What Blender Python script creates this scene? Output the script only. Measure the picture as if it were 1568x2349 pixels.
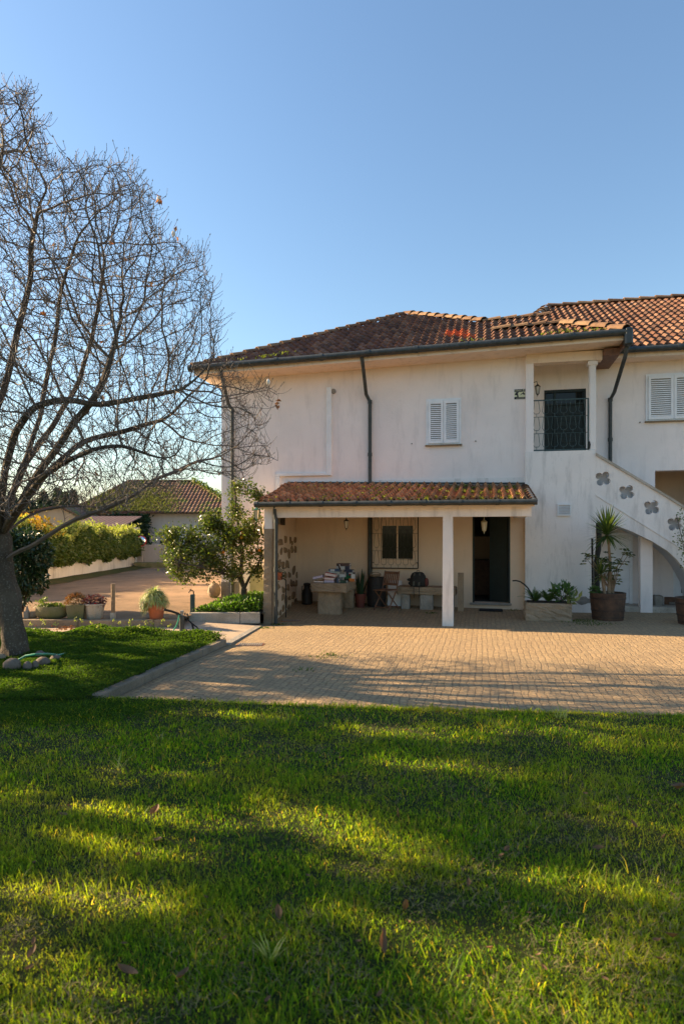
import bpy, math, random
import numpy as np
from mathutils import Vector, Matrix
from mathutils.geometry import tessellate_polygon

random.seed(7); rng = np.random.default_rng(11)
for o in list(bpy.data.objects): bpy.data.objects.remove(o)
scn = bpy.context.scene
COL = scn.collection

# ---------------------------------------------------------------- camera, light, exposure
FPX, CXP, HYP, CAMZ = 1450.0, 784.0, 1222.0, 1.75      # measured on a 1568 x 2349 view of the place
cam_d = bpy.data.cameras.new('camera'); cam = bpy.data.objects.new('camera', cam_d); COL.objects.link(cam)
cam.location = (0, 0, CAMZ); cam.rotation_euler = (math.pi/2, 0, 0)
cam_d.sensor_fit = 'VERTICAL'; cam_d.sensor_height = 36.0; cam_d.lens = 36.0*FPX/2349.0
cam_d.shift_y = (HYP-1174.5)/2349.0
cam_d.clip_start = 0.05; cam_d.clip_end = 2000
cam_d.dof.use_dof = True; cam_d.dof.focus_distance = 12.5; cam_d.dof.aperture_fstop = 2.8
scn.camera = cam

SUN_EL = math.radians(25.0); SUN_DIR = Vector((-0.962, 0.273, 0)).normalized()   # horizontal direction towards the sun
sdir = Vector((SUN_DIR.x*math.cos(SUN_EL), SUN_DIR.y*math.cos(SUN_EL), math.sin(SUN_EL)))
sun_d = bpy.data.lights.new('sun', 'SUN'); sun_d.energy = 5.0; sun_d.angle = math.radians(0.55); sun_d.color = (1.0, 0.74, 0.44)
sun = bpy.data.objects.new('sun', sun_d); COL.objects.link(sun)
sun.rotation_euler = sdir.to_track_quat('Z', 'Y').to_euler(); sun.location = (-20, 10, 20)
world = bpy.data.worlds.new('World'); scn.world = world; world.use_nodes = True
wn = world.node_tree.nodes; wl = world.node_tree.links
bg = wn['Background']; sky = wn.new('ShaderNodeTexSky'); sky.sky_type = 'NISHITA'; sky.sun_disc = False
sky.sun_elevation = SUN_EL; sky.sun_rotation = math.atan2(SUN_DIR.x, SUN_DIR.y)
sky.altitude = 50; sky.air_density = 1.45; sky.dust_density = 0.6; sky.ozone_density = 4.0
wl.new(sky.outputs[0], bg.inputs[0]); bg.inputs[1].default_value = 0.068
scn.view_settings.view_transform = 'Standard'; scn.view_settings.look = 'None'
scn.view_settings.exposure = 1.72; scn.view_settings.gamma = 1.0
scn.cycles.max_bounces = 8; scn.cycles.diffuse_bounces = 4; scn.cycles.transparent_max_bounces = 8
scn.cycles.use_denoising = True; scn.cycles.sample_clamp_indirect = 6.0

# ---------------------------------------------------------------- coordinates
TH = math.radians(12.5); CS, SN = math.cos(TH), math.sin(TH)
def W(u, v, z): return Vector((u*CS+v*SN, -u*SN+v*CS, z))       # house frame: u along the facade, v into the house
def I3(x, y, z): return Vector((x, y, z))
def onv(px, py, v):
    x = (px-CXP)/FPX; Y = v/(x*SN+CS); X = x*Y
    return X*CS-Y*SN, CAMZ+(HYP-py)/FPX*Y
def ou(px, v): return onv(px, 0, v)[0]
def ong(px, py, z=0.0):
    Y = FPX*(CAMZ-z)/(py-HYP); return (px-CXP)/FPX*Y, Y
def atY(px, py, Y): return Vector(((px-CXP)/FPX*Y, Y, CAMZ+(HYP-py)/FPX*Y))
def clamp(x, a=0., b=1.): return max(a, min(b, x))
def gz(u, v):                                                    # gentle fall of the paving towards the drain
    A = 0.10*clamp((1.0-u)/5.3)
    if v < 9: S = 0
    elif v < 12.25: S = -(v-9)/3.25
    else: S = min(1.0, -1+2*(v-12.25)/2.57)
    return A*S
def gw(x, y): return gz(x*CS-y*SN, x*SN+y*CS)

# ---------------------------------------------------------------- materials
def mk(name):
    m = bpy.data.materials.new(name); m.use_nodes = True
    nt = m.node_tree; return m, nt, nt.nodes['Principled BSDF'], nt.nodes['Material Output']
def N(nt, t, **k):
    n = nt.nodes.new(t)
    for a, b in k.items(): setattr(n, a, b)
    return n
def c4(c): return (c[0], c[1], c[2], 1)
def coords(nt, scale=(1, 1, 1), rot=(0, 0, 0), src='Object'):
    tc = N(nt, 'ShaderNodeTexCoord'); mp = N(nt, 'ShaderNodeMapping')
    nt.links.new(tc.outputs[src], mp.inputs[0]); mp.inputs['Scale'].default_value = scale; mp.inputs['Rotation'].default_value = rot
    return mp.outputs[0]
def noise(nt, vec, scale, detail=5, rough=.6, dist=0):
    n = N(nt, 'ShaderNodeTexNoise'); nt.links.new(vec, n.inputs['Vector'])
    n.inputs['Scale'].default_value = scale; n.inputs['Detail'].default_value = detail; n.inputs['Roughness'].default_value = rough
    n.inputs['Distortion'].default_value = dist
    return n.outputs['Fac']
def ramp(nt, fac, lo, hi, a=0., b=1.):
    r = N(nt, 'ShaderNodeMapRange'); nt.links.new(fac, r.inputs[0])
    r.inputs[1].default_value = lo; r.inputs[2].default_value = hi; r.inputs[3].default_value = a; r.inputs[4].default_value = b
    return r.outputs[0]
def mix(nt, fac, a, b, mode='MIX'):
    m = N(nt, 'ShaderNodeMix', data_type='RGBA', blend_type=mode)
    for s, x in ((m.inputs[0], fac), (m.inputs[6], a), (m.inputs[7], b)):
        if isinstance(x, (int, float)): s.default_value = x
        elif isinstance(x, tuple): s.default_value = c4(x)
        else: nt.links.new(x, s)
    return m.outputs[2]
def bump(nt, b, h, strength=.4, dist=.02, prev=None):
    n = N(nt, 'ShaderNodeBump'); nt.links.new(h, n.inputs['Height']); n.inputs['Strength'].default_value = strength; n.inputs['Distance'].default_value = dist
    if prev is not None: nt.links.new(prev, n.inputs['Normal'])
    nt.links.new(n.outputs[0], b.inputs['Normal']); return n.outputs[0]
def simple(name, col, col2=None, rough=.7, metal=0., ns=6., bs=40., bst=.3, bd=.01, spec=None, lo=.35, hi=.65):
    m, nt, b, o = mk(name); v = coords(nt)
    b.inputs['Roughness'].default_value = rough; b.inputs['Metallic'].default_value = metal
    if spec is not None: b.inputs['Specular IOR Level'].default_value = spec
    if col2 is None: col2 = tuple(x*.7 for x in col)
    nt.links.new(mix(nt, ramp(nt, noise(nt, v, ns), lo, hi), col, col2), b.inputs['Base Color'])
    if bst: bump(nt, b, noise(nt, v, bs, 6), bst, bd)
    return m
def plaster(name, col, stain=(.30, .27, .24), amt=.45, seed=0.):
    m, nt, b, o = mk(name); v = coords(nt)
    geo = N(nt, 'ShaderNodeNewGeometry')
    mp = N(nt, 'ShaderNodeMapping'); nt.links.new(geo.outputs['Position'], mp.inputs[0]); mp.inputs['Location'].default_value = (seed, seed, 0)
    mp.inputs['Scale'].default_value = (1.6, 1.6, .30); streak = noise(nt, mp.outputs[0], 3.0, 7, .65)
    mp2 = N(nt, 'ShaderNodeMapping'); nt.links.new(geo.outputs['Position'], mp2.inputs[0]); mp2.inputs['Location'].default_value = (seed, 3, 1)
    blot = noise(nt, mp2.outputs[0], .9, 6, .6); fine = noise(nt, mp2.outputs[0], 9, 6, .7)
    c = mix(nt, ramp(nt, blot, .4, .7, 0, .55), col, tuple(x*.83 for x in col))
    c = mix(nt, ramp(nt, streak, .52, .80, 0, amt), c, stain)
    c = mix(nt, ramp(nt, fine, .60, .78, 0, amt*.55), c, stain)
    nt.links.new(c, b.inputs['Base Color']); b.inputs['Roughness'].default_value = .9; b.inputs['Specular IOR Level'].default_value = .25
    bump(nt, b, noise(nt, mp2.outputs[0], 22, 8, .7), .25, .02)
    return m
def stone(name, a, b2, dark=(.06, .05, .04), sc=14., bst=.8):
    m, nt, b, o = mk(name); v = coords(nt)
    c = mix(nt, ramp(nt, noise(nt, v, sc*.25, 4), .35, .65), a, b2)
    c = mix(nt, ramp(nt, noise(nt, v, sc*6, 3), .55, .72, 0, .6), c, dark)
    nt.links.new(c, b.inputs['Base Color']); b.inputs['Roughness'].default_value = .92; b.inputs['Specular IOR Level'].default_value = .2
    bump(nt, b, noise(nt, v, sc, 8, .7), bst, .03); return m
def island_leaf(name, cols, rough=.45, trans=.35, tcol=None, spec=.5):
    m, nt, b, o = mk(name); g = N(nt, 'ShaderNodeNewGeometry')
    r = N(nt, 'ShaderNodeValToRGB'); r.color_ramp.interpolation = 'LINEAR'; nt.links.new(g.outputs['Random Per Island'], r.inputs[0])
    el = r.color_ramp.elements
    el[0].position = 0; el[0].color = c4(cols[0]); el[1].position = 1; el[1].color = c4(cols[-1])
    for i, c in enumerate(cols[1:-1]):
        e = el.new((i+1)/(len(cols)-1)); e.color = c4(c)
    nt.links.new(r.outputs[0], b.inputs['Base Color']); b.inputs['Roughness'].default_value = rough; b.inputs['Specular IOR Level'].default_value = spec
    if trans:
        t = N(nt, 'ShaderNodeBsdfTranslucent'); mx = N(nt, 'ShaderNodeMixShader'); mx.inputs[0].default_value = trans
        k = mix(nt, 1.0, r.outputs[0], tcol or (1.0, 1.25, .55), 'MULTIPLY')
        nt.links.new(k, t.inputs[0]); nt.links.new(b.outputs[0], mx.inputs[1]); nt.links.new(t.outputs[0], mx.inputs[2]); nt.links.new(mx.outputs[0], o.inputs[0])
    return m
def glassy(name, col=(.01, .012, .012), rough=.05):
    m, nt, b, o = mk(name); b.inputs['Base Color'].default_value = c4(col); b.inputs['Roughness'].default_value = rough; b.inputs['Specular IOR Level'].default_value = .3
    v = coords(nt); bump(nt, b, noise(nt, v, 3, 2), .05, .01); return m

M = {}
M['plaster'] = plaster('white_plaster', (.90, .81, .76), (.36, .32, .30), .32)
M['plaster2'] = plaster('stained_plaster', (.84, .78, .73), (.24, .22, .20), .55, 3.7)
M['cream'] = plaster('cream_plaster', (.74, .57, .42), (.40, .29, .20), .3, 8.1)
M['soffit'] = plaster('soffit_paint', (.86, .71, .57), (.36, .24, .13), .5, 5.3)
M['green_metal'] = simple('dark_green_metal', (.020, .028, .026), (.05, .055, .055), .5, .0, 9, 60, .15)
M['black_iron'] = simple('black_iron', (.012, .012, .012), (.03, .022, .016), .55, .3, 20, 90, .2)
M['green_iron'] = simple('green_iron', (.055, .095, .095), (.03, .06, .06), .55, .1, 20, 90, .2)
M['white_paint'] = simple('white_gloss_paint', (.86, .86, .87), (.76, .77, .78), .45, 0, 5, 30, .05)
M['pvc'] = simple('white_plastic', (.84, .84, .84), (.76, .75, .73), .4, 0, 3, 30, .03)
M['granite'] = stone('granite', (.37, .28, .19), (.25, .19, .13), sc=11, bst=1.0)
M['granite_grey'] = stone('grey_granite', (.36, .33, .29), (.24, .22, .19))
M['kerb_stone'] = stone('worn_kerb', (.27, .22, .165), (.18, .15, .11), sc=10, bst=1.0)
M['rubble'] = stone('brown_rubble', (.30, .20, .11), (.20, .13, .075), sc=9)
M['boulder'] = stone('river_boulder', (.20, .16, .13), (.12, .10, .085), sc=6, bst=.5)
M['concrete'] = stone('aged_concrete', (.50, .44, .37), (.34, .30, .24), sc=10, bst=.4)
M['mossy_stone'] = stone('mossy_stone', (.22, .19, .12), (.13, .14, .06), sc=8, bst=.7)
M['green_door'] = simple('dark_green_door', (.006, .017, .016), (.004, .011, .010), .6, 0, 8, 30, .1)
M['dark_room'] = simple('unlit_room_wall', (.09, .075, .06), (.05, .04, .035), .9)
M['glass'] = glassy('dark_glass')
M['lamp_glass'] = simple('frosted_lamp_glass', (.60, .52, .40), (.5, .43, .33), .35, 0, 5, 20, .05)
M['wood'] = simple('brown_wood', (.20, .095, .05), (.12, .055, .03), .6, 0, 14, 50, .3)
M['old_wood'] = simple('barrel_wood', (.11, .055, .03), (.05, .028, .018), .75, 0, 8, 40, .5)
M['dark_wood'] = simple('black_barrel_wood', (.022, .018, .016), (.012, .01, .01), .7, 0, 8, 40, .4)
M['hoop'] = simple('rusty_hoop', (.10, .06, .04), (.05, .035, .03), .6, .5)
M['post_wood'] = simple('weathered_post', (.30, .21, .13), (.18, .12, .07), .85, 0, 12, 50, .6)
M['terracotta'] = simple('terracotta', (.50, .13, .045), (.36, .10, .04), .75, 0, 7, 40, .2)
M['terracotta2'] = simple('dull_red_pot', (.16, .035, .02), (.10, .025, .02), .7)
M['soil'] = simple('dark_soil', (.05, .035, .022), (.025, .018, .012), .95, 0, 20, 60, .9, .03)
M['mat_rubber'] = simple('black_mat', (.015, .015, .015), None, .9)
M['hose_green'] = simple('green_hose', (.02, .30, .17), (.02, .22, .13), .4, 0, 6, 30, .05)
M['bark'] = stone('grey_bark', (.12, .095, .072), (.055, .043, .033), (.30, .28, .23), 7, 1.6)
M['twig'] = simple('twig_bark', (.165, .125, .10), (.10, .075, .06), .75, 0, 5, 80, .3)
M['bud'] = simple('bud_fur', (.36, .30, .22), (.24, .19, .13), .7)
M['dry'] = island_leaf('dry_leaf', [(.22, .10, .035), (.33, .18, .07), (.13, .07, .03), (.40, .27, .14)], .6, .35, (1.2, .8, .4))
M['leaf_orange'] = island_leaf('citrus_leaf', [(.048, .078, .016), (.085, .12, .02), (.15, .165, .03), (.065, .095, .018), (.23, .20, .03)], .3, .42)
M['leaf_dark'] = island_leaf('dark_evergreen_leaf', [(.012, .032, .012), (.02, .05, .016), (.03, .062, .02)], .35, .15)
M['leaf_ivy'] = island_leaf('ivy_leaf', [(.075, .11, .024), (.12, .155, .03), (.16, .175, .038), (.09, .13, .027)], .5, .42)
M['leaf_ivytop'] = island_leaf('ivy_flower', [(.36, .36, .07), (.46, .42, .10), (.28, .30, .06)], .6, .4)
M['leaf_yellow'] = island_leaf('yellow_autumn_leaf', [(.55, .30, .02), (.45, .28, .03), (.30, .25, .03)], .6, .4, (1, 1, .5))
M['leaf_clover'] = island_leaf('clover_leaf', [(.034, .078, .010), (.052, .108, .013), (.085, .14, .016), (.028, .064, .010)], .75, .45, (1.7, 1.7, .6), spec=.15)
M['leaf_fern'] = island_leaf('fern_leaf', [(.06, .13, .03), (.09, .17, .04), (.05, .10, .03)], .5, .3)
M['leaf_yucca'] = island_leaf('yucca_blade', [(.05, .10, .03), (.10, .15, .04), (.20, .22, .05), (.045, .085, .03)], .4, .4)
M['leaf_spider'] = island_leaf('spider_plant_blade', [(.50, .48, .22), (.28, .34, .10), (.62, .56, .32), (.18, .24, .07)], .45, .4)
M['leaf_schef'] = island_leaf('umbrella_plant_leaf', [(.015, .045, .015), (.03, .07, .02), (.22, .20, .04), (.02, .055, .018)], .35, .25)
M['leaf_pale'] = island_leaf('pale_variegated_leaf', [(.10, .16, .05), (.30, .30, .10), (.06, .11, .03)], .4, .3)
M['leaf_snake'] = island_leaf('sansevieria_blade', [(.02, .05, .025), (.035, .075, .03)], .45, .1)
M['succulent_red'] = island_leaf('red_succulent', [(.30, .06, .02), (.20, .10, .03), (.35, .17, .04), (.12, .13, .03)], .5, .3, (1, .9, .5))
M['succulent_pink'] = island_leaf('pink_succulent', [(.35, .24, .20), (.28, .08, .07), (.22, .17, .12), (.45, .02, .02)], .5, .2, (1, .8, .6))
M['succulent_green'] = island_leaf('lime_succulent', [(.20, .24, .03), (.12, .17, .03), (.26, .24, .06)], .5, .35)
M['moss'] = island_leaf('roof_moss', [(.17, .20, .025), (.25, .26, .03), (.10, .12, .02)], .8, .4)
M['moss_far'] = island_leaf('far_roof_moss', [(.13, .14, .035), (.18, .17, .04), (.09, .085, .03)], .8, .3)
M['leaf_bed'] = island_leaf('lime_ground_leaf', [(.09, .17, .015), (.14, .23, .02), (.05, .11, .012)], .5, .45)
M['conifer'] = island_leaf('far_conifer', [(.05, .07, .04), (.07, .09, .045)], .8, .1)
M['fruit'] = simple('orange_skin', (.75, .20, .01), (.7, .25, .02), .4, 0, 8, 90, .1)
M['blossom'] = simple('white_petal', (.80, .74, .66), (.7, .6, .5), .6)
M['pack'] = simple('black_nylon', (.020, .020, .018), (.012, .012, .011), .8, 0, 10, 90, .4)
M['pack_strap'] = simple('grey_webbing', (.10, .10, .075), (.06, .06, .05), .8)
M['paper'] = simple('book_pages', (.60, .52, .50), (.5, .44, .42), .9, 0, 30, 30, .1)
M['lilac_paper'] = simple('lilac_pages', (.46, .42, .56), (.42, .38, .50), .9)
M['copper'] = simple('brick_red_clay', (.30, .11, .05), (.2, .08, .04), .8)

def tilemat(name, cols, moss=0.):
    m, nt, b, o = mk(name); g = N(nt, 'ShaderNodeNewGeometry')
    r = N(nt, 'ShaderNodeValToRGB'); nt.links.new(g.outputs['Random Per Island'], r.inputs[0]); el = r.color_ramp.elements
    el[0].color = c4(cols[0]); el[1].color = c4(cols[-1])
    for i, c in enumerate(cols[1:-1]): e = el.new((i+1)/(len(cols)-1)); e.color = c4(c)
    v = coords(nt)
    c = mix(nt, ramp(nt, noise(nt, v, 7, 6, .7), .48, .68, 0, .65), r.outputs[0], (.045, .034, .026))
    c = mix(nt, ramp(nt, noise(nt, v, 22, 4, .7), .62, .72, 0, .6), c, (.36, .25, .12))
    if moss: c = mix(nt, ramp(nt, noise(nt, v, .9, 6, .7), .52, .60, 0, moss), c, (.13, .15, .03))
    nt.links.new(c, b.inputs['Base Color']); b.inputs['Roughness'].default_value = .9; b.inputs['Specular IOR Level'].default_value = .2
    bump(nt, b, noise(nt, v, 40, 5), .4, .01); return m
M['tile'] = tilemat('weathered_clay_tile', [(.12, .056, .036), (.165, .08, .05), (.08, .042, .03), (.24, .135, .085), (.13, .063, .042)])
M['tile_porch'] = tilemat('mossy_porch_tile', [(.30, .14, .075), (.40, .20, .10), (.21, .10, .055), (.50, .28, .15), (.33, .15, .075)], .2)
M['tile_red'] = tilemat('clean_red_tile', [(.52, .10, .03), (.45, .11, .04)])
M['tile_ridge'] = tilemat('lichen_ridge_tile', [(.30, .19, .11), (.22, .13, .075), (.16, .09, .055)])
M['tile_far'] = tilemat('far_clay_tile', [(.19, .10, .068), (.15, .082, .058), (.24, .135, .09)], .9)

def paving():
    m, nt, b, o = mk('granite_setts'); v = coords(nt, (1, 1, 1), (0, 0, TH+math.pi/2))
    wob = noise(nt, v, 3.0, 3); ad = N(nt, 'ShaderNodeVectorMath', operation='MULTIPLY_ADD')
    nt.links.new(wob, ad.inputs[0]); ad.inputs[1].default_value = (.11, .11, 0); nt.links.new(v, ad.inputs[2])
    nz2 = N(nt, 'ShaderNodeTexNoise'); nt.links.new(v, nz2.inputs['Vector']); nz2.inputs['Scale'].default_value = 9; nz2.inputs['Detail'].default_value = 2
    ad2 = N(nt, 'ShaderNodeVectorMath', operation='MULTIPLY_ADD'); nt.links.new(nz2.outputs['Color'], ad2.inputs[0]); ad2.inputs[1].default_value = (.055, .055, 0); nt.links.new(ad.outputs[0], ad2.inputs[2])
    br = N(nt, 'ShaderNodeTexBrick'); nt.links.new(ad2.outputs[0], br.inputs['Vector'])
    br.offset = .5; br.squash = 1; br.inputs['Scale'].default_value = 1; br.inputs['Brick Width'].default_value = .092; br.inputs['Row Height'].default_value = .084
    br.inputs['Mortar Size'].default_value = .011; br.inputs['Mortar Smooth'].default_value = .9; br.inputs['Bias'].default_value = 0
    br.inputs['Color1'].default_value = c4((.46, .305, .155)); br.inputs['Color2'].default_value = c4((.31, .205, .11)); br.inputs['Mortar'].default_value = c4((.17, .12, .075))
    c = mix(nt, ramp(nt, noise(nt, v, .7, 5), .35, .65, 0, .35), br.outputs['Color'], (.34, .25, .15))
    c = mix(nt, ramp(nt, noise(nt, v, 34, 5, .7), .42, .66, 0, .6), c, (.54, .41, .25)); c = mix(nt, ramp(nt, noise(nt, v, 17, 3), .52, .7, 0, .5), c, (.19, .125, .07)); c = mix(nt, ramp(nt, noise(nt, v, .45, 5, .7), .5, .75, 0, .35), c, (.20, .14, .085))
    c = mix(nt, ramp(nt, noise(nt, v, 1.6, 6, .75), .62, .74, 0, .5), c, (.10, .12, .03))
    nt.links.new(c, b.inputs['Base Color']); b.inputs['Roughness'].default_value = .85; b.inputs['Specular IOR Level'].default_value = .3
    inv = N(nt, 'ShaderNodeMath', operation='SUBTRACT'); inv.inputs[0].default_value = 1; nt.links.new(br.outputs['Fac'], inv.inputs[1])
    p = bump(nt, b, inv.outputs[0], .8, .012)
    bump(nt, b, noise(nt, v, 26, 6, .7), .9, .03, p); return m
M['paving'] = paving()
def ground_mat(name, a, b2, c3, s1=.6, s2=4., bst=.5):
    m, nt, b, o = mk(name); v = coords(nt)
    c = mix(nt, ramp(nt, noise(nt, v, s1, 6), .35, .65), a, b2)
    c = mix(nt, ramp(nt, noise(nt, v, s2, 7, .7), .5, .7, 0, .7), c, c3)
    nt.links.new(c, b.inputs['Base Color']); b.inputs['Roughness'].default_value = .95; b.inputs['Specular IOR Level'].default_value = .15
    bump(nt, b, noise(nt, v, 18, 8, .75), bst, .04); return m
M['turf'] = ground_mat('turf_soil', (.025, .04, .008), (.045, .055, .014), (.085, .06, .03), 1.2, 9, .9)
M['terrain'] = ground_mat('far_ground', (.08, .10, .03), (.12, .10, .06), (.05, .07, .02))
M['drive'] = ground_mat('dusty_driveway', (.30, .195, .115), (.20, .135, .08), (.115, .08, .05), .5, 1.4, .6)  # darkest patches stand in for tree and hedge shade on the ground
M['path'] = ground_mat('pale_concrete_path', (.50, .39, .28), (.40, .31, .23), (.30, .22, .15), .8, 5, .3)
M['verge'] = ground_mat('mossy_verge', (.07, .08, .02), (.11, .09, .03), (.05, .04, .02), 1., 6, .9)

def grass_mat():
    m, nt, b, o = mk('grass_blades'); g = N(nt, 'ShaderNodeNewGeometry')
    r = N(nt, 'ShaderNodeValToRGB'); nt.links.new(g.outputs['Random Per Island'], r.inputs[0]); el = r.color_ramp.elements
    el[0].color = c4((.028, .070, .005)); el[1].color = c4((.24, .17, .07)); el[1].position = 1
    for p, c in ((.35, (.05, .115, .008)), (.75, (.085, .145, .010)), (.92, (.15, .17, .03))): e = el.new(p); e.color = c4(c)
    n = noise(nt, g.outputs['Position'], .9, 5)
    c = mix(nt, ramp(nt, n, .45, .68, 0, .6), r.outputs[0], (.15, .15, .04))
    nt.links.new(c, b.inputs['Base Color']); b.inputs['Roughness'].default_value = .5; b.inputs['Specular IOR Level'].default_value = .2
    t = N(nt, 'ShaderNodeBsdfTranslucent'); mx = N(nt, 'ShaderNodeMixShader'); mx.inputs[0].default_value = .6
    nt.links.new(mix(nt, 1.0, c, (5.8, 5.0, 1.0), 'MULTIPLY'), t.inputs[0]); nt.links.new(b.outputs[0], mx.inputs[1]); nt.links.new(t.outputs[0], mx.inputs[2]); nt.links.new(mx.outputs[0], o.inputs[0])
    return m
M['grass'] = grass_mat()

# ---------------------------------------------------------------- mesh helpers
def raw_mesh(name, verts, faces_flat, sizes, mat, smooth=False):
    me = bpy.data.meshes.new(name); verts = np.asarray(verts, dtype=np.float32).reshape(-1, 3)
    ff = np.asarray(faces_flat, dtype=np.int32).ravel(); sizes = np.asarray(sizes, dtype=np.int32)
    me.vertices.add(len(verts)); me.vertices.foreach_set('co', verts.ravel())
    me.loops.add(len(ff)); me.loops.foreach_set('vertex_index', ff)
    me.polygons.add(len(sizes)); st = np.concatenate(([0], np.cumsum(sizes)[:-1])).astype(np.int32)
    me.polygons.foreach_set('loop_start', st); me.polygons.foreach_set('loop_total', sizes)
    if smooth: me.polygons.foreach_set('use_smooth', np.ones(len(sizes), dtype=bool))
    me.materials.append(mat); me.update(calc_edges=True); me.validate(); return me
def link(name, me, parent=None, loc=None):
    o = bpy.data.objects.new(name, me); COL.objects.link(o)
    if parent is not None: o.parent = parent
    elif loc is not None: o.location = loc
    return o
def wloc(o):
    v = Vector(o.location); p = o.parent
    while p is not None: v += Vector(p.location); p = p.parent
    return v
def tag(o, label=None, cat=None, group=None, kind=None):
    if label: o['label'] = label
    if cat: o['category'] = cat
    if group: o['group'] = group
    if kind: o['kind'] = kind
    return o
def thing(name, label, cat, loc, group=None):
    o = bpy.data.objects.new(name, None); COL.objects.link(o); o.location = loc; o.empty_display_size = .1
    return tag(o, label, cat, group)
class MB:
    def __init__(s, T=I3, smooth=False): s.v = []; s.f = []; s.T = T; s.smooth = smooth
    def add(s, vs, fs, T=None):
        T = T or s.T; n = len(s.v); s.v += [tuple(T(*p)) for p in vs]; s.f += [tuple(i+n for i in f) for f in fs]
    def box(s, a0, a1, b0, b1, c0, c1, bev=0.):
        if bev <= 0:
            s.add([(x, y, z) for x in (a0, a1) for y in (b0, b1) for z in (c0, c1)],
                  [(0, 1, 3, 2), (4, 6, 7, 5), (0, 4, 5, 1), (2, 3, 7, 6), (0, 2, 6, 4), (1, 5, 7, 3)]); return
        e = bev; pts = []; idx = {}
        for i, x in enumerate((a0, a1)):
            for j, y in enumerate((b0, b1)):
                for k, z in enumerate((c0, c1)):
                    sx, sy, sz = (1-2*i)*e, (1-2*j)*e, (1-2*k)*e
                    idx[i, j, k, 0] = len(pts); pts.append((x, y+sy, z+sz))
                    idx[i, j, k, 1] = len(pts); pts.append((x+sx, y, z+sz))
                    idx[i, j, k, 2] = len(pts); pts.append((x+sx, y+sy, z))
        fs = []
        for a in (0, 1):
            q = [(0, 0), (1, 0), (1, 1), (0, 1)]
            fs.append([idx[a, j, k, 0] for j, k in q]); fs.append([idx[j, a, k, 1] for j, k in q]); fs.append([idx[j, k, a, 2] for j, k in q])
        for a in (0, 1):
            for b in (0, 1):
                fs.append([idx[a, b, 0, 0], idx[a, b, 0, 1], idx[a, b, 1, 1], idx[a, b, 1, 0]])
                fs.append([idx[a, 0, b, 0], idx[a, 0, b, 2], idx[a, 1, b, 2], idx[a, 1, b, 0]])
                fs.append([idx[0, a, b, 1], idx[0, a, b, 2], idx[1, a, b, 2], idx[1, a, b, 1]])
                for c in (0, 1): fs.append([idx[a, b, c, 0], idx[a, b, c, 1], idx[a, b, c, 2]])
        s.add(pts, fs)
    def hexa(s, p): # 8 corners: bottom 4 ring, top 4 ring
        s.add(p, [(3, 2, 1, 0), (4, 5, 6, 7), (0, 1, 5, 4), (1, 2, 6, 5), (2, 3, 7, 6), (3, 0, 4, 7)])
    def quad(s, *p): s.add(p, [tuple(range(len(p)))])
    def tube(s, pts, r, n=8, cap=True):
        P = [Vector(s.T(*p)) for p in pts]; m = len(P); R = r if hasattr(r, '__len__') else [r]*m
        base = len(s.v); ref = None
        for i in range(m):
            t = (P[min(i+1, m-1)]-P[max(i-1, 0)])
            if t.length < 1e-9: t = Vector((0, 0, 1))
            t.normalize()
            if ref is None: ref = t.orthogonal().normalized()
            a = (ref-t*ref.dot(t)); a = a.normalized() if a.length > 1e-5 else t.orthogonal().normalized(); ref = a; b = t.cross(a)
            for k in range(n):
                w = 2*math.pi*k/n; s.v.append(tuple(P[i]+(a*math.cos(w)+b*math.sin(w))*R[i]))
        for i in range(m-1):
            for k in range(n):
                k2 = (k+1) % n; s.f.append((base+i*n+k, base+i*n+k2, base+(i+1)*n+k2, base+(i+1)*n+k))
        if cap:
            s.f.append(tuple(base+k for k in range(n))[::-1]); s.f.append(tuple(base+(m-1)*n+k for k in range(n)))
    def lathe(s, prof, c=(0, 0, 0), n=20, sx=1., sy=1., rot=0.):
        base = len(s.v); k0 = len(prof)
        vs = [(c[0]+r*sx*math.cos(2*math.pi*k/n+rot), c[1]+r*sy*math.sin(2*math.pi*k/n+rot), c[2]+z) for r, z in prof for k in range(n)]
        fs = []
        for i in range(k0-1):
            for k in range(n): fs.append((i*n+k, i*n+(k+1) % n, (i+1)*n+(k+1) % n, (i+1)*n+k))
        fs.append(tuple(range(n))[::-1]); fs.append(tuple((k0-1)*n+k for k in range(n)))
        s.add(vs, fs)
    def prism(s, loops, d0, d1, plane='uz'):
        # outline (and holes) given in the (a, c) plane, extruded along the middle axis from d0 to d1
        polys = [[Vector((a, c, 0)) for a, c in L] for L in loops]; tris = tessellate_polygon(polys)
        flat = [q for L in loops for q in L]
        f = (lambda a, c, d: (a, d, c)) if plane == 'uz' else (lambda a, c, d: (a, c, d))
        n = len(flat); vs = [f(a, c, d0) for a, c in flat]+[f(a, c, d1) for a, c in flat]
        fs = [tuple(t) for t in tris]+[tuple(i+n for i in t)[::-1] for t in tris]; k = 0
        for L in loops:
            m = len(L)
            for i in range(m): j = (i+1) % m; fs.append((k+i, k+j, n+k+j, n+k+i))
            k += m
        s.add(vs, fs)
    def ball(s, c, r, n=10, m=7, sc=(1, 1, 1), jit=0.):
        base = len(s.v); vs = []
        for i in range(m+1):
            a = math.pi*i/m
            for k in range(n):
                w = 2*math.pi*k/n; j = 1+random.uniform(-jit, jit)
                vs.append((c[0]+r*sc[0]*math.sin(a)*math.cos(w)*j, c[1]+r*sc[1]*math.sin(a)*math.sin(w)*j, c[2]+r*sc[2]*math.cos(a)*j))
        fs = [(i*n+k, (i+1)*n+k, (i+1)*n+(k+1) % n, i*n+(k+1) % n) for i in range(m) for k in range(n)]
        s.add(vs, fs)
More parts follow.
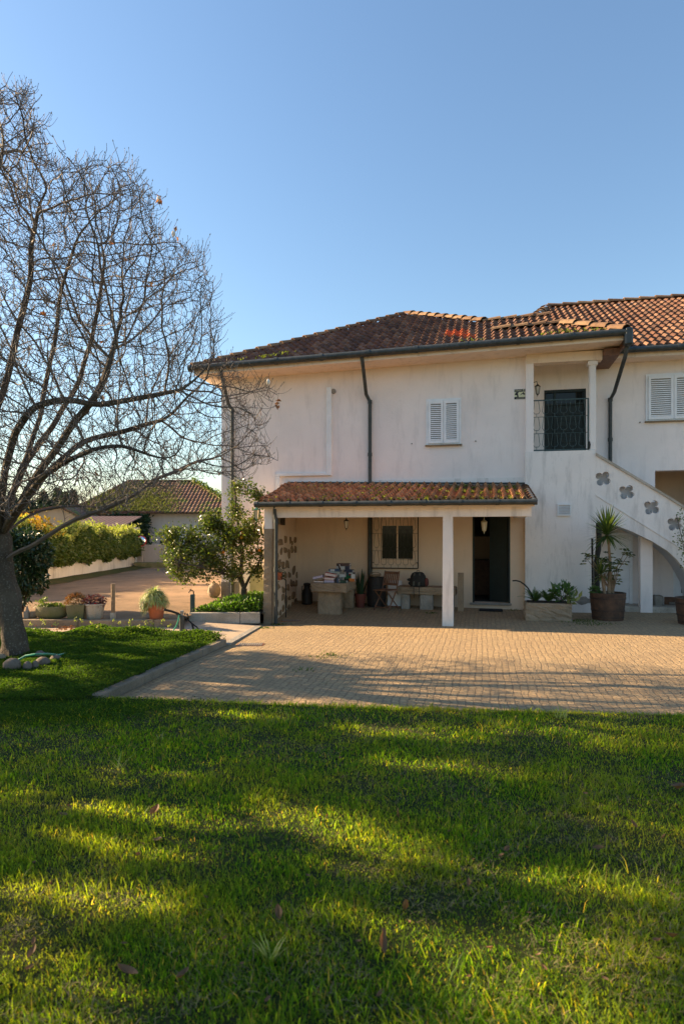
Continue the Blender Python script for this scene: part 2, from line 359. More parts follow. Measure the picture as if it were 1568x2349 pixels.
    def build(s, name, mat, parent=None, loc=None, fix=True):
        off = wloc(parent) if parent is not None else (Vector(loc) if loc is not None else Vector((0, 0, 0)))
        me = bpy.data.meshes.new(name); me.from_pydata([tuple(Vector(p)-off) for p in s.v], [], s.f)
        me.materials.append(mat)
        if fix and len(s.f) < 60000:
            import bmesh
            b = bmesh.new(); b.from_mesh(me); bmesh.ops.recalc_face_normals(b, faces=b.faces); b.to_mesh(me); b.free()
        if s.smooth:
            me.polygons.foreach_set('use_smooth', np.ones(len(me.polygons), dtype=bool))
            try: me.set_sharp_from_angle(angle=math.radians(40))
            except Exception: pass
        return link(name, me, parent, off if parent is None else None)
def rotT(T, cu, cv, ang, cz=0.):   # local frame turned about z at (cu, cv)
    c, s_ = math.cos(ang), math.sin(ang)
    return lambda a, b, z: T(cu+a*c-b*s_, cv+a*s_+b*c, cz+z)
def matT(Mx): return lambda a, b, z: Mx @ Vector((a, b, z))

# leaves: arrays of centres, directions; each leaf = two triangles folded on the midrib
def leaves(C, D, L, Wd, fold=.25, U=None):
    n = len(C); D = D/np.linalg.norm(D, axis=1, keepdims=True)
    R = rng.normal(size=(n, 3)) if U is None else U
    S = np.cross(D, R); S /= np.linalg.norm(S, axis=1, keepdims=True)+1e-9; U2 = np.cross(S, D)
    L = np.broadcast_to(L, (n,))[:, None]; Wd = np.broadcast_to(Wd, (n,))[:, None]
    a = C; t = C+D*L; l = C+D*L*.45+S*Wd*.5+U2*Wd*fold; r = C+D*L*.45-S*Wd*.5+U2*Wd*fold
    V = np.stack([a, l, t, r], 1).reshape(-1, 3); i = np.arange(n)[:, None]*4
    F = np.concatenate([i+0, i+2, i+1, i+0, i+3, i+2], 1)
    return V, F.ravel(), np.full(2*n, 3)
def leaf_obj(name, mat, C, D, L, Wd, parent=None, loc=None, fold=.25, U=None):
    V, F, S = leaves(np.asarray(C, float), np.asarray(D, float), L, Wd, fold, U)
    off = np.array(wloc(parent) if parent is not None else (loc if loc is not None else (0, 0, 0)))
    me = raw_mesh(name, V-off, F, S, mat); return link(name, me, parent, None if parent is not None else tuple(off))
def rdir(n, up=0.): d = rng.normal(size=(n, 3)); d[:, 2] += up; return d/np.linalg.norm(d, axis=1, keepdims=True)
def blade_mb(b, base, dirv, length, width, droop, seg=5, side=None):
    # a tapering strap leaf bending down
    p = Vector(base); d = Vector(dirv).normalized(); s = d.cross(Vector((0, 0, 1)))
    s = s.normalized() if s.length > 1e-4 else Vector((1, 0, 0))
    L = length/seg; pts = []
    for i in range(seg+1):
        w = width*(1-(i/seg)**2*.95)*.5*(1 if i else .7); pts.append((p-s*w, p+s*w)); p = p+d*L; d = (d+Vector((0, 0, -droop/seg))).normalized()
    n = len(b.v)
    for a, c in pts: b.v += [tuple(a), tuple(c)]
    for i in range(seg): b.f.append((n+2*i, n+2*i+1, n+2*i+3, n+2*i+2))
# ---------------------------------------------------------------- ground sheets
def sheet(name, pts, mat, z=0., kind='structure', zf=None):
    b = MB(); b.quad(*[(x, y, (zf(x, y) if zf else z)) for x, y in pts]); o = b.build(name, mat, fix=False); tag(o, kind=kind); return o
def eY(X): return 6.50-.107*(X+2.44)
K0, K1 = (-2.46, 6.46), (-1.80, 9.86)
def kerbX(Y): return K0[0]+(K1[0]-K0[0])*(Y-K0[1])/(K1[1]-K0[1])
b = MB(); b.quad((-400, -400, -.3), (400, -400, -.3), (400, 600, -.3), (-400, 600, -.3)); tag(b.build('terrain', M['terrain'], fix=False), kind='structure')
# patio: a grid following the gentle fall
def patX(Y):
    if Y < K1[1]: return kerbX(Y)+.02
    if Y < 12.45: return K1[0]+(Y-K1[1])*(-1.60-K1[0])/(12.45-K1[1])
    return -1.60-(Y-12.45)*.25
b = MB(); ys = [.25*i for i in range(41)]; NX = 44
for t in ys:
    for i in range(NX+1):
        Y = 6.4+t*.98; x0 = patX(max(Y, 6.46)); X = x0+(13-x0)*i/NX
        if t == 0: Y = eY(X)-.12
        elif t < 1.3: Y = (eY(X)-.12)+(Y-(eY(X)-.12))*1.0
        b.v.append((X, Y, gw(X, Y)))
for j in range(len(ys)-1):
    for i in range(NX): a = j*(NX+1)+i; b.f.append((a, a+1, a+NX+2, a+NX+1))
tag(b.build('patio', M['paving'], fix=False), kind='structure')
# lawn
b = MB(); XS = [-16+.4*i for i in range(81)]; YS = 44
def lawn_top(X):
    if X < -2.9: return 10.75+.08*math.sin(X*2)
    return 10.75
def lz(X, Y):
    z = .034+.010*math.sin(X*1.3+Y*.7)+.010*math.sin(Y*1.9-X*.6)
    if X < kerbX(Y) and Y > 6: z += .07*clamp((kerbX(Y)-X)/1.2+.5)*clamp((Y-6)/1.5)*(1-.9*clamp((Y-9.3)/.9))
    return z
def lawn_ymax(X):
    if X > K0[0]: return eY(X)
    if X > K1[0]-.12: return K0[1]
    return 6.5
for X in XS:
    for j in range(YS+1):
        Y = -6+(eY(X)+6 if X > K0[0] else 12.5)*j/YS; b.v.append((X, Y, lz(X, min(Y, 20)) if X > K0[0] else lz(X, Y)))
for i in range(len(XS)-1):
    for j in range(YS): a = i*(YS+1)+j; b.f.append((a, a+YS+1, a+YS+2, a+1))
# the columns left of the kerb stop at the kerb
vv = []
for (x, y, z) in b.v:
    if x <= K0[0]:
        pass
    vv.append((x, y, z))
b.v = vv; tag(b.build('lawn', M['turf'], fix=False), kind='structure')
# lawn island between the kerb and the path (its right edge follows the kerb)
b = MB()
for j in range(31):
    Y = 6.3+(10.45-6.3)*j/30; xr = min(kerbX(Y), -1.86)-.06
    if Y > 9.9: xr = -1.9-(Y-9.9)*1.6
    for i in range(25): X = -7.5+(xr+7.5)*i/24; b.v.append((X, Y, lz(X, Y)+.012))
for j in range(30):
    for i in range(24): a = j*25+i; b.f.append((a, a+1, a+26, a+25))
tag(b.build('lawn_island', M['turf'], fix=False), kind='structure')
# concrete path, driveway, verge
b = MB(); P = [(-16, 10.2), (K1[0], 9.86), (-1.60, 12.45), (-3.1, 12.55), (-3.1, 11.7), (-16, 11.7)]
b.quad(*[(x, y, (gw(x, y) if x > -3 and y > 12 else 0)+.014) for x, y in P]); tag(b.build('path', M['path'], fix=False), kind='structure')
b = MB(); b.quad((-16, 11.62, .14), (-2.95, 11.62, .14), (-2.95, 12.58, .14), (-1.55, 12.58, .14), (-1.5, 15.0, .14), (-3.05, 15.9, .14), (-3.0, 33, .14), (-9.72, 33, .14), (-9.72, 20, .14), (-16, 14, .14))
tag(b.build('driveway', M['drive'], fix=False), kind='structure')
b = MB()
for i in range(25):
    t = i/24; Y = 17+14*t
    for k in range(5): b.v.append((-9.75+k*.22+.06*math.sin(i*1.7+k), Y, .15+.10*math.sin(math.pi*min(1, k/4+.15))*(1-k/5)))
for i in range(24):
    for k in range(4): a = i*5+k; b.f.append((a, a+5, a+6, a+1))
tag(b.build('verge', M['verge'], fix=False), kind='structure')

def stones_row(name, mat, p0, p1, w, z0, z1, lens, label, cat='kerb', group=None):
    # one kerb line built of butted stones
    b = MB(); P0, P1 = Vector((*p0, 0)), Vector((*p1, 0)); d = (P1-P0); L = d.length; d.normalize(); n = Vector((-d.y, d.x, 0)); t = 0
    while t < L-.05:
        l = min(lens*random.uniform(.85, 1.15), L-t); j = random.uniform(-.006, .006)
        T = lambda a, bb, z, t=t: P0+d*(t+a)+n*bb+Vector((0, 0, z))
        c = MB(T); c.box(.004, l-.004, j, w+j, z0, z1+random.uniform(-.006, .006), .012); b.v_off = len(b.v)
        nn = len(b.v); b.v += c.v; b.f += [tuple(i+nn for i in f) for f in c.f]; t += l
    loc = (P0.x, P0.y, z0); o = b.build(name, mat, loc=loc); return tag(o, label, cat, group)
stones_row('garden_kerb', M['kerb_stone'], K0, K1, .12, -.05, .095, .95, 'granite kerb of butted stones between the clover bed and the paved yard')
stones_row('kerb_wall', M['granite'], (-9.5, 11.52), (-2.98, 11.60), .12, -.05, .15, 1.6, 'low stone kerb carrying the planters along the driveway')
stones_row('concrete_kerb', M['concrete'], (-3.02, 12.45), (-1.62, 12.50), .11, -.05, .17, .92, 'pale concrete kerb in front of the orange tree bed')
# drain strip and grates
b = MB(); a0 = Vector(K1); a1 = Vector((-1.62, 12.3)); dd = (a1-a0); nn = Vector((-dd.y, dd.x)).normalized()*.06
zz_ = gw(a1.x, a1.y)+.02; b.v = [(a0.x+nn.x, a0.y+nn.y, .022), (a1.x+nn.x, a1.y+nn.y, zz_), (a1.x-nn.x, a1.y-nn.y, zz_), (a0.x-nn.x, a0.y-nn.y, .022)]
b.f = [(0, 1, 2, 3)]; n4 = len(b.v); b.v += [(x, y, z-.05) for x, y, z in b.v]; b.f += [(0, 4, 5, 1), (1, 5, 6, 2), (2, 6, 7, 3), (3, 7, 4, 0)]
tag(b.build('drain_channel', M['granite_grey'], loc=(a0.x, a0.y, 0)), 'narrow stone drain strip between pale path and granite paving', 'drain')
def grate(px, py, w, d, label):
    x, y = ong(px, py); z = gw(x, y); t = thing('drain_grate', label, 'drain grate', (x, y, z))
    f = MB(); f.box(x-w/2, x+w/2, y-d/2, y+d/2, z-.03, z+.006); f.build('frame', M['copper'], t)
    s = MB(); n = int(w/.035)
    for i in range(n): xx = x-w/2+.02+(w-.04)*(i+.5)/n; s.box(xx-.008, xx+.008, y-d/2+.015, y+d/2-.015, z+.005, z+.013)
    s.build('bars', M['granite_grey'], t)
grate(574, 1478, .42, .26, 'rusty slotted drain grate set in the sunlit paving')
grate(667, 1416, .40, .16, 'grey drain cover on the shaded porch floor near the corner')

# ---------------------------------------------------------------- the house
VW, VB, VBW, VE, VP = 14.82, 14.65, 15.65, 14.06, 12.2
UL = ou(508, VW); UPIL = ou(1205, VW); UBL, UBR = ou(1203.5, VB), ou(1365, VB)
def ez(u): return 5.72+(u+6.81)*.0206
def rz(u, v): return ez(u)+.52*(v-VE)
house = thing('country_house', 'white plastered two storey house with red tiled roofs, porch and outside stair', 'house', W(-2, VW, 0))
def wall_holes(b, u0, u1, z0, z1, v, holes, depth=.25):
    us = sorted({u0, u1, *[h[0] for h in holes], *[h[1] for h in holes]}); zs = sorted({z0, z1, *[h[2] for h in holes], *[h[3] for h in holes]})
    for i in range(len(us)-1):
        for j in range(len(zs)-1):
            cu, cz_ = (us[i]+us[i+1])/2, (zs[j]+zs[j+1])/2
            if any(h[0] < cu < h[1] and h[2] < cz_ < h[3] for h in holes): continue
            b.quad((us[i], v, zs[j]), (us[i+1], v, zs[j]), (us[i+1], v, zs[j+1]), (us[i], v, zs[j+1]))
    for h in holes:
        a, c, d, e = h[:4]
        b.quad((a, v, d), (a, v+depth, d), (a, v+depth, e), (a, v, e)); b.quad((c, v, d), (c, v+depth, d), (c, v+depth, e), (c, v, e))
        b.quad((a, v, e), (c, v, e), (c, v+depth, e), (a, v+depth, e)); b.quad((a, v, d), (c, v, d), (c, v+depth, d), (a, v+depth, d))
# openings in the front wall
du0, du1 = ou(1083, VW), ou(1169, VW); dz0, dz1 = .15, 2.32
wu0, wu1 = ou(872.6, VW), ou(947, VW); wz0 = onv(910, 1284, VW)[1]; wz1 = 2.30
b = MB(W); wall_holes(b, UL, -4.45, -.2, 5.95, VW, []); wall_holes(b, -4.45, UPIL, 2.72, 5.95, VW, [])
b.quad((UL, VW, -.2), (UL, 23.5, -.2), (UL, 23.5, 5.95), (UL, VW, 5.95)); b.quad((UL, 23.5, -.2), (10, 23.5, -.2), (10, 23.5, 5.95), (UL, 23.5, 5.95))
b.quad((10, 23.5, -.2), (10, VBW, -.2), (10, VBW, 5.95), (10, 23.5, 5.95))
b.build('wall', M['plaster'], house, fix=False)
b = MB(W); wall_holes(b, -4.45, UPIL, -.2, 2.72, VW, [(du0, du1, dz0, dz1), (wu0, wu1, wz0, wz1)]); b.build('porch_back_wall', M['cream'], house, fix=False)  # cream tint here paints in the warm light bounced off the paving
# lower, slightly thicker band just above the porch roof
b = MB(W); b.box(ou(668, VW), UPIL, VW-.022, VW+.01, 2.70, 3.0); b.build('wall_band', M['plaster2'], house)
# balcony side pillar, block, column
pz = 5.62
b = MB(W); u0, u1 = ou(1205, VB), ou(1223, VB)
b.box(u0+.002, u1, VB+.015, VBW, 3.3, pz+.15); b.build('balcony_pillar', M['plaster'], house)
b = MB(W); b.box(UBL, UBR, VB, VBW, -.2, 3.12); b.box(UBL, UBR, VB, VB+.16, 3.12, 3.555); b.box(UBR-.12, UBR, VB+.16, VB+.4, 3.12, 3.555); b.build('balcony_block', M['plaster2'], house)
b = MB(W); c0, c1 = ou(1350.5, VB+.05), ou(1366, VB+.05); b.box(c0, c1, VB+.03, VB+.21, 3.55, pz+.05, .02); b.box(c0-.03, c1+.03, VB+.01, VB+.24, 5.42, 5.50); b.build('balcony_column', M['plaster2'], house)
# wing / balcony back wall
bd = (ou(1247, VBW), ou(1343, VBW), 3.13, onv(1295, 893, VBW)[1])
rc = (ou(1501, VBW), ou(1501, VBW)+1.5, onv(1520, 1215, VBW)[1]-.9, onv(1530, 1079, VBW)[1])
fw = (ou(1543, VBW), ou(1543, VBW)+1.1, .18, 1.86)
ud0, ud1 = ou(1425, VBW), ou(1449, VBW)
b = MB(W); wall_holes(b, UPIL-.01, 10, -.2, 6.1, VBW, [bd, (rc[0], rc[1], 2.0, rc[3]), fw])
b.build('wing_wall', M['plaster'], house, fix=False)
b = MB(W); r = (rc[0]-.3, 9.5, 2.0, rc[3]+.1)   # tan room seen through the stair-head opening
b.quad((rc[0], VBW+.25, 2.0), (rc[0], VBW+1.6, 2.0), (rc[0], VBW+1.6, r[3]), (rc[0], VBW+.25, r[3])); b.quad((rc[0], VBW+1.6, 2.0), (rc[1], VBW+1.6, 2.0), (rc[1], VBW+1.6, r[3]), (rc[0], VBW+1.6, r[3]))
b.quad((rc[1], VBW+.25, 2.0), (rc[1], VBW+1.6, 2.0), (rc[1], VBW+1.6, r[3]), (rc[1], VBW+.25, r[3])); b.quad((rc[0], VBW+.25, r[3]), (rc[1], VBW+.25, r[3]), (rc[1], VBW+1.6, r[3]), (rc[0], VBW+1.6, r[3])); b.quad((rc[0], VBW, 2.0), (rc[1], VBW, 2.0), (rc[1], VBW+1.6, 2.0), (rc[0], VBW+1.6, 2.0))
b.build('alcove', M['cream'], house, fix=False)
# soffit slabs
b = MB(W)
def slab(b, u0, u1, v0, v1, off, th):
    b.hexa([(u0, v0, ez(u0)+off), (u1, v0, ez(u1)+off), (u1, v1, ez(u1)+off), (u0, v1, ez(u0)+off), (u0, v0, ez(u0)+off+th), (u1, v0, ez(u1)+off+th), (u1, v1, ez(u1)+off+th), (u0, v1, ez(u0)+off+th)])
slab(b, -6.78, 2.86, VE+.05, 14.9, -.16, .12); slab(b, UPIL, 2.86, 14.9, VBW, -.16, .12); slab(b, -6.78, UL, 14.9, 23, -.16, .12)
b.build('soffit', M['soffit'], house)
b = MB(W); b.box(UPIL, c1+.12, VB+.0, VB+.24, 5.52, ez(1.5)-.165); b.build('balcony_beam', M['soffit'], house)
b = MB(W); b.box(2.86, 2.90, VE+.03, VBW, 5.62, 5.93); b.box(2.55, 2.86, VE+.4, VBW, 5.55, 5.70); b.build('fascia', M['wood'], house)
b = MB(W); b.hexa([(2.9, 15.14, 5.66), (10, 15.14, 5.66), (10, VBW+.1, 5.66), (2.9, VBW+.1, 5.66), (2.9, 15.14, 5.76), (10, 15.14, 5.76), (10, VBW+.1, 5.76), (2.9, VBW+.1, 5.76)]); b.build('wing_soffit', M['soffit'], house)

# roofs -------------------------------------------------------
def inpoly(x, y, P):
    c = False; n = len(P)
    for i in range(n):
        x1, y1 = P[i]; x2, y2 = P[(i+1) % n]
        if (y1 > y) != (y2 > y) and x < (x2-x1)*(y-y1)/(y2-y1)+x1: c = not c
    return c
def tiled(b, poly, zf, pu=.18, pv=.31, r=.052, u0=None, sink=.0, T=W, skip=None, lift=.042):
    us = [p[0] for p in poly]; vs = [p[1] for p in poly]; v0 = min(vs); U0 = min(us) if u0 is None else u0
    ni = int((max(us)-U0)/pu)+2; nj = int((max(vs)-v0)/pv)+2
    prof = [(0, -.012), (.10, .55), (.27, 1.0), (.44, .55), (.55, -.012), (.78, -.22), (1.0, -.012)]
    for j in range(nj):
        for i in range(ni):
            cu, cv = U0+(i+.5)*pu, v0+(j+.5)*pv
            if not inpoly(cu, cv, poly): continue
            if skip and skip(cu, cv): continue
            ua = U0+i*pu+random.uniform(-.006, .006); va = v0+j*pv+random.uniform(-.008, .008); vb = va+pv+.04; dz = random.uniform(0, .008); m = len(prof)
            A = [(ua+p*pu, va, zf(ua+p*pu, va)+q*r+lift+dz) for p, q in prof]; B = [(ua+p*pu*.98, vb, zf(ua+p*pu, vb)+q*r*.88+.004) for p, q in prof]
            C = [(x, y+.004, z-.044) for x, y, z in A]
            dz += random.choice((0, 0, 0, .008)); fs = [(k, k+1, m+k+1, m+k) for k in range(m-1)]+[(2*m+k, 2*m+k+1, k+1, k) for k in range(m-1)]
            b.add(A+B+C, fs, T)
def ridge(b, p0, p1, r=.105, pitch=.36, T=W):
    P0, P1 = Vector(p0), Vector(p1); d = P1-P0; L = d.length; d.normalize(); s = Vector((-d.y, d.x, 0)).normalized(); up = s.cross(d); up = up if up.z > 0 else -up; n = max(1, int(L/pitch))
    for i in range(n):
        a, c = L*i/n, L*(i+1)/n+.05; r0, r1 = r*1.12, r*.92; z0, z1 = .028, 0
        vs = []
        for t, rr, zz in ((a, r0, z0), (c, r1, z1), (a, r0-.02, z0)):
            for k in range(7):
                w = math.pi*k/6; q = P0+d*t+s*(rr*math.cos(w)*random.uniform(.97, 1.03))+up*(rr*.8*math.sin(w)-.03+zz); vs.append(tuple(q))
        fs = [(k, k+1, 8+k, 7+k) for k in range(6)]+[(14+k, 15+k, k+1, k) for k in range(6)]
        b.add(vs, fs, T)
UA, VA = -2.21, 18.66
P1 = [(-6.81, VE), (2.91, VE), (1.77, 15.2), (1.6, 15.2), (1.6, 16.4), (.05, 16.4), (UA, VA)]
red = lambda u, v: (-.95 < u < -.35 and 15.0 < v < 15.5) or (-.55 < u < -.2 and 14.75 < v < 15.05)
b = MB(W); tiled(b, P1, rz, skip=red); front_roof = b.build('roof', M['tile'], house, fix=False)
b = MB(W); tiled(b, [(-1.1, 14.7), (-.1, 14.7), (-.1, 15.6), (-1.1, 15.6)], rz, u0=-6.81+.18*31, skip=lambda u, v: not red(u, v)); b.build('replaced_tiles', M['tile_red'], front_roof, fix=False)
b = MB(W)  # closed roof body under the tiles and the far slopes
def pl(*pts): b.quad(*[(u, v, z) for u, v, z in pts])
pl(*[(u, v, rz(u, v)-.045) for u, v in P1])
zA = rz(UA, VA)-.05; zS = rz(.05, 16.4)-.05
pl((-6.81, VE, ez(-6.81)-.05), (UA, VA, zA), (UA, 21, zA), (-6.81, 24, ez(-6.81)-.05))
pl((UA, VA, zA), (UA, 21, zA), (2.0, 24, 5.9), (.05, 16.4, zS)) if False else pl((UA, VA, zA), (.05, 16.4, zS), (1.2, 21, 6.3), (UA, 21, zA))
pl((-6.81, 24, 5.67), (UA, 21, zA), (1.2, 21, 6.3), (1.2, 24, 5.67)); pl((.05, 16.4, zS), (1.6, 16.4, zS), (1.6, 18.5, 6.4), (.05, 18.5, 6.4))
pl((2.91, VE, ez(2.91)-.05), (1.77, 15.2, rz(1.77, 15.2)-.05), (1.77, 16.8, rz(1.77, 15.2)-.05), (2.91, 16.8, ez(2.91)-.05))
b.build('roof_deck', M['tile'], front_roof, fix=False)
k_ = .03
b = MB(W); ridge(b, (-6.81, VE, rz(-6.81, VE)+k_), (UA, VA, rz(UA, VA)+k_)); b.build('ridge_cap', M['tile_ridge'], front_roof, fix=False)
b = MB(W); ridge(b, (.05, 16.4, rz(.05, 16.4)+k_), (UA, VA, rz(UA, VA)+k_), .125, .34); b.build('ridge_cap', M['tile_ridge'], front_roof, fix=False)
b = MB(W); ridge(b, (1.62, 16.4, rz(1.6, 16.4)+k_), (.05, 16.4, rz(.05, 16.4)+k_)); b.build('ridge_cap', M['tile_ridge'], front_roof, fix=False)
b = MB(W); ridge(b, (1.80, 15.2, rz(1.77, 15.2)+k_+.03), (.25, 15.2, rz(.3, 15.2)+k_+.02)); b.build('ridge_cap', M['tile_ridge'], front_roof, fix=False)
b = MB(W); ridge(b, (2.91, VE, rz(2.91, VE)+k_), (1.77, 15.2, rz(1.77, 15.2)+k_+.03), .14, .40); b.build('ridge_cap', M['tile_ridge'], front_roof, fix=False)
rz2 = lambda u, v: 5.85+.543*(v-15.1)
P2 = [(1.2, 15.1), (11, 15.1), (11, 20.2), (1.94, 20.2), (1.45, 18.9), (1.2, 18.2)]
b = MB(W); tiled(b, P2, rz2, .18, .31); wing_roof = b.build('wing_roof', M['tile'], house, fix=False)
b = MB(W); pl(*[(u, v, rz2(u, v)-.045) for u, v in P2]); pl((1.94, 20.2, rz2(0, 20.2)-.05), (11, 20.2, rz2(0, 20.2)-.05), (11, 25, 5.9), (1.94, 25, 5.9)); pl((1.94, 20.2, rz2(0, 20.2)-.05), (1.2, 18.2, rz2(0, 18.2)-.05), (1.2, 18.2, 5.7), (1.94, 25, 5.9))
pl((11, 15.1, 5.8), (11, 20.2, rz2(0, 20.2)-.05), (11, 25, 5.9)); b.build('roof_deck', M['tile'], wing_roof, fix=False)
b = MB(W); ridge(b, (1.94, 20.2, rz2(0, 20.2)+k_), (11, 20.2, rz2(0, 20.2)+k_), .12, .42); b.build('ridge_cap', M['tile_ridge'], wing_roof, fix=False); b = MB(W); ridge(b, (1.3, 18.5, rz2(0, 18.5)+.03), (1.94, 20.2, rz2(0, 20.2)+k_), .14); b.build('ridge_cap', M['tile_ridge'], wing_roof, fix=False)
# gutters and downpipes
def gutter(name, p0, p1, r, mat, joints, parent):
    P0, P1 = Vector(p0), Vector(p1); b = MB(W, True); b.tube([P0, P1], r, 12)
    for k in range(joints+1):
        q = P0.lerp(P1, (k+.02)/(joints+.04)); d = (P1-P0).normalized()*.035; b.tube([q-d, q+d], r*1.14, 12)
    return b.build(name, mat, parent)
gutter('gutter', (-6.86, VE-.04, ez(-6.86)-.02), (2.93, VE-.04, ez(2.93)-.02), .072, M['green_metal'], 9, house)
b = MB(W); b.box(2.86, 3.02, VE-.12, VE+.32, 5.62, 5.98, .03); b.build('gutter_box', M['green_metal'], house)
gutter('gutter', (3.0, 15.04, 5.80), (10, 15.04, 5.80), .065, M['green_metal'], 6, house)
def pipe(pts, r, mat=None, name='downpipe', brk=()):
    b = MB(W, True); b.tube(pts, r, 10)
    for i in brk:
        p = Vector(pts[i]); b.tube([p+Vector((0, 0, -.04)), p+Vector((0, 0, .04))], r*1.25, 10)
    return b.build(name, mat or M['green_metal'], house)
ua = onv(829, 835, VE)[0]; ub = ou(849, VW); r_ = .042
pipe([(ua, VE, 5.75), (ua+.02, VE+.05, 5.55), (ub-.08, VW-.12, 5.02), (ub, VW-.06, 4.85), (ub, VW-.06, 3.6), (ub, VW-.06, 2.84)], r_, brk=(3, 4))
pipe([(ub, VW-.06, 2.72), (ub, VW-.06, .10)], r_+.01)
ua, ub = onv(505, 850, VE)[0], ou(535, VW)
pipe([(ua, VE, 5.66), (ua+.02, VE+.05, 5.5), (ub-.08, VW-.12, 4.95), (ub, VW-.06, 4.8), (ub, VW-.06, 3.0), (ub, VW-.06, .15)], r_, brk=(3, 4))
ub = ou(1399, VBW-.1)
pipe([(2.94, VE+.1, 5.68), (2.92, VE+.15, 5.45), (ub+.05, VBW-.28, 4.95), (ub, VBW-.07, 4.82), (ub, VBW-.07, 3.9), (ub, VBW-.07, 3.0)], r_, brk=(3, 4))
# cable trunking on the facade
b = MB(W); t0 = ou(750, VW), ou(761, VW); zt = onv(755, 890, VW)[1]; zb = onv(755, 1091, VW)[1]; tl = ou(634, VW)
b.box(t0[0], t0[1], VW-.07, VW+.01, zb, zt, .008); b.box(tl, t0[0]-.002, VW-.06, VW+.01, zb, zb+.085, .008); b.box(tl-.003, tl+.10, VW-.063, VW+.01, 2.2, zb-.002, .008)
b.build('cable_trunking', M['pvc'], house)
b = MB(W, True); uo, zo = onv(765, 898, VW); b.tube([(uo, VW-.03, zo), (uo, VW+.01, zo)], .06, 14); b.build('outlet_cap', M['granite_grey'], house)
# shuttered windows
def shutter_window(u0, u1, z0, z1, v, tilt=False):
    w = MB(W); f = .045
    w.box(u0, u0+f, v-.035, v+.02, z0, z1); w.box(u1-f, u1, v-.035, v+.02, z0, z1); w.box(u0+f, u1-f, v-.035, v+.02, z1-f, z1); w.box(u0+f, u1-f, v-.035, v+.02, z0, z0+f*.6)
    win = w.build('window', M['white_paint'], house); um = (u0+u1)/2
    for a, c in ((u0+f+.004, um-.004), (um+.004, u1-f-.004)):
        s = MB(W); g = .055; s.box(a, a+g, v-.06, v-.012, z0+.03, z1-f-.003); s.box(c-g, c, v-.06, v-.012, z0+.03, z1-f-.003)
        s.box(a+g, c-g, v-.058, v-.014, z0+.03, z0+.10); s.box(a+g, c-g, v-.058, v-.014, z1-f-.07, z1-f-.003)
        n = int((z1-z0-.2)/.047)
        for k in range(n):
            z = z0+.105+(z1-z0-.23)*k/n; s.hexa([(a+g, v-.056, z), (c-g, v-.056, z), (c-g, v-.026, z+.012), (a+g, v-.026, z+.012), (a+g, v-.056, z+.024), (c-g, v-.056, z+.024), (c-g, v-.026, z+.036), (a+g, v-.026, z+.036)])
        sh = s.build('shutter', M['white_paint'], win)
        s = MB(W); s.quad((a+g, v-.016, z0+.1), (c-g, v-.016, z0+.1), (c-g, v-.016, z1-f-.07), (a+g, v-.016, z1-f-.07)); s.build('backing', M['granite_grey'], sh, fix=False)
    s = MB(W); s.box(u0-.02, u1+.02, v-.075, v+.01, z0-.03, z0-.002); s.build('sill', M['granite'], win)
    return win
shutter_window(*[onv(p, 0, VW)[0] for p in (977, 1057)], onv(1017, 1020, VW)[1], onv(1017, 915, VW)[1], VW)
ur0 = ou(1479, VBW); shutter_window(ur0, ur0+1.17, onv(1530, 965, VBW)[1], onv(1530, 857, VBW)[1], VBW)
# barred window under the porch
w = MB(W); v = VW+.10; f = .055; um = ou(909.5, VW)
w.box(wu0, wu0+.02, v, v+.05, wz0, wz1); w.box(wu1-.02, wu1, v, v+.05, wz0, wz1); w.box(um-.018, um+.018, v, v+.05, wz0, wz1); w.box(wu0, wu1, v+.001, v+.049, wz0-.001, wz0+.02)
g0, g1, gz0 = ou(873-9, VW), ou(947+9, VW), wz0-.05
w.box(wu0-.055, wu0, VW-.012, VW+.02, wz0-.05, wz1); w.box(wu1, wu1+.055, VW-.012, VW+.02, wz0-.05, wz1); w.box(wu0, wu1, VW-.012, VW+.02, wz0-.05, wz0)
win = w.build('window', M['cream'], house)
for a, c in ((wu0+.02, um-.018), (um+.018, wu1-.02)):
    p = MB(W); p.box(a, c, v+.02, v+.03, wz0+.02, wz1); p.build('pane', M['glass'], win)
p = MB(W); zz = onv(910, 1206, VW)[1]; p.box(wu0+.02, wu1-.02, v+.012, v+.018, zz, wz1); p.build('blind', M['cream'], win)
# grille pattern: rows of flask shapes hung from rails
def flask(b, uc, v, zt, h, w, r):
    P = [(uc-w*.28, v, zt), (uc-w*.42, v, zt-h*.45), (uc-w*.5, v, zt-h*.66), (uc-w*.30, v, zt-h*.80), (uc+w*.30, v, zt-h*.80), (uc+w*.5, v, zt-h*.66), (uc+w*.42, v, zt-h*.45), (uc+w*.28, v, zt)]
    b.tube(P, r, 4); b.tube([(uc, v, zt-h*.80), (uc, v, zt-h)], r, 4)
gu0, gu1 = ou(853.6, VW), ou(959, VW); gzb = onv(905, 1303, VW)[1]; gzt = 2.34; gv = VW-.10
b = MB(W)
for u in (gu0, gu1): b.box(u-.012, u+.012, gv-.012, gv+.012, gzb, gzt)
b.box(gu0, gu1, gv-.010, gv+.010, gzb-.012, gzb+.012); b.box(gu0, gu1, gv-.010, gv+.010, gzt-.012, gzt+.012)
for u in (gu0+.03, gu1-.03):
    for z in (gzb+.12, gzt-.2): b.box(u-.008, u+.008, gv, VW, z, z+.016)
rh = (gzt-gzb)/3.5; rows = [gzb+rh*k for k in range(1, 4)]+[gzt]; nf = 6; pw = (gu1-gu0)/(nf+.35)
for z in rows[:-1]: b.tube([(gu0, gv, z), (gu1, gv, z)], .005, 4)
for zt in [gzb+rh*k for k in (1, 2, 3)]+[gzt+.12]:
    for k in range(nf): flask(b, gu0+pw*(k+.67), gv, zt, rh, pw*.75, .0045)
b.build('window_grille', M['black_iron'], house)
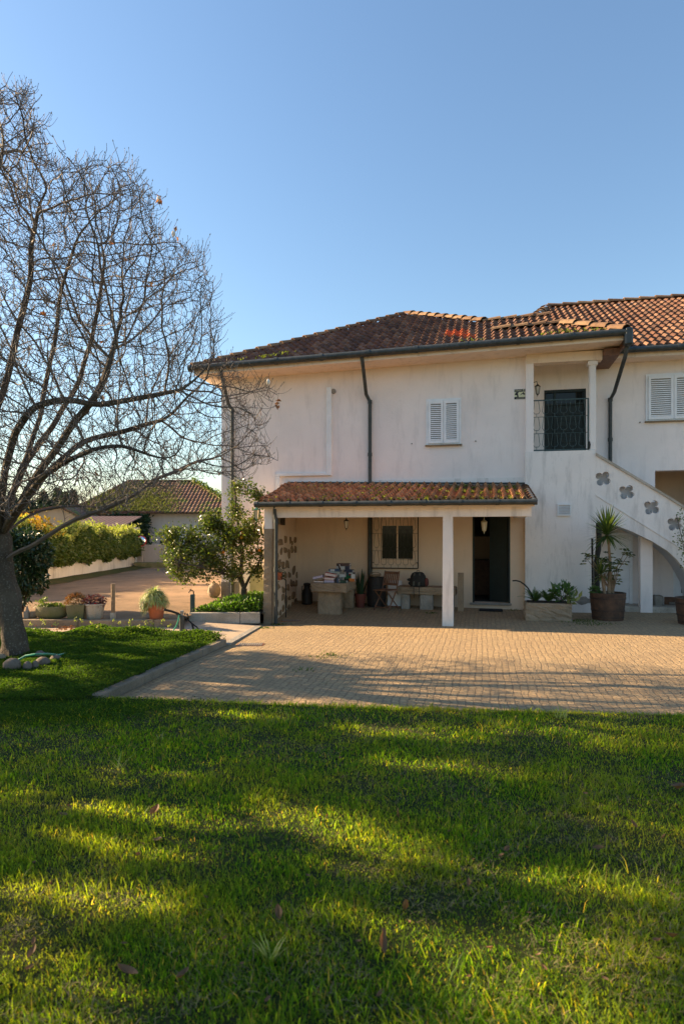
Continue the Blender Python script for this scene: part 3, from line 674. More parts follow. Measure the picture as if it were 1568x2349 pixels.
# porch door, room behind
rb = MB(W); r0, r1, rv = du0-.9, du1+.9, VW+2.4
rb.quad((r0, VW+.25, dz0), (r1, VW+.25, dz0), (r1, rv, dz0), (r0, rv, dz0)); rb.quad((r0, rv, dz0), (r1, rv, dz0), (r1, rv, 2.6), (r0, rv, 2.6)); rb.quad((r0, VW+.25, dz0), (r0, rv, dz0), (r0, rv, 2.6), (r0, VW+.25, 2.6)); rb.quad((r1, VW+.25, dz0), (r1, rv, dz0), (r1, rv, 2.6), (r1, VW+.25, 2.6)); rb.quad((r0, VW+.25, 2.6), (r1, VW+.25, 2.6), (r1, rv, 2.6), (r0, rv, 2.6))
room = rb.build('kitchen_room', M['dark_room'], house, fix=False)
b = MB(W); b.box(du0-.5, du0+.75, rv-.6, rv-.02, dz0, dz0+.86); b.box(du0-.5, du0+.75, rv-.62, rv-.02, dz0+.865, dz0+.9); b.build('counter', M['wood'], room)
b = MB(W); b.box(du0-.5, du0+.75, rv-.03, rv-.005, dz0+.9, dz0+1.5); b.build('tile_splashback', M['cream'], room)
b = MB(W); b.box(du0-.001, du0+.04, VW-.006, VW+.14, dz0, dz1); b.box(du1-.04, du1+.001, VW-.006, VW+.14, dz0, dz1); b.box(du0+.04, du1-.04, VW-.006, VW+.14, dz1-.04, dz1+.001)
door = b.build('door_frame', M['green_door'], house)
c0_ = (du1-.045, VW+.10); d = MB(rotT(W, c0_[0], c0_[1], math.radians(150))); d.box(0, .46, -.02, .02, dz0+.02, dz1-.05)
for k in range(3): d.box(.06, .40, -.03, -.021, dz0+.12+.68*k, dz0+.12+.68*k+.56)
dl = d.build('door', M['green_door'], house); h = MB(rotT(W, c0_[0], c0_[1], math.radians(150)), True); h.tube([(.40, -.03, 1.15), (.40, -.07, 1.15), (.33, -.07, 1.15)], .009, 6); h.build('handle', M['granite_grey'], dl)
b = MB(W); b.box(du0-.06, du1+.03, VW-.06, VW+.2, dz0-.05, dz0-.002, .008); b.build('threshold', M['granite_grey'], house)
# balcony door
b = MB(W); a, c, z0, z1 = bd; v = VBW+.08; b.box(a-.001, a+.05, v-.05, v+.04, z0, z1); b.box(c-.05, c+.001, v-.05, v+.04, z0, z1); b.box(a+.05, c-.05, v-.05, v+.04, z1-.06, z1+.001); b.box(a+.05, c-.05, v-.04, v+.03, z1-.36, z1-.32); b.box(a+.22, a+.27, v-.045, v+.03, z0, z1-.06)
bdo = b.build('balcony_door', M['green_door'], house)
b = MB(W); b.box(a+.05, c-.05, v, v+.02, z1-.32, z1-.06); b.build('pane', M['glass'], bdo)
b = MB(W); b.box(a+.05, a+.22, v-.0, v+.02, z0, z1-.36); b.box(a+.27, c-.05, v-.0, v+.02, z0, z1-.36)
for k in range(11): zz = z0+.1+k*.13; b.box(a+.30, c-.09, v-.016, v-.001, zz, zz+.09)
b.build('leaf_panel', M['green_door'], bdo)
# balcony railing
ra, rb_ = ou(1217, VB-.02), ou(1349, VB-.02); zt_, zb_ = onv(1283, 915.5, VB)[1], onv(1283, 1032, VB)[1]+.01; v = VB+.06
b = MB(W)
for u in (ra, rb_): b.box(u-.014, u+.014, v-.012, v+.012, zb_-.02, zt_+.01)
b.box(ra, rb_, v-.011, v+.011, zt_-.012, zt_+.012); b.box(ra, rb_, v-.011, v+.011, zb_-.014, zb_+.012); hh = (zt_-zb_)/3; pw = (rb_-ra)/6.3
for k in (1, 2): b.tube([(ra, v, zb_+hh*k), (rb_, v, zb_+hh*k)], .006, 5)
for k in range(3):
    for i in range(6): flask(b, ra+pw*(i+.65), v, zb_+hh*(k+1), hh, pw*.75, .0055)
b.build('balcony_railing', M['green_iron'], house)
b = MB(W, True); b.tube([(rb_+.015, v-.02, zb_+.16), (rb_+.03, v-.03, zb_+.09), (rb_+.015, v-.02, zb_)], .022, 8); b.build('railing_bracket', M['black_iron'], house)
# staircase: parapet with quatrefoils and arch
def PZ(px, py, v=VB): return onv(px, py, v)
def quatre(px, py, R, rot):
    uc, zc = PZ(px, py); pts = []
    for k in range(4):
        a0 = rot+k*math.pi/2; cx, cz = uc+R*.50*math.cos(a0), zc+R*.50*math.sin(a0)
        for j in range(9): w = a0-math.radians(128)+math.radians(256)*j/8; pts.append((cx+R*.38*math.cos(w), cz+R*.38*math.sin(w)))
    return pts
outer = [(UBR+.001, -.0)]
top = [(1365, 1044), (1420, 1076), (1480, 1112), (1530, 1142), (1568, 1166), (1640, 1212), (1760, 1290), (1900, 1385)]
arch = [(1367, 1199), (1390, 1200), (1414, 1206), (1450, 1220), (1497, 1243), (1530, 1264), (1550, 1282), (1568, 1305), (1590, 1345), (1602, 1395)]
outer = [PZ(*p) for p in top]+[(PZ(1900, 1385)[0], .0), (PZ(1602, 1395)[0], .0)]+[PZ(*p) for p in arch[::-1]]
outer[0] = (UBR+.001, outer[0][1]); outer[-1] = (UBR+.001, outer[-1][1])
holes = [quatre(1382, 1098, .195, .95), quatre(1436.4, 1129, .195, .95), quatre(1493.6, 1164, .195, .95), quatre(1546.6, 1202, .18, .95)]
b = MB(W); b.prism([outer]+holes, VB+.005, VB+.16); par = b.build('stair_parapet', M['plaster2'], house)
b = MB(W); P = [(UBR+.002, PZ(1365, 1044)[1])]+[PZ(*p) for p in top[1:]]
for i in range(len(P)-1):
    (u0, z0), (u1, z1) = P[i], P[i+1]; b.hexa([(u0, VB-.035, z0-.01), (u1, VB-.035, z1-.01), (u1, VB+.20, z1-.01), (u0, VB+.20, z0-.01), (u0, VB-.035, z0+.05), (u1, VB-.035, z1+.05), (u1, VB+.20, z1+.05), (u0, VB+.20, z0+.05)])
b.build('coping', M['concrete'], par)
b = MB(W); (u0, z0), (u1, z1) = PZ(1366, 1135), PZ(1568, 1261); u2, z2 = u1+(u1-u0), z1+(z1-z0)
b.hexa([(u0, VB-.012, z0-.02), (u2, VB-.012, z2-.02), (u2, VB+.006, z2-.02), (u0, VB+.006, z0-.02), (u0, VB-.012, z0+.012), (u2, VB-.012, z2+.012), (u2, VB+.006, z2+.012), (u0, VB+.006, z0+.012)]); b.build('moulding', M['plaster2'], par)
# the stair body with steps (behind the parapet, vaulted below)
nst = 18; sl = (outer[0][1]-outer[4][1])/(outer[4][0]-outer[0][0]); loop = [(UBR+.001, 3.10)]
for k in range(nst):
    u = UBR+.27*(k); z = 3.10-.172*k; loop += [(u+.27, z), (u+.27, z-.172)]
end = loop[-1][0]; under = [PZ(*p) for p in arch]; under = [(u, z+.03) for u, z in under]; under[0] = (UBR+.001, under[0][1])
loop = [q for q in loop if q[1] >= 0]; loop += [(loop[-1][0], 0), (under[-1][0], 0)]+under[::-1]
M['cement'] = plaster('bare_cement', (.60, .61, .65), (.4, .39, .38), .4, 4.4)
b = MB(W); b.prism([loop], VB+.22, VBW-.003); b.build('stair_flight', M['cement'], house)
b = MB(W); pa, pb = ou(1467.6, VB+.3), ou(1495.6, VB+.3); b.box(pa, pb, VB+.30, VB+.5, -.05, onv(1480, 1215, VB+.3)[1]); b.build('under_stair_pier', M['plaster'], house)
b = MB(W); b.box(UBR+.02, pb+3, VB+.35, VBW, -.02, .12); b.build('under_stair_step', M['concrete'], house)
b = MB(W); v = VBW-.03; a, c = ou(1400, v), ou(1449, v); zt = onv(1430, 1222, v)[1]
b.box(a, c-.07, v-.0, v+.02, .13, zt-.07); b.box(c-.068, c, v-.03, v+.02, .12, zt); b.box(a, c-.07, v-.03, v+.02, zt-.065, zt); b.build('under_stair_door', M['white_paint'], house)
b = MB(W); b.box(ou(1500, 15.3), ou(1521, 15.3), 15.3, 15.6, .0, .34, .02); b.build('stone_block', M['granite_grey'], house)
# glazed door right of the arch
b = MB(W); a, c, z0, z1 = fw; v = VBW+.04; b.box(a-.001, a+.05, v-.06, v+.03, z0, z1); b.box(c-.05, c+.001, v-.06, v+.03, z0, z1); b.box(a+.05, c-.05, v-.06, v+.03, z1-.05, z1+.001); b.box(a+.05, c-.05, v-.055, v+.02, z0, z0+.2); m_ = (a+c)/2; b.box(a+.05, a+.16, v-.05, v+.02, z0+.2, z1-.05); b.box(c-.16, c-.05, v-.05, v+.02, z0+.2, z1-.05); b.box(m_-.09, m_+.09, v-.05, v+.02, z0+.2, z1-.05)
gd = b.build('glazed_door', M['white_paint'], house)
b = MB(W); b.box(a+.16, m_-.09, v-.01, v, z0+.2, z1-.05); b.box(m_+.09, c-.16, v-.01, v, z0+.2, z1-.05); b.build('pane', M['glass'], gd)
b = MB(W); b.box(a-.1, c+.1, VBW-.08, VBW-.003, z0-.05, z0-.003); b.build('sill', M['granite_grey'], gd)
b = MB(W); b.box(ou(1522, VBW), 9, VBW-.022, VBW-.002, .12, .17+.12); b.build('plinth', M['wood'], house)
# vent grille on the balcony block
b = MB(W); a, c = ou(1277, VB), ou(1308, VB); z0, z1 = onv(1292, 1183, VB)[1], onv(1292, 1156, VB)[1]; v = VB
b.box(a, c, v-.05, v-.003, z0, z0+.025); b.box(a, c, v-.05, v-.003, z1-.025, z1); b.box(a, a+.02, v-.05, v-.003, z0+.025, z1-.025); b.box(c-.02, c, v-.05, v-.003, z0+.025, z1-.025)
for k in range(6): z = z0+.03+(z1-z0-.06)*k/6; b.hexa([(a+.02, v-.048, z), (c-.02, v-.048, z), (c-.02, v-.01, z+.02), (a+.02, v-.01, z+.02), (a+.02, v-.048, z+.007), (c-.02, v-.048, z+.007), (c-.02, v-.01, z+.027), (a+.02, v-.01, z+.027)])
b.build('vent_grille', M['pvc'], house)
# small marks: damp patch on balcony block foot, nails
b = MB(W)
for px, py, v in ((944, 1018, VW), (1090, 1012, VW), (1466, 969, VBW)):
    b = MB(W); u, z = onv(px, py, v); b.tube([(u, v-.03, z), (u, v+.01, z)], .014, 6); b.build('wall_bolt', M['black_iron'], house)
b = MB(W); u, z = onv(1338, 1378, VB)
pts = []
for k in range(14):
    w = 2*math.pi*k/14; rr = random.uniform(.11, .2); pts.append((u+rr*1.15*math.cos(w), z+rr*.55*math.sin(w)))
b.prism([pts], VB-.004, VB+.002); b.build('broken_render', M['granite_grey'], house)

# porch -------------------------------------------------------
PUL, PUR = ou(600, VP), ou(1218, VP)
zbm0, zbm1 = 2.055, 2.25
b = MB(W); b.box(ou(624, VP), PUR, VP, VP+.2, zbm0, zbm1); b.box(PUR-.2, PUR-.002, VP+.2, VB, zbm0+.02, zbm1); b.build('porch_beam', M['plaster2'], house)
b = MB(W); a, c = ou(1015, VP), ou(1037.5, VP)
b.hexa([(a-.012, VP-.012, -.06), (c+.012, VP-.012, -.06), (c+.012, VP+.19, -.06), (a-.012, VP+.19, -.06), (a, VP+.002, zbm0), (c, VP+.002, zbm0), (c, VP+.18, zbm0), (a, VP+.18, zbm0)]); b.build('porch_column', M['plaster2'], house)
# granite corner post with rough outer edge, plastered head
pl0, pl1, pl2 = ou(598, VP-.05), ou(606, VP-.05), ou(624, VP-.05)
b = MB(W); b.box(pl1+.004, pl2, VP-.05, VP+.18, 1.83, 2.25); b.build('post_head', M['plaster2'], house)
b = MB(W, False); nz = 26
for j in range(nz+1):
    z = -.12+(1.83+.12)*j/nz
    for (u, v, amp) in ((pl1, VP-.05, .012), (pl2, VP-.05, .004), (pl2, VP+.18, .004), (pl1, VP+.18, .01)):
        b.v.append(tuple(W(u+random.uniform(-amp, amp)-.02*(1-j/nz), v+random.uniform(-amp, amp), z)))
for j in range(nz):
    for k in range(4): b.f.append((4*j+k, 4*j+(k+1) % 4, 4*j+4+(k+1) % 4, 4*j+4+k))
b.f.append((4*nz, 4*nz+1, 4*nz+2, 4*nz+3)); b.build('granite_post', M['granite'], house)
b = MB(W); z = -.15
while z < 1.95:
    h = random.uniform(.16, .34); w = random.uniform(.03, .085)
    b.ball((pl1-.0, VP+.09, z+h/2), 1, 7, 6, (w, .14, h*.55), .10); z += h*.93
b.build('quoin_stones', M['granite'], house)
pu = (ou(632, VP-.1))
pipe([(pu+.0, VP-.16, 2.30), (pu-.01, VP-.13, 2.15), (pu+.01, VP-.09, 1.98), (pu, VP-.08, 1.0), (pu, VP-.08, -.09)], .036, brk=(2, 3))
# rubble side wall, skewed like the real one
SW0, SW1 = (-4.17, VP+.18), (-4.42, VW)
def sw(t, off=0.): return (SW0[0]+(SW1[0]-SW0[0])*t+off, SW0[1]+(SW1[1]-SW0[1])*t)
b = MB(W); q = [sw(0), sw(1), sw(1, -.26), sw(0, -.22)]
b.hexa([(*q[0], -.2), (*q[1], -.2), (*q[2], -.2), (*q[3], -.2), (*q[0], 1.80), (*q[1], 1.80), (*q[2], 1.80), (*q[3], 1.80)]); side = b.build('porch_side_wall', M['cream'], house)
q = [sw(0, -.02), sw(1, -.02), sw(1, -.24), sw(0, -.2)]
b = MB(W); b.hexa([(*q[0], 1.80), (*q[1], 1.80), (*q[2], 1.80), (*q[3], 1.80), (*q[0], 2.26), (*q[1], 2.80), (*q[2], 2.80), (*q[3], 2.26)]); b.build('gable_wall', M['cream'], house)
b = MB(W); random.seed(21)
z = .0
while z < 1.62:
    rh_ = random.uniform(.17, .30); t = random.uniform(-.10, .03)
    while t < .97:
        w_ = random.uniform(.08, .24); k_s = random.uniform(.55, .9); cx_, cz2 = t+w_/2, z+rh_/2+random.uniform(-.07, .07); m = 7; ring = []; ph = random.uniform(0, .8)
        for j in range(m):
            w = 2*math.pi*(j+.5)/m+ph+random.uniform(-.2, .2); c_, s_ = math.cos(w), math.sin(w); q = min(1/abs(c_) if abs(c_) > 1e-3 else 9, 1/abs(s_) if abs(s_) > 1e-3 else 9)*random.uniform(.6, 1.02)
            ring.append((clamp(cx_+w_/2*k_s*c_*q, .0, 1.), clamp(cz2+rh_/2*k_s*s_*q+random.uniform(-.03, .03), -.04, 1.78)))
        if random.random() < .9:
            vs = [(*sw(a, .002), zz) for a, zz in ring]+[(*sw(cx_+(a-cx_)*.86, .03), cz2+(zz-cz2)*.88) for a, zz in ring]
            b.add(vs, [tuple(range(m, 2*m))]+[(j, (j+1) % m, m+(j+1) % m, m+j) for j in range(m)])
        t += w_
    z += rh_
b.build('rubble_stones', M['rubble'], side)
random.seed(9)
# porch roof
pez = 2.33
def prz(u, v): return pez+(2.86-(u+1.8)*.02-pez)*(v-12.02)/(VW-12.02)
P3 = [(-4.33, 12.02), (.93, 12.02), (.95, VW), (-4.62, VW)]
b = MB(W); tiled(b, P3, prz, .172, .26, .072, sink=0); pr = b.build('porch_roof', M['tile_porch'], house, fix=False)
b = MB(W); q0 = [(u, v, prz(u, v)-.10) for u, v in P3]; q1 = [(u, v, prz(u, v)-.03) for u, v in P3]; b.hexa(q0+q1); b.build('roof_deck', M['cream'], pr)
b = MB(W); ridge(b, (-4.30, 12.02, prz(-4.3, 12.02)+.02), (-4.60, VW-.02, prz(-4.6, VW)+.02), .08, .32); b.build('ridge_cap', M['tile'], pr, fix=False); b = MB(W); ridge(b, (.90, 12.02, prz(.9, 12.02)+.01), (.92, VW-.02, prz(.9, VW)+.01), .08, .32); b.build('ridge_cap', M['tile'], pr, fix=False)
gutter('gutter', (-4.42, 11.97, pez-.015), (.95, 11.97, pez-.015), .052, M['green_metal'], 8, house)
b = MB(W); a = ou(668, VW); b.hexa([(a, VW-.05, prz(a, VW)+.04), (UPIL, VW-.05, prz(UPIL, VW)+.04), (UPIL, VW-.023, prz(UPIL, VW)+.04), (a, VW-.023, prz(a, VW)+.04), (a, VW-.05, prz(a, VW)+.075), (UPIL, VW-.05, prz(UPIL, VW)+.075), (UPIL, VW-.023, prz(UPIL, VW)+.075), (a, VW-.023, prz(a, VW)+.075)]); b.build('flashing', M['green_metal'], house)
# moss and weeds growing on the roofs (one soft mass each)
C = []; 
for k in range(210):
    u, v = random.uniform(-4.2, .8), random.uniform(12.1, 14.6)
    if random.random() > .5+.5*clamp((u+1.2)/1.2)+.4*(abs(u+2.4) < .8): continue
    i = round((u+4.62-.125)/.172); u = -4.62+.125+i*.172; n = random.randint(10, 46)
    for _ in range(n): C.append(W(u+random.gauss(0, .028), v+random.gauss(0, .09), prz(u, v)+random.uniform(.0, .04)))
leaf_obj('roof_moss', M['moss'], np.array([tuple(c) for c in C]), rdir(len(C), .8), rng.uniform(.02, .045, len(C)), .022, parent=pr)
C = []
for (cu, cv, n, s) in ((-5.05, 14.35, 60, .12), (-4.7, 14.5, 90, .16), (-5.6, 14.2, 30, .1), (1.5, 14.3, 60, .2), (2.0, 14.35, 60, .2), (-.2, 14.2, 25, .2), (2.4, 14.2, 40, .1)):
    for _ in range(n): u, v = cu+random.gauss(0, s), cv+random.gauss(0, s*.5); C.append(W(u, v, rz(u, v)+random.uniform(0, .07)))
leaf_obj('roof_moss', M['moss'], np.array([tuple(c) for c in C]), rdir(len(C), .8), rng.uniform(.03, .07, len(C)), .03, parent=front_roof)['kind'] = 'stuff'
# ---------------------------------------------------------------- things: lanterns, sign
def lantern(name, label, u, v, z, s, mat, T=W, arm=None, group='wall and porch lanterns'):
    t = thing(name, label, 'lantern', T(u, v, z), group)
    b = MB(T); b.lathe([(.004, .0), (.012*s, -.01*s), (.03*s, -.035*s), (.085*s, -.075*s), (.088*s, -.085*s), (.02*s, -.09*s)], (u, v, z), 6)
    b.lathe([(.045*s, -.30*s), (.02*s, -.32*s), (.008*s, -.36*s), (.004*s, -.38*s)], (u, v, z), 6)
    for k in range(6):
        w = 2*math.pi*k/6; b.tube([(u+.072*s*math.cos(w), v+.072*s*math.sin(w), z-.085*s), (u+.044*s*math.cos(w), v+.044*s*math.sin(w), z-.30*s)], .006*s, 4)
    if arm: b.tube(arm, .008, 5)
    b.build('lamp_body', mat, t)
    g = MB(T); g.lathe([(.066*s, -.088*s), (.040*s, -.298*s)], (u, v, z), 6); g.build('lamp_glass', M['lamp_glass'], t); return t
u, z = onv(794, 1189, 12.9); lantern('lantern', 'dark hanging lantern above the stone table under the porch', u, 12.9, z, .68, M['black_iron'], arm=[(u, 12.9, z), (u, 12.9, 2.48)])
M['cream_metal'] = simple('cream_metal', (.42, .36, .22), (.3, .25, .15), .5)
u, z = onv(1109.5, 1190, 12.9); lantern('lantern', 'cream metal lantern hanging in front of the dark kitchen door', u, 12.9, z, .80, M['cream_metal'], arm=[(u, 12.9, z), (u, 12.9, 2.48)])
u, z = onv(1232, 880, VB+.3); lantern('lantern', 'small black lantern fixed to the balcony pillar', u, VB+.3, z, .78, M['black_iron'], arm=[(u, VB+.3, z-.02), (u-.02, VB+.3, z+.05), (UPIL+.16, VB+.3, z+.02)])
M['green_lamp'] = simple('green_lamp_metal', (.02, .13, .08), (.02, .09, .06), .45)
u, z = onv(588.5, 1162, VP+.1); lantern('lantern', 'green lantern on a bracket at the corner post by the orange tree', u, VP+.1, z, .85, M['green_lamp'], arm=[(u, VP+.1, z), (u, VP+.1, z+.06), (u+.10, VP+.1, z+.05), (pl1+.02, VP+.1, z+.02)])
# dog warning sign by the balcony
u0, z0 = onv(1178, 917, VW); u1, z1 = onv(1204, 892, VW); v = VW-.015; S = u1-u0; H = z1-z0
t = thing('warning_sign', 'small black and cream warning sign with a dog beside the balcony', 'sign', W((u0+u1)/2, VW, z0))
b = MB(W); b.box(u0, u1, v, VW-.002, z0, z1); b.build('plate', M['white_paint'], t)
M['sign_black'] = simple('sign_black', (.012, .012, .018), None, .5, bst=0); M['sign_cream'] = simple('sign_cream', (.66, .66, .42), (.62, .62, .40), .5, bst=0)
b = MB(W); e = .02*S; P = lambda x, y: (u0+e+(S-2*e)*x, z0+e+(H-2*e)*y)
def flat(b, loop, d): b.prism([[P(*q) for q in loop]], v-d, v-.0005)
flat(b, [(0, .73), (1, .73), (1, 1), (0, 1)], .002); flat(b, [(0, 0), (1, 0), (1, .2), (0, .2)], .002)
flat(b, [(0, .2), (.40, .2), (.36, .45), (.30, .60), (.18, .68), (.08, .58), (.04, .45), (.12, .40), (.24, .40), (.26, .26), (0, .22)], .0021)
flat(b, [(.14, .72), (.42, .72), (.36, .60), (.30, .56)], .0022)
flat(b, [(.55, .44), (.60, .38), (.65, .47), (.74, .50), (.86, .44), (.98, .42), (.99, .56), (.88, .58), (.87, .70), (.80, .70), (.79, .58), (.68, .58), (.64, .52)], .0023)
b.build('print', M['sign_black'], t)
b = MB(W); flat(b, [(0, .205), (1, .205), (1, .725), (0, .725)], .001); b.build('print_ground', M['sign_cream'], t)
def text(name, s, T3, size, mat, parent, font_scale=(1, 1)):
    cu = bpy.data.curves.new(name, 'FONT'); cu.body = s; cu.size = size; cu.extrude = .0004; cu.align_x = 'CENTER'; cu.align_y = 'CENTER'
    o = bpy.data.objects.new(name, cu); COL.objects.link(o)
    dg = bpy.context.evaluated_depsgraph_get(); me = bpy.data.meshes.new_from_object(o.evaluated_get(dg)); bpy.data.objects.remove(o)
    R = Matrix.Rotation(-TH, 4, 'Z') @ Matrix.Rotation(math.pi/2, 4, 'X'); me.transform(Matrix.Diagonal((font_scale[0], font_scale[1], 1, 1))); me.transform(R); me.transform(Matrix.Translation(T3-wloc(parent)))
    me.materials.clear(); me.materials.append(mat); return link(name, me, parent)
uc, zc = P(.36, .865); text('lettering', 'CUIDADO', W(uc, v-.003, zc), H*.19, M['sign_cream'], t, (.75, 1))
uc, zc = P(.55, .10); text('lettering', 'CÃO DE GUARDA', W(uc, v-.003, zc), H*.12, M['sign_cream'], t, (.75, 1))
b = MB(W); flat(b, [(.76, .96), (.94, .96), (.85, .84)], .0035); flat(b, [(.74, .77), (.96, .77), (.96, .81), (.74, .81)], .0035); b.build('emblem', M['sign_cream'], t)

# ---------------------------------------------------------------- under the porch
def base(px, py, v):   # point on the porch floor seen at px with its foot on plane v
    u = ou(px, v); return u, gz(u, v)
# stone table
ta, tb = ou(712, 13.15), ou(795, 13.15); tg = gz((ta+tb)/2, 13.4); tz = onv(750, 1337.5, 13.15)[1]
t = thing('stone_table', 'rough granite table carrying the heap of books', 'table', W((ta+tb)/2, 13.8, tg))
def rough_box(u0, u1, v0, v1, z0, z1, amp, n=(8, 8, 3), T=W):
    import bmesh
    amp *= 1.5; bm = bmesh.new(); bmesh.ops.create_cube(bm, size=1); bmesh.ops.subdivide_edges(bm, edges=bm.edges[:], cuts=9, use_grid_fill=True)
    b = MB(T, False); vs = []
    for q in bm.verts:
        x, y, z = q.co; k = .99-.03*(abs(x) > .45 and abs(z) > .45 or abs(y) > .45 and abs(z) > .45 or abs(x) > .45 and abs(y) > .45)
        vs.append(((u0+u1)/2+(u1-u0)*x*k+random.uniform(-amp, amp), (v0+v1)/2+(v1-v0)*y*k+random.uniform(-amp, amp), (z0+z1)/2+(z1-z0)*z*(1 if abs(z) < .45 else .99)+random.uniform(-amp, amp)*(.3 if z > .45 else 1)))
    q = {v_: i for i, v_ in enumerate(bm.verts)}; fs = [tuple(q[v_] for v_ in f.verts) for f in bm.faces]; bm.free(); b.add(vs, fs); return b
rough_box(ta, tb, 13.12, 14.55, tz-.20, tz, .008).build('tabletop', M['granite'], t)
la, lb = ou(728, 13.3), ou(780, 13.3); rough_box(la, lb, 13.3, 13.5, tg-.04, tz-.195, .004).build('pedestal', M['granite'], t)
rough_box(la+.06, lb+.12, 14.1, 14.32, tg-.04, tz-.195, .004).build('pedestal', M['granite'], t)
# books
def book(px0, px1, zb, th, v, dep, cover, label, pages='paper', spine=True, tilt=0., yaw=0., lab=None):
    u0, u1 = ou(px0, v), ou(px1, v); uc = (u0+u1)/2; w = u1-u0
    o = thing('book', label, 'book', W(uc, v+dep/2, zb), 'books heaped on the stone table')
    Mx = Matrix.Translation(W(uc, v+dep/2, zb)) @ Matrix.Rotation(-TH+yaw, 4, 'Z') @ Matrix.Rotation(-tilt, 4, 'Y'); T = matT(Mx)
    if cover not in M: pass
    c = MB(T); e = .004
    c.box(-w/2, w/2, -dep/2, dep/2, 0, e); c.box(-w/2, w/2, -dep/2, dep/2, th-e, th)
    if spine: c.box(-w/2, w/2, -dep/2-.003, -dep/2, 0, th)
    else: c.box(-w/2-.003, -w/2, -dep/2, dep/2, 0, th)
    c.build('cover', M[cover], o)
    p = MB(T); g = .006; p.box(-w/2+(g if spine else .001), w/2-g, -dep/2+(.001 if spine else g), dep/2-g, e, th-e); p.build('pages', M[pages], o)
    if lab:
        l = MB(T); l.box(-w/2+lab[0]*w, -w/2+lab[1]*w, -dep/2-.0045, -dep/2-.0032, .003, th-.003); l.build('spine_label', M[lab[2]], o)
    return o
for n_, c in (('bk_red', (.40, .02, .03)), ('bk_navy', (.03, .035, .07)), ('bk_brown', (.09, .05, .045)), ('bk_teal', (.03, .12, .15)), ('bk_green', (.01, .18, .06)), ('bk_dkgreen', (.012, .05, .03)), ('bk_grey', (.22, .21, .19)), ('bk_pale', (.42, .45, .38)), ('bk_black', (.02, .02, .022)), ('bk_white', (.60, .60, .58)), ('bk_tan', (.35, .16, .07)), ('bk_blue', (.04, .08, .16)), ('bk_orange', (.65, .20, .03))):
    M[n_] = simple('cloth_'+n_[3:], c, tuple(x*.8 for x in c), .6, 0, 10, 60, .1)
def bx(z): return (770+z/12.06)/1.09
def bh(z0, z1, v=13.5): return (z1-z0)/12.06/1.09/1450*13.7
T0 = tz+.004; fv = 13.20
book(bx(175), bx(470), T0, bh(505, 560), fv, .16, 'bk_tan', 'thin tan book lying at the left end of the table', 'paper', False)
book(bx(150), bx(450), T0+bh(500, 560)+.045, bh(410, 490), fv-.01, .17, 'bk_grey', 'grey book with pale page edge tilted on the tan book', 'lilac_paper', False, math.radians(13))
book(bx(485), bx(775), T0, bh(490, 567), fv, .18, 'bk_grey', 'lilac edged book at the bottom of the red stack', 'lilac_paper', False)
book(bx(480), bx(775), T0+bh(490, 567)+.004, bh(405, 482), fv, .18, 'bk_red', 'flat red book between the lilac and the tilted red book', 'paper', False, math.radians(-3))
book(bx(500), bx(825), T0+bh(405, 567)+.022, bh(330, 410)+.004, fv, .18, 'bk_red', 'tilted red book on top of the red stack', 'paper', False, math.radians(-9))
bz = T0
for a, c, h, cv, lb_, lab in ((600, 930, .075, 'bk_black', 'thick black book hidden at the bottom behind the red stack', None), (590, 940, .07, 'bk_grey', 'grey book behind the red stack under the pale volume', None), (548, 945, bh(240, 345), 'bk_pale', 'pale green grey volume lying behind the red stack', (.0, .45, 'bk_white'))):
    book(bx(a), bx(c), bz, h, 13.46, .2, cv, lb_, lab=lab); bz += h+.002
book(bx(625), bx(950), bz, bh(172, 243), 13.47, .2, 'bk_blue', 'blue book with white label on top of the pale volume', lab=(.12, .54, 'bk_white'))
for i, (x0, w_, cv) in enumerate(((828, 38, 'bk_black'), (868, 46, 'bk_blue'))):
    book(bx(x0), bx(x0+w_), T0, bh(445, 565), fv+.04, .15, cv, ('narrow black' if i == 0 else 'narrow dark blue')+' book standing upright beside the lilac edged book')
book(bx(920), bx(1150), T0, bh(500, 568), fv+.02, .17, 'bk_dkgreen', 'dark green book lying flat in the middle front', lab=(.0, .2, 'bk_grey'))
bz = T0
for a, c, h, cv, lb_, lab in ((1030, 1290, .05, 'bk_black', 'black book at the bottom of the tall right stack', None), (1045, 1292, bh(425, 522), 'bk_green', 'bright green book low in the tall right stack', None), (1095, 1340, bh(348, 420), 'bk_teal', 'teal book in the middle of the tall right stack', (.55, .75, 'bk_red')), (1078, 1335, bh(245, 345), 'bk_navy', 'navy book under the white and navy volume', None), (840, 1245, bh(128, 238), 'bk_navy', 'navy and white volume near the top of the tall stack', (.0, .66, 'bk_white')), (855, 1245, bh(48, 126), 'bk_brown', 'brown book on the very top of the tall stack', None)):
    book(bx(a), bx(c), bz, h, 13.75, .2, cv, lb_, lab=lab); bz += h+.002
bz = T0
for a, c, h, cv, lb_ in ((930, 1045, .10, 'bk_grey', 'grey book under the leaning books in the middle'), (935, 1105, .06, 'bk_white', 'white edged book below the leaning black book'), (940, 1100, .05, 'bk_grey', 'slim grey book just under the leaning black book')):
    book(bx(a), bx(c), bz, h, 13.5, .16, cv, lb_); bz += h+.002
book(bx(960), bx(1000)+.5, bz+.015, .16, 13.52, .13, 'bk_black', 'black book leaning on the tall right stack', 'paper', True, math.radians(22))
book(bx(1235), bx(1400), T0, bh(410, 500), 13.62, .12, 'bk_orange', 'small orange book at the right end of the table')
book(bx(1300), bx(1400), T0+bh(410, 500)+.002, bh(270, 400), 13.62, .12, 'bk_white', 'white booklet on the small orange book')
book(bx(1230), bx(1400), T0+bh(270, 500)+.004, bh(225, 265), 13.62, .14, 'bk_black', 'thin black and white book above the white booklet', lab=(.0, .7, 'bk_white'))
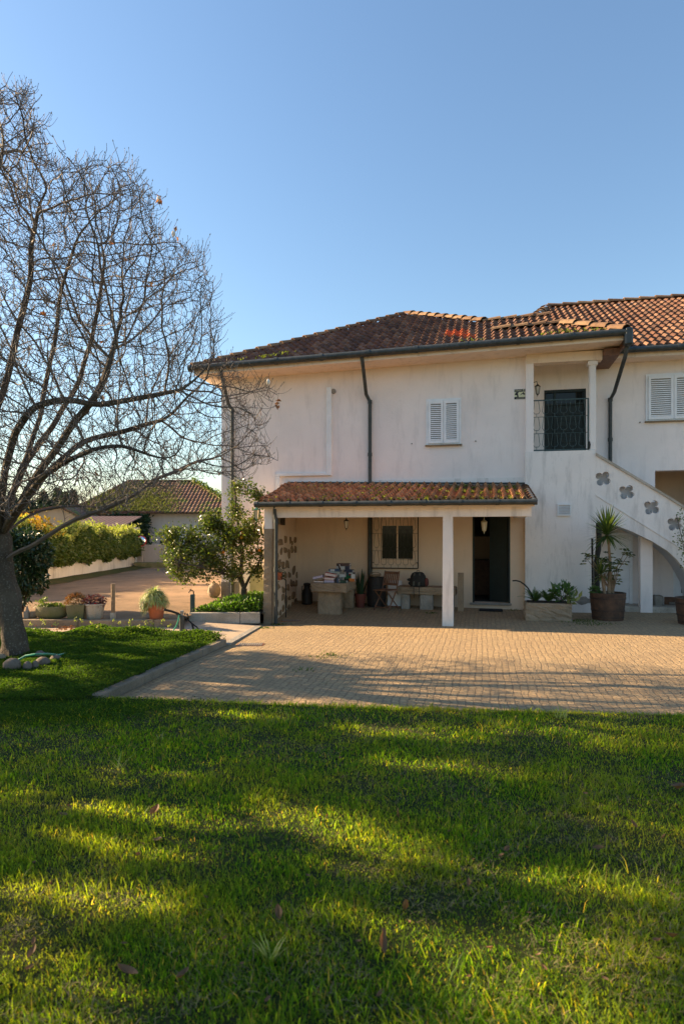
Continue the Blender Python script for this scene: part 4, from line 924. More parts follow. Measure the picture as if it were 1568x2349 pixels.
# milk churn
u, g = base(704, 0, 14.4); t = thing('milk_churn', 'black milk churn on the floor behind the stone table', 'churn', W(u, 14.4, g))
b = MB(W, True); b.lathe([(.10, 0), (.125, .01), (.13, .26), (.115, .31), (.072, .37), (.068, .44), (.085, .455), (.085, .47)], (u, 14.4, g), 20); b.build('body', M['black_iron'], t)
b = MB(W, True); b.lathe([(.08, .472), (.082, .49), (.03, .505)], (u, 14.4, g), 16); b.build('lid', M['black_iron'], t)
for s in (-1, 1):
    b = MB(W, True); b.tube([(u+s*.075, 14.4, g+.43), (u+s*.13, 14.4, g+.41), (u+s*.125, 14.4, g+.30)], .008, 6); b.build('handle', M['black_iron'], t)
# snake plant
u, g = base(826, 0, 14.25); t = thing('potted_plant', 'snake plant with long dark blades in a dull red pot beside the barrel', 'potted plant', W(u, 14.25, g))
b = MB(W, True); b.lathe([(.085, 0), (.13, .27), (.14, .27), (.14, .31), (.12, .31), (.115, .28), (.01, .28)], (u, 14.25, g), 20); b.build('pot', M['terracotta2'], t)
b = MB()
for k in range(16):
    w = random.uniform(0, 6.28); tl_ = random.uniform(.05, .55); c = W(u, 14.25, g+.28); d = Vector((math.cos(w)*tl_, math.sin(w)*tl_, 1)); blade_mb(b, c+Vector((math.cos(w)*.05, math.sin(w)*.05, 0)), d, random.uniform(.4, .72), .06, .35, 6)
b.build('foliage', M['leaf_snake'], t, fix=False)
# barrel
def barrel(name, label, u, v, g, r0, rm, h, mat, hoopm, T=W, group=None, cat='barrel', n=24, open_top=False):
    t = thing(name, label, cat, T(u, v, g), group); prof = []
    for k in range(9):
        f = k/8; prof.append((r0+(rm-r0)*(1-(2*f-1)**2), h*f))
    prof += [(prof[-1][0]-.02, h), (prof[-1][0]-.02, h-.05), (.01, h-.05)]
    b = MB(T, True); b.lathe(prof, (u, v, g), n); b.build('staves', mat, t)
    for f in (.06, .26, .74, .94):
        r = r0+(rm-r0)*(1-(2*f-1)**2)+.003; hb = MB(T, True); hb.lathe([(r, h*f-.015), (r+.003, h*f-.014), (r+.003, h*f+.014), (r, h*f+.015)], (u, v, g), n); hb.build('hoop', hoopm, t)
    return t
u, g = base(863, 0, 14.45); barrel('barrel', 'upright nearly black barrel between snake plant and folding chair', u, 14.45, g, .19, .225, .68, M['dark_wood'], M['black_iron'])
t = thing('wicker_basket', 'small pale basket lying on top of the black barrel', 'basket', W(u-.02, 14.45, g+.68))
b = MB(W, True); b.lathe([(.08, 0), (.12, .03), (.13, .06), (.12, .06), (.10, .03), (.01, .02)], (u-.02, 14.42, g+.682), 16); b.build('bowl', M['granite'], t)
b = MB(W, True); b.tube([(u-.02+.12*math.cos(a), 14.42, g+.742+.05*math.sin(a)) for a in [math.pi*k/8 for k in range(9)]], .008, 6); b.build('handle', M['post_wood'], t)
# folding chair
cu_, cv_ = ou(887, 14.05), 14.05; g = gz(cu_, cv_); T = rotT(W, cu_, cv_, math.radians(-28), g)
t = thing('folding_chair', 'brown slatted folding wooden chair in front of the barrel', 'chair', W(cu_, cv_, g))
wd = .195
for s in (-1, 1):
    b = MB(T); b.tube([(s*wd, .20, .86), (s*wd, .10, .46), (s*wd, -.22, .0)], .016, 6); b.build('back_post', M['wood'], t)
    b = MB(T); b.tube([(s*(wd-.03), -.22, .43), (s*(wd-.03), .24, .0)], .015, 6); b.build('leg', M['wood'], t)
b = MB(T)
for k in range(6): b.box(-wd, wd, -.26+.075*k, -.26+.075*k+.058, .44, .458)
b.build('seat', M['wood'], t)
b = MB(T)
yb = lambda z: .10+(z-.46)*.25
b.hexa([(-wd, yb(.81)-.01, .79), (wd, yb(.81)-.01, .79), (wd, yb(.81)+.012, .79), (-wd, yb(.81)+.012, .79), (-wd, yb(.85)-.01, .85), (wd, yb(.85)-.01, .85), (wd, yb(.85)+.012, .85), (-wd, yb(.85)+.012, .85)])
b.hexa([(-wd, yb(.55)-.01, .54), (wd, yb(.55)-.01, .54), (wd, yb(.55)+.012, .54), (-wd, yb(.55)+.012, .54), (-wd, yb(.59)-.01, .59), (wd, yb(.59)-.01, .59), (wd, yb(.59)+.012, .59), (-wd, yb(.59)+.012, .59)])
b.build('backrest', M['wood'], t)
for k in range(7):
    x = -wd+.045+k*(2*wd-.09)/6; b = MB(T); b.hexa([(x-.014, yb(.58)-.005, .588), (x+.014, yb(.58)-.005, .588), (x+.014, yb(.58)+.007, .588), (x-.014, yb(.58)+.007, .588), (x-.014, yb(.8)-.005, .795), (x+.014, yb(.8)-.005, .795), (x+.014, yb(.8)+.007, .795), (x-.014, yb(.8)+.007, .795)]); b.build('back_slat', M['wood'], t)
b = MB(T); b.tube([(-wd, -.17, .07), (wd, -.17, .07)], .012, 6); b.tube([(-wd, .19, .06), (wd, .19, .06)], .012, 6); b.build('stretcher', M['wood'], t)
# white board leaning behind the chair
u0 = ou(888, 14.6); t = thing('plaster_board', 'pale board leaning on the wall behind the folding chair', 'board', W(u0+.15, 14.6, gz(u0, 14.6)))
b = MB(W); g = gz(u0, 14.6); b.hexa([(u0, 14.58, g), (u0+.32, 14.58, g), (u0+.32, 14.61, g), (u0, 14.61, g), (u0, 14.74, g+.58), (u0+.32, 14.74, g+.58), (u0+.32, 14.77, g+.58), (u0, 14.77, g+.58)]); b.build('panel', M['pvc'], t)
# stone bench
bv = 14.2; s0, s1 = ou(908, bv), ou(1046, bv); g = gz(s0, bv); t = thing('stone_bench', 'long rough stone bench with the black backpack on it', 'bench', W((s0+s1)/2, 14.4, g))
zt = onv(960, 1347, bv)[1]; zb = onv(960, 1363.5, bv)[1]
rough_box(s0, s1, bv, 14.72, zb, zt, .008).build('slab', M['granite'], t)
for a, c in ((920, 938), (962, 992), (1022, 1040)):
    u0, u1 = ou(a, bv+.05), ou(c, bv+.05); rough_box(u0, u1, bv+.05, bv+.33, gz(u0, bv)-.03, zb+.004, .004).build('support_block', M['granite_grey'], t)
# backpack
pu_, pv_ = ou(958, 14.35), 14.36; pzb = zt+.005; t = thing('backpack', 'black rucksack with grey straps standing on the stone bench', 'backpack', W(pu_, pv_, pzb))
b = MB(W, True)
ring = []
for j, (z, sx, sy) in enumerate(((0, .16, .10), (.03, .19, .12), (.14, .18, .125), (.24, .165, .11), (.30, .13, .085), (.325, .08, .05))):
    for k in range(18):
        w = 2*math.pi*k/18; c, s_ = math.cos(w), math.sin(w); q = (abs(c)**3+abs(s_)**3)**(-1/3)
        ring.append((pu_+sx*c*q*random.uniform(.96, 1.03), pv_+sy*s_*q*random.uniform(.96, 1.03), pzb+z+.0*k))
b.add(ring, [(j*18+k, j*18+(k+1) % 18, j*18+18+(k+1) % 18, j*18+18+k) for j in range(5) for k in range(18)]+[tuple(range(18)), tuple(range(90, 108))]); b.build('body', M['pack'], t)
b = MB(W, True); b.ball((pu_+.19, pv_-.02, pzb+.10), 1, 12, 8, (.055, .07, .10)); b.build('side_pocket', M['terracotta2'], t)
b = MB(W, True); b.ball((pu_-.18, pv_-.03, pzb+.15), 1, 10, 8, (.07, .06, .035), .05); b.ball((pu_-.16, pv_-.02, pzb+.07), 1, 10, 8, (.06, .07, .05), .05); b.build('flap', M['pack'], t)
for dx in (-.085, .035):
    b = MB(W); b.hexa([(pu_+dx-.02, pv_-.135, pzb+.02), (pu_+dx+.02, pv_-.135, pzb+.02), (pu_+dx+.02, pv_-.12, pzb+.02), (pu_+dx-.02, pv_-.12, pzb+.02), (pu_+dx-.005, pv_-.09, pzb+.31), (pu_+dx+.03, pv_-.09, pzb+.31), (pu_+dx+.03, pv_-.07, pzb+.31), (pu_+dx-.005, pv_-.07, pzb+.31)]); b.build('strap', M['pack_strap'], t)
    b = MB(W); b.tube([(pu_+dx, pv_-.13, pzb+.03), (pu_+dx+.005, pv_-.185, pzb-.02), (pu_+dx+.01, pv_-.19, pzb-.24)], .008, 5); b.build('loose_strap', M['pack'], t)
b = MB(W, True); b.tube([(pu_-.03, pv_-.03, pzb+.32), (pu_-.02, pv_-.03, pzb+.36), (pu_+.03, pv_-.03, pzb+.36), (pu_+.04, pv_-.03, pzb+.32)], .008, 6); b.build('handle', M['pack_strap'], t)
# upright stone post by the bench
u0, u1 = ou(1049, 14.2), ou(1062.5, 14.2); g = gz(u0, 14.2); tag(rough_box(u0, u1, 14.2, 14.33, g-.02, onv(1055, 1314, 14.2)[1], .003).build('stone_post', M['granite'], loc=W(u0, 14.2, g)), 'upright reddish granite post at the right end of the bench', 'post')
# door mat
u0, u1 = ou(1098, 14.45), ou(1152, 14.45); b = MB(W); b.box(u0, u1, 14.3, 14.62, gz(u0, 14.45)+.002, gz(u0, 14.45)+.03, .008); tag(b.build('doormat', M['mat_rubber'], loc=W(u0, 14.4, 0)), 'black doormat on the ground below the kitchen door step', 'doormat')
# rod, wall pot and box on the rubble wall
u = ou(655.5, 12.85); b = MB(W); b.tube([(u, 12.85, gz(u, 12.85)), (u, 12.85, onv(655, 1330, 12.85)[1])], .012, 6); b.tube([(u, 12.85, onv(655, 1330, 12.85)[1]), (u-.08, 12.85, onv(655, 1326, 12.85)[1])], .01, 5); tag(b.build('iron_stand', M['black_iron'], loc=W(u, 12.85, gz(u, 12.85))), 'thin black iron stand in front of the rubble wall', 'stand')
v = 12.6; u0, u1 = ou(630, v), ou(647, v); uc = (u0+u1)/2; z0, z1 = onv(640, 1330, v)[1], onv(640, 1313, v)[1]
t = thing('wall_planter', 'orange glazed pot with dark plant hung on the rubble wall', 'planter', W(uc, v, z0))
b = MB(W, True); b.lathe([(.04, 0), (.07, .01), (.078, .06), (.07, .08), (.085, .10), (.088, z1-z0), (.07, z1-z0), (.06, .1), (.01, .1)], (uc, v, z0), 18); b.build('pot', M['terracotta'], t)
C = np.array([tuple(W(uc+random.gauss(.05, .07), v+random.gauss(0, .04), z1+random.gauss(-.04, .07))) for _ in range(150)]); leaf_obj('foliage', M['leaf_dark'], C, rdir(150, .1), .05, .02, t)
b = MB(W); b.tube([(uc, v, z0+.03), (uc-.15, v, z0+.03)], .01, 5); b.build('bracket', M['black_iron'], t)
u0 = sw(.25)[0]; z0, z1 = onv(647, 1203, 12.8)[1], onv(647, 1188, 12.8)[1]; t = thing('meter_box', 'small grey meter box on top of the rubble wall', 'box', W(u0, 12.85, z0))
b = MB(W); b.box(u0+.0, u0+.10, 12.72, 12.95, z0, z0+.22, .006); b.build('case', M['granite_grey'], t); b = MB(W); b.box(u0+.10, u0+.112, 12.70, 12.97, z0-.015, z0+.235); b.build('frame', M['black_iron'], t)

# ---------------------------------------------------------------- in front of the balcony
def g_at(u, v): return gz(u, v)
v0 = 13.05; u0, u1 = ou(1203, v0), ou(1312, v0); t = thing('stone_trough', 'long granite trough planted with ferns against the balcony wall', 'trough', W((u0+u1)/2, v0+.25, 0))
trz = onv(1250, 1384, v0)[1]
b = rough_box(u0, u1, v0, v0+.5, -.02, trz, .010); b.build('basin', M['granite'], t)
b = MB(W); b.box(u0+.06, u1-.06, v0+.06, v0+.44, trz-.02, trz+.012); b.build('soil', M['soil'], t)
tz_ = trz
def fern(px, n, L, label, mat='leaf_fern', v=13.3, droop=1.0):
    u = ou(px, v); c = W(u, v, tz_); t = thing('fern', label, 'fern', c, 'ferns in the stone trough'); b = MB(); st = MB()
    for k in range(n):
        w = 2*math.pi*k/n+random.uniform(-.3, .3); up = random.uniform(.6, 2.2); d = Vector((math.cos(w), math.sin(w), up)).normalized(); p = c+d*.02; l = L*random.uniform(.7, 1.1); m = 16; pts = [p.copy()]
        s = d.cross(Vector((0, 0, 1))).normalized()
        for j in range(m):
            p = p+d*(l/m); d = (d+Vector((0, 0, -droop/m))).normalized(); pts.append(p.copy())
            f = 1-j/m; ll = .075*min(1, f*1.6+.12)*(L/.4)
            for sg in (-1, 1):
                q = p; e = q+s*sg*ll+d*ll*.35; n0 = len(b.v); wv = d*(.012*L/.4); b.v += [tuple(q-wv*.6), tuple(e), tuple(q+wv)]; b.f.append((n0, n0+1, n0+2))
        st.tube(pts, .003, 3, False)
    b.build('fronds', M[mat], t, fix=False); st.build('stems', M['leaf_fern'], t, fix=False)
fern(1226, 22, .36, 'bushy green fern at the left end of the stone trough'); fern(1256, 22, .34, 'green fern in the middle of the stone trough')
def bush_leaves(name, label, cat, c, n, rad, L, Wd, mat, stems=6, up=.5, group=None, stemm='twig', shell=.55):
    t = thing(name, label, cat, c, group); d = rdir(n, .25); r = rng.uniform(shell, 1, (n, 1)); C = np.array(c)+d*r*np.array(rad)+np.array([0, 0, rad[2]*.9])
    D = d*.8+rdir(n, up); leaf_obj('foliage', M[mat], C, D, rng.uniform(.7, 1.2, n)*L, Wd, t)
    if stems:
        b = MB()
        for k in range(stems):
            e = random.choice(list(C)); b.tube([c, Vector(c).lerp(Vector(e), .5)+Vector((0, 0, .03)), e], [.008, .006, .003], 4)
        b.build('stems', M[stemm], t, fix=False)
    return t
u = ou(1289, 13.3); bush_leaves('croton', 'broad leaved plant at the right end of the stone trough', 'plant', W(u, 13.3, tz_), 130, (.20, .16, .19), .15, .055, 'leaf_fern', 9, .8)
u = ou(1306, 13.2); t = thing('croton', 'pale yellow leaved plant hanging over the right end of the trough', 'plant', W(u, 13.2, tz_))
C = np.array([tuple(W(u+random.gauss(.02, .07), 13.15+random.gauss(0, .05), tz_+random.uniform(.0, .16))) for _ in range(26)]); leaf_obj('foliage', M['leaf_pale'], C, rdir(26, .2), .17, .075, t)
# curved hose by the door
pts = [(1194.0, 1332.5), (1206, 1332), (1222, 1337), (1232, 1344), (1242, 1354), (1251, 1366), (1257, 1384)]
pts = [(1150+x/7.84)/1.09 for x in (1020, 1090, 1170, 1250, 1320, 1385, 1440)], [(1280+y/7.84)/1.09 for y in (1350, 1345, 1365, 1420, 1490, 1590, 1745)]
b = MB(W, True); b.tube([(onv(x, y, 13.25)[0], 13.25, onv(x, y, 13.25)[1]) for x, y in zip(*pts)], .014, 8); tag(b.build('hose_end', M['mat_rubber'], loc=W(onv(pts[0][-1], 0, 13.25)[0], 13.25, tz_)), 'black curved pipe rising out of the stone trough towards the door', 'pipe')
# half barrel with yucca and umbrella plant
def half_barrel(u, v, rt, rb, h, label):
    t = thing('half_barrel', label, 'barrel planter', W(u, v, 0), 'half barrel planters'); n = 28
    b = MB(W, True); b.lathe([(rb, -.02), (rb+(rt-rb)*.55, h*.45), (rt, h), (rt-.03, h), (rt-.035, h-.04), (.01, h-.04)], (u, v, 0), n); b.build('staves', M['old_wood'], t)
    for f in (.12, .36, .80):
        r = (rb+(rt-rb)*.55+(rt-rb)*.45*(f-.45)/.55 if f > .45 else rb+(rt-rb)*.55*f/.45)+.004; hb = MB(W, True); hb.lathe([(r-.006, h*f-.02), (r+.002, h*f-.018), (r+.004, h*f+.018), (r-.004, h*f+.02)], (u, v, 0), n); hb.build('hoop', M['hoop'], t)
    b = MB(W); b.lathe([(rt-.036, h-.04), (rt-.036, h-.025), (.01, h-.015)], (u, v, 0), n); b.build('soil', M['soil'], t); return t
hv = 13.62; hu = ou(1392.5, hv); hr = (ou(1434.5, hv)-ou(1351, hv))/2; hh_ = onv(1392, 1361, hv-.2)[1]
half_barrel(hu, hv, hr, hr*.84, hh_, 'brown half barrel holding the yucca and umbrella plant')
def yucca_head(b, c, n, L, wid, lo=-.3):
    for k in range(n):
        f = k/n; w = k*2.4; el = math.radians(80-105*f+random.uniform(-6, 6)); d = Vector((math.cos(w)*math.cos(el), math.sin(w)*math.cos(el), math.sin(el)))
        blade_mb(b, c+Vector((0, 0, -.10*f)), d, L*random.uniform(.85, 1.1), wid, .12+.5*f, 4)
t = thing('yucca', 'tall yucca with spiky heads rising from the half barrel', 'yucca', W(hu, hv, hh_))
hc = Vector(W(*[(onv(1391, 0, hv)[0]), hv, onv(1391, 1222, hv)[1]])); hc2 = W(onv(1377, 0, hv-.12)[0], hv-.12, onv(0, 1310, hv-.12)[1] if False else onv(1377, 1312, hv-.12)[1])
b = MB(smooth=True); bb = W(hu, hv, hh_-.03)
b.tube([bb+Vector((.02, 0, 0)), bb.lerp(hc, .5)+Vector((.06, 0, 0)), bb.lerp(hc, .8)+Vector((.03, 0, 0)), hc], [.04, .028, .024, .022], 8); b.tube([bb+Vector((-.08, -.05, 0)), hc2], [.035, .022], 8)
for dx in (-.05, .03, .08, .12): b.tube([bb+Vector((dx, .03, 0)), bb+Vector((dx*1.1, .03, random.uniform(.25, .5)))], [.026, .018], 7)
b.build('trunk', M['post_wood'], t)
b = MB(); yucca_head(b, hc+Vector((0, 0, .02)), 130, .54, .046); b.build('leaf_head', M['leaf_yucca'], t, fix=False); b = MB(); yucca_head(b, hc2, 70, .32, .03); b.build('leaf_head', M['leaf_yucca'], t, fix=False)
t = thing('umbrella_plant', 'dark glossy umbrella plant tangled round the yucca', 'plant', W(hu+.1, hv, hh_)); C = []; D = []; st = MB()
for (px, py, r, n) in ((1343, 1280, .09, 5), (1352, 1275, .07, 4), (1398, 1285, .13, 10), (1420, 1290, .10, 8), (1385, 1278, .12, 9), (1408, 1302, .12, 9), (1432, 1265, .08, 6), (1440, 1272, .06, 4), (1405, 1325, .10, 7), (1412, 1335, .08, 5), (1385, 1300, .12, 6), (1376, 1290, .1, 6)):
    vv_ = hv-.05+random.uniform(-.12, .15); uu, zz = onv(px, py, vv_); c0 = W(uu, vv_, zz); st.tube([bb+Vector((.1, 0, 0)), bb.lerp(c0, .55)+Vector((0, 0, .08)), c0], [.012, .008, .005], 5)
    for k in range(n):
        c = c0+Vector((random.gauss(0, r*.6), random.gauss(0, r*.6), random.gauss(0, r*.5)))
        for j in range(8): w = 2*math.pi*j/8; C.append(tuple(c)); D.append((math.cos(w), math.sin(w), -.25+random.gauss(0, .15)))
leaf_obj('foliage', M['leaf_schef'], C, D, rng.uniform(.06, .085, len(C)), .03, t); st.build('stems', M['post_wood'], t, fix=False)
u = ou(1363, hv-.1); bush_leaves('succulent', 'small bright green succulent at the left rim of the half barrel', 'plant', W(u, hv-.1, hh_-.02), 160, (.10, .08, .07), .07, .02, 'leaf_fern', 0)
# dark upright set where a dark gap shows beside the stair arch
vs_ = 14.3; pts = [(1366, 1400), (1368, 1340), (1366, 1290), (1371, 1262), (1373, 1235), (1372, 1199)]
b = MB(W, True); b.tube([(onv(x, y, vs_)[0], vs_, max(.0, onv(x, y, vs_)[1])) for x, y in pts], [.065, .062, .05, .06, .055, .06], 8); b.tube([(ou(1359, vs_), vs_, .1), (ou(1357, vs_), vs_, onv(1357, 1235, vs_)[1])], .022, 6); tag(b.build('climber_stem', M['dark_wood'], loc=W(ou(1366, vs_), vs_, 0)), 'thick black climbing stem standing at the left edge of the stair arch', 'stem')
# right hand barrel and climber at the picture edge
rv_ = 13.3; ru = ou(1602, rv_); half_barrel(ru, rv_, .42, .35, .50, 'dark half barrel at the foot of the stair, cut by the picture edge')
t = thing('climbing_plant', 'thin climbing plant trailing down the stair parapet', 'climber', W(ru-.1, rv_, .5)); C = []; b = MB()
for k in range(5):
    px = random.uniform(1548, 1590); u, z = onv(px, random.uniform(1170, 1215), 14.45); b.tube([(W(ru-.1, rv_, .45)), W(u+.1, 14.0, z*.5), W(u, 14.45, z)], .008, 5)
for k in range(260):
    px, py = random.choice(((1556, 1185), (1562, 1200), (1553, 1245), (1560, 1265), (1566, 1290), (1575, 1220), (1585, 1250), (1580, 1300), (1550, 1230))); u, z = onv(px+6+random.gauss(0, 5), py+random.gauss(0, 10), 14.4); C.append(tuple(W(u, 14.4+random.gauss(0, .1), z)))
leaf_obj('foliage', M['leaf_ivy'], C, rdir(len(C), -.1), .055, .03, t); b.build('stems', M['twig'], t, fix=False)
# weeds on the paving by the trough
C = []
for (px, py, n, s) in ((1235, 1398, 90, .10), (1290, 1412, 60, .08), (1330, 1425, 220, .22), (1360, 1432, 150, .2), (988, 1408, 50, .06), (640, 1424, 90, .10), (1290, 1395, 60, .1), (760, 1503, 60, .1), (742, 1510, 40, .12), (700, 1538, 30, .08), (1178, 1401, 40, .1), (608, 1433, 60, .06)):
    x, y = ong(px, py)
    for _ in range(n): xx, yy = x+random.gauss(0, s), y+random.gauss(0, s*.7); C.append((xx, yy, gw(xx, yy)+.003))
weeds = leaf_obj('weeds', M['leaf_clover'], C, rdir(len(C), 1.0), rng.uniform(.02, .05, len(C)), .012, loc=(0, 0, 0)); tag(weeds, 'small weeds in the joints of the paving', 'weeds', kind='stuff')
# ---------------------------------------------------------------- left side: planters, post, taps
DZ = .14
def dloc(px, py, z=DZ): x, y = ong(px, py, z); return Vector((x, y, z))
c = dloc(113, 1421); c.y += .12
t = thing('stone_trough', 'low rounded mossy stone bowl with lime green succulents', 'planter', c)
b = MB(smooth=True); b.lathe([(.16, .0), (.24, .03), (.29, .10), (.28, .20), (.27, .235), (.235, .235), (.22, .18), (.01, .18)], c, 24, 1.05, .62); b.build('basin', M['mossy_stone'], t)
n = 420; C = np.array(c)+np.stack([rng.normal(0, .13, n), rng.normal(0, .06, n), .20+rng.uniform(0, .07, n)], 1); leaf_obj('foliage', M['succulent_green'], C, rdir(n, .9), rng.uniform(.03, .07, n), .022, t)
n = 60; C = np.array(c)+np.stack([rng.normal(-.17, .03, n), rng.normal(0, .05, n), .22+rng.uniform(0, .16, n)], 1); leaf_obj('foliage', M['succulent_green'], C, rdir(n, .9), .07, .025, t)
c = dloc(170, 1421.5); c.y += .14
t = thing('square_planter', 'square weathered concrete pot with a rust red bushy succulent', 'planter', c)
b = MB(rotT(I3, c.x, c.y, .15, c.z), False); b.hexa([(-.13, -.13, 0), (.13, -.13, 0), (.13, .13, 0), (-.13, .13, 0), (-.165, -.165, .27), (.165, -.165, .27), (.165, .165, .27), (-.165, .165, .27)]); b.build('pot', M['mossy_stone'], t)
n = 1100; d = rdir(n, .3); C = np.array(c)+d*np.array([.20, .17, .16])*rng.uniform(.6, 1, (n, 1))+np.array([-.02, 0, .32]); leaf_obj('foliage', M['succulent_red'], C, d+rdir(n), .045, .014, t)
c = dloc(210, 1421.5); c.y += .16
t = thing('octagonal_planter', 'pale eight sided concrete pot with pink and grey succulents', 'planter', c)
b = MB(); b.lathe([(.13, 0), (.14, .02), (.18, .25), (.20, .26), (.20, .285), (.17, .285), (.16, .24), (.01, .24)], c, 8, rot=math.pi/8); b.build('pot', M['concrete'], t)
n = 420; d = rdir(n, .4); C = np.array(c)+d*np.array([.21, .17, .13])*rng.uniform(.3, 1, (n, 1))+np.array([0, 0, .31]); leaf_obj('foliage', M['succulent_pink'], C, d+rdir(n), .06, .035, t)
c = dloc(354, 1422); c.y += .14
t = thing('potted_plant', 'terracotta pot overflowing with a striped spider plant beside the driveway', 'potted plant', c)
b = MB(smooth=True); b.lathe([(.115, 0), (.16, .26), (.175, .26), (.178, .31), (.155, .31), (.15, .27), (.01, .27)], c, 22); b.build('pot', M['terracotta'], t)
b = MB()
for k in range(1100):
    w = random.uniform(0, 6.28); el = random.uniform(-.75, 1.5); d = Vector((math.cos(w)*math.cos(el), math.sin(w)*math.cos(el), math.sin(el)))
    if el < -.1 and math.cos(w+.9) > .35: continue
    o_ = Vector((-.04+d.x*.16, d.y*.15, .31+d.z*.15)); blade_mb(b, c+o_, d+Vector((0, 0, .15)), random.uniform(.12, .24), .020, random.uniform(2.2, 4.2), 5)
for k in range(9):
    w = random.uniform(2.4, 3.9) if k < 6 else random.uniform(0, 6.28); d = Vector((math.cos(w)*.8, math.sin(w)*.3, 1)); blade_mb(b, c+Vector((0, 0, .35)), d, random.uniform(.3, .55), .008, .9, 6)
b.build('foliage', M['leaf_spider'], t, fix=False)
c = dloc(259.5, 1420); t = thing('wooden_post', 'weathered round wooden post in a concrete foot between the planters', 'post', c)
h = (1420-1339)/FPX*c.y; b = MB(smooth=True); b.tube([c+Vector((0, 0, .05)), c+Vector((.004, 0, h*.6)), c+Vector((0, 0, h))], .036, 10); b.build('shaft', M['post_wood'], t)
b = MB(); b.box(c.x-.042, c.x+.042, c.y-.042, c.y+.042, c.z-.02, c.z+.12, .006); b.build('foot', M['concrete'], t)
x, y = ong(439, 1406, .15); c = Vector((x, y+.1, .14)); t = thing('standpipe', 'square green water pipe with brass tap behind the pale kerb', 'tap', c)
hh2 = .37; b = MB(); b.box(c.x-.04, c.x+.04, c.y-.04, c.y+.04, c.z, c.z+hh2, .005); b.build('casing', M['green_iron'], t)
b = MB(smooth=True); b.tube([c+Vector((.02, 0, hh2)), c+Vector((.02, 0, hh2+.06)), c+Vector((-.0, 0, hh2+.075)), c+Vector((-.06, 0, hh2+.07)), c+Vector((-.075, 0, hh2+.03))], .012, 8); b.tube([c+Vector((-.04, 0, hh2+.07)), c+Vector((-.04, 0, hh2+.105))], .008, 6); b.tube([c+Vector((-.07, 0, hh2+.105)), c+Vector((-.01, 0, hh2+.105))], .006, 6); b.build('tap', M['hoop'], t)
# irrigation stand with black pipe and green hose
def at(px, py, Y): return atY(px, py, Y)
x, y = ong(417.5, 1446, .03); Y = y; t = thing('hose_stand', 'dark green standpipe with black pipe and green hose at the edge of the clover', 'standpipe', (x, y, .03))
b = MB(smooth=True); p0 = Vector((x, y, .0)); b.tube([p0, at(417.5, 1412, Y)], .045, 12); b.build('sleeve', M['green_metal'], t)
b = MB(smooth=True); b.tube([at(417, 1414, Y), at(417, 1403, Y)], .024, 8); b.tube([at(414, 1404, Y), at(421, 1403.5, Y)], .03, 8); b.build('valve', M['granite_grey'], t)
b = MB(smooth=True); b.tube([at(376, 1398.5, Y-.1), at(392, 1402, Y-.05), at(410, 1408, Y)], .020, 8); b.tube([at(410, 1408, Y-.01), at(424, 1416, Y), at(440, 1430, Y), at(452, 1439, Y-.05), at(458, 1448, Y-.1), at(457, 1458, Y-.15)], .013, 8); b.tube([at(441, 1431, Y), at(446, 1455, Y-.1)], .018, 8); b.build('pipe', M['mat_rubber'], t)
b = MB(smooth=True); b.tube([at(411, 1410, Y-.03), at(409, 1424, Y-.05), at(404, 1437, Y-.05), at(398, 1446, Y-.05)], .012, 8); b.build('hose', M['hose_green'], t)
# jar and small stones left of the bowl
c = dloc(38, 1418); t = thing('clay_jar', 'brown clay jar standing on the kerb behind the tree trunk', 'jar', c)
b = MB(smooth=True); b.lathe([(.07, 0), (.10, .06), (.08, .12), (.05, .15), (.085, .19), (.10, .27), (.08, .36), (.06, .40), (.05, .40)], c, 18); b.build('body', M['copper'], t)
c = dloc(60, 1419); b = MB(); b.box(c.x-.05, c.x+.04, c.y, c.y+.10, c.z, c.z+.13, .01); b.lathe([(.035, .13), (.012, .22), (.01, .23)], (c.x, c.y+.05, c.z), 8); tag(b.build('stone_ornament', M['granite_grey'], loc=c), 'small pale stone ornament with a pointed top left of the mossy bowl', 'ornament')
c = dloc(72, 1419); b = MB(smooth=True); b.ball((c.x, c.y+.1, c.z+.06), 1, 10, 8, (.09, .08, .07), .08); tag(b.build('stone', M['granite'], loc=c), 'brown stone touching the left side of the mossy bowl', 'stone')
def boulder(name, label, px0, px1, py0, py1, mat, z=0., cat='stone', group=None, jit=.05, yo=.0):
    x, y = ong((px0+px1)/2, py1, z); rx = (px1-px0)/2/FPX*y; rz2_ = (py1-py0)/2/FPX*y; b = MB(smooth=True); b.ball((x, y+rx*.8+yo, z+rz2_*.9), 1, 14, 10, (rx, rx*.9, rz2_), jit); return tag(b.build(name, M[mat], loc=(x, y+rx, z)), label, cat, group)
boulder('boulder', 'large rough granite boulder at the house corner behind the orange tree', 474, 504, 1336, 1372, 'granite', .14, jit=.09)
gr = 'round stones around the tree trunk'
for i, (a, b_, c_, d_, lb) in enumerate(((0, 40, 1511, 1545, 'largest flat boulder at the left foot of the tree'), (49, 70, 1517, 1542, 'round grey stone under the hose beside the flat boulder'), (71, 86, 1515, 1539, 'narrow upright stone between two round stones'), (75, 109, 1508, 1534, 'wide grey boulder in the middle of the stones by the tree'), (76, 99, 1493, 1514, 'grey stone leaning against the right root of the tree'), (110, 137, 1503, 1523, 'dark round stone farthest from the trunk under the hose'), (104, 128, 1522, 1531, 'small half buried brown stone right of the wide boulder'), (-30, 6, 1500, 1520, 'brown block stone behind the flat boulder'))):
    boulder('stone', lb, a, b_, c_, d_, 'boulder' if i < 7 else 'granite', .10, 'stone', gr, .035)
b = MB(smooth=True); z = .10
pts = [(-40, 1560, .06), (0, 1540, .10), (20, 1530, .14), (40, 1515, .22), (60, 1504, .27), (80, 1501, .30), (110, 1500, .24), (135, 1503, .17), (150, 1499, .14), (165, 1495, .10)]
hp = []
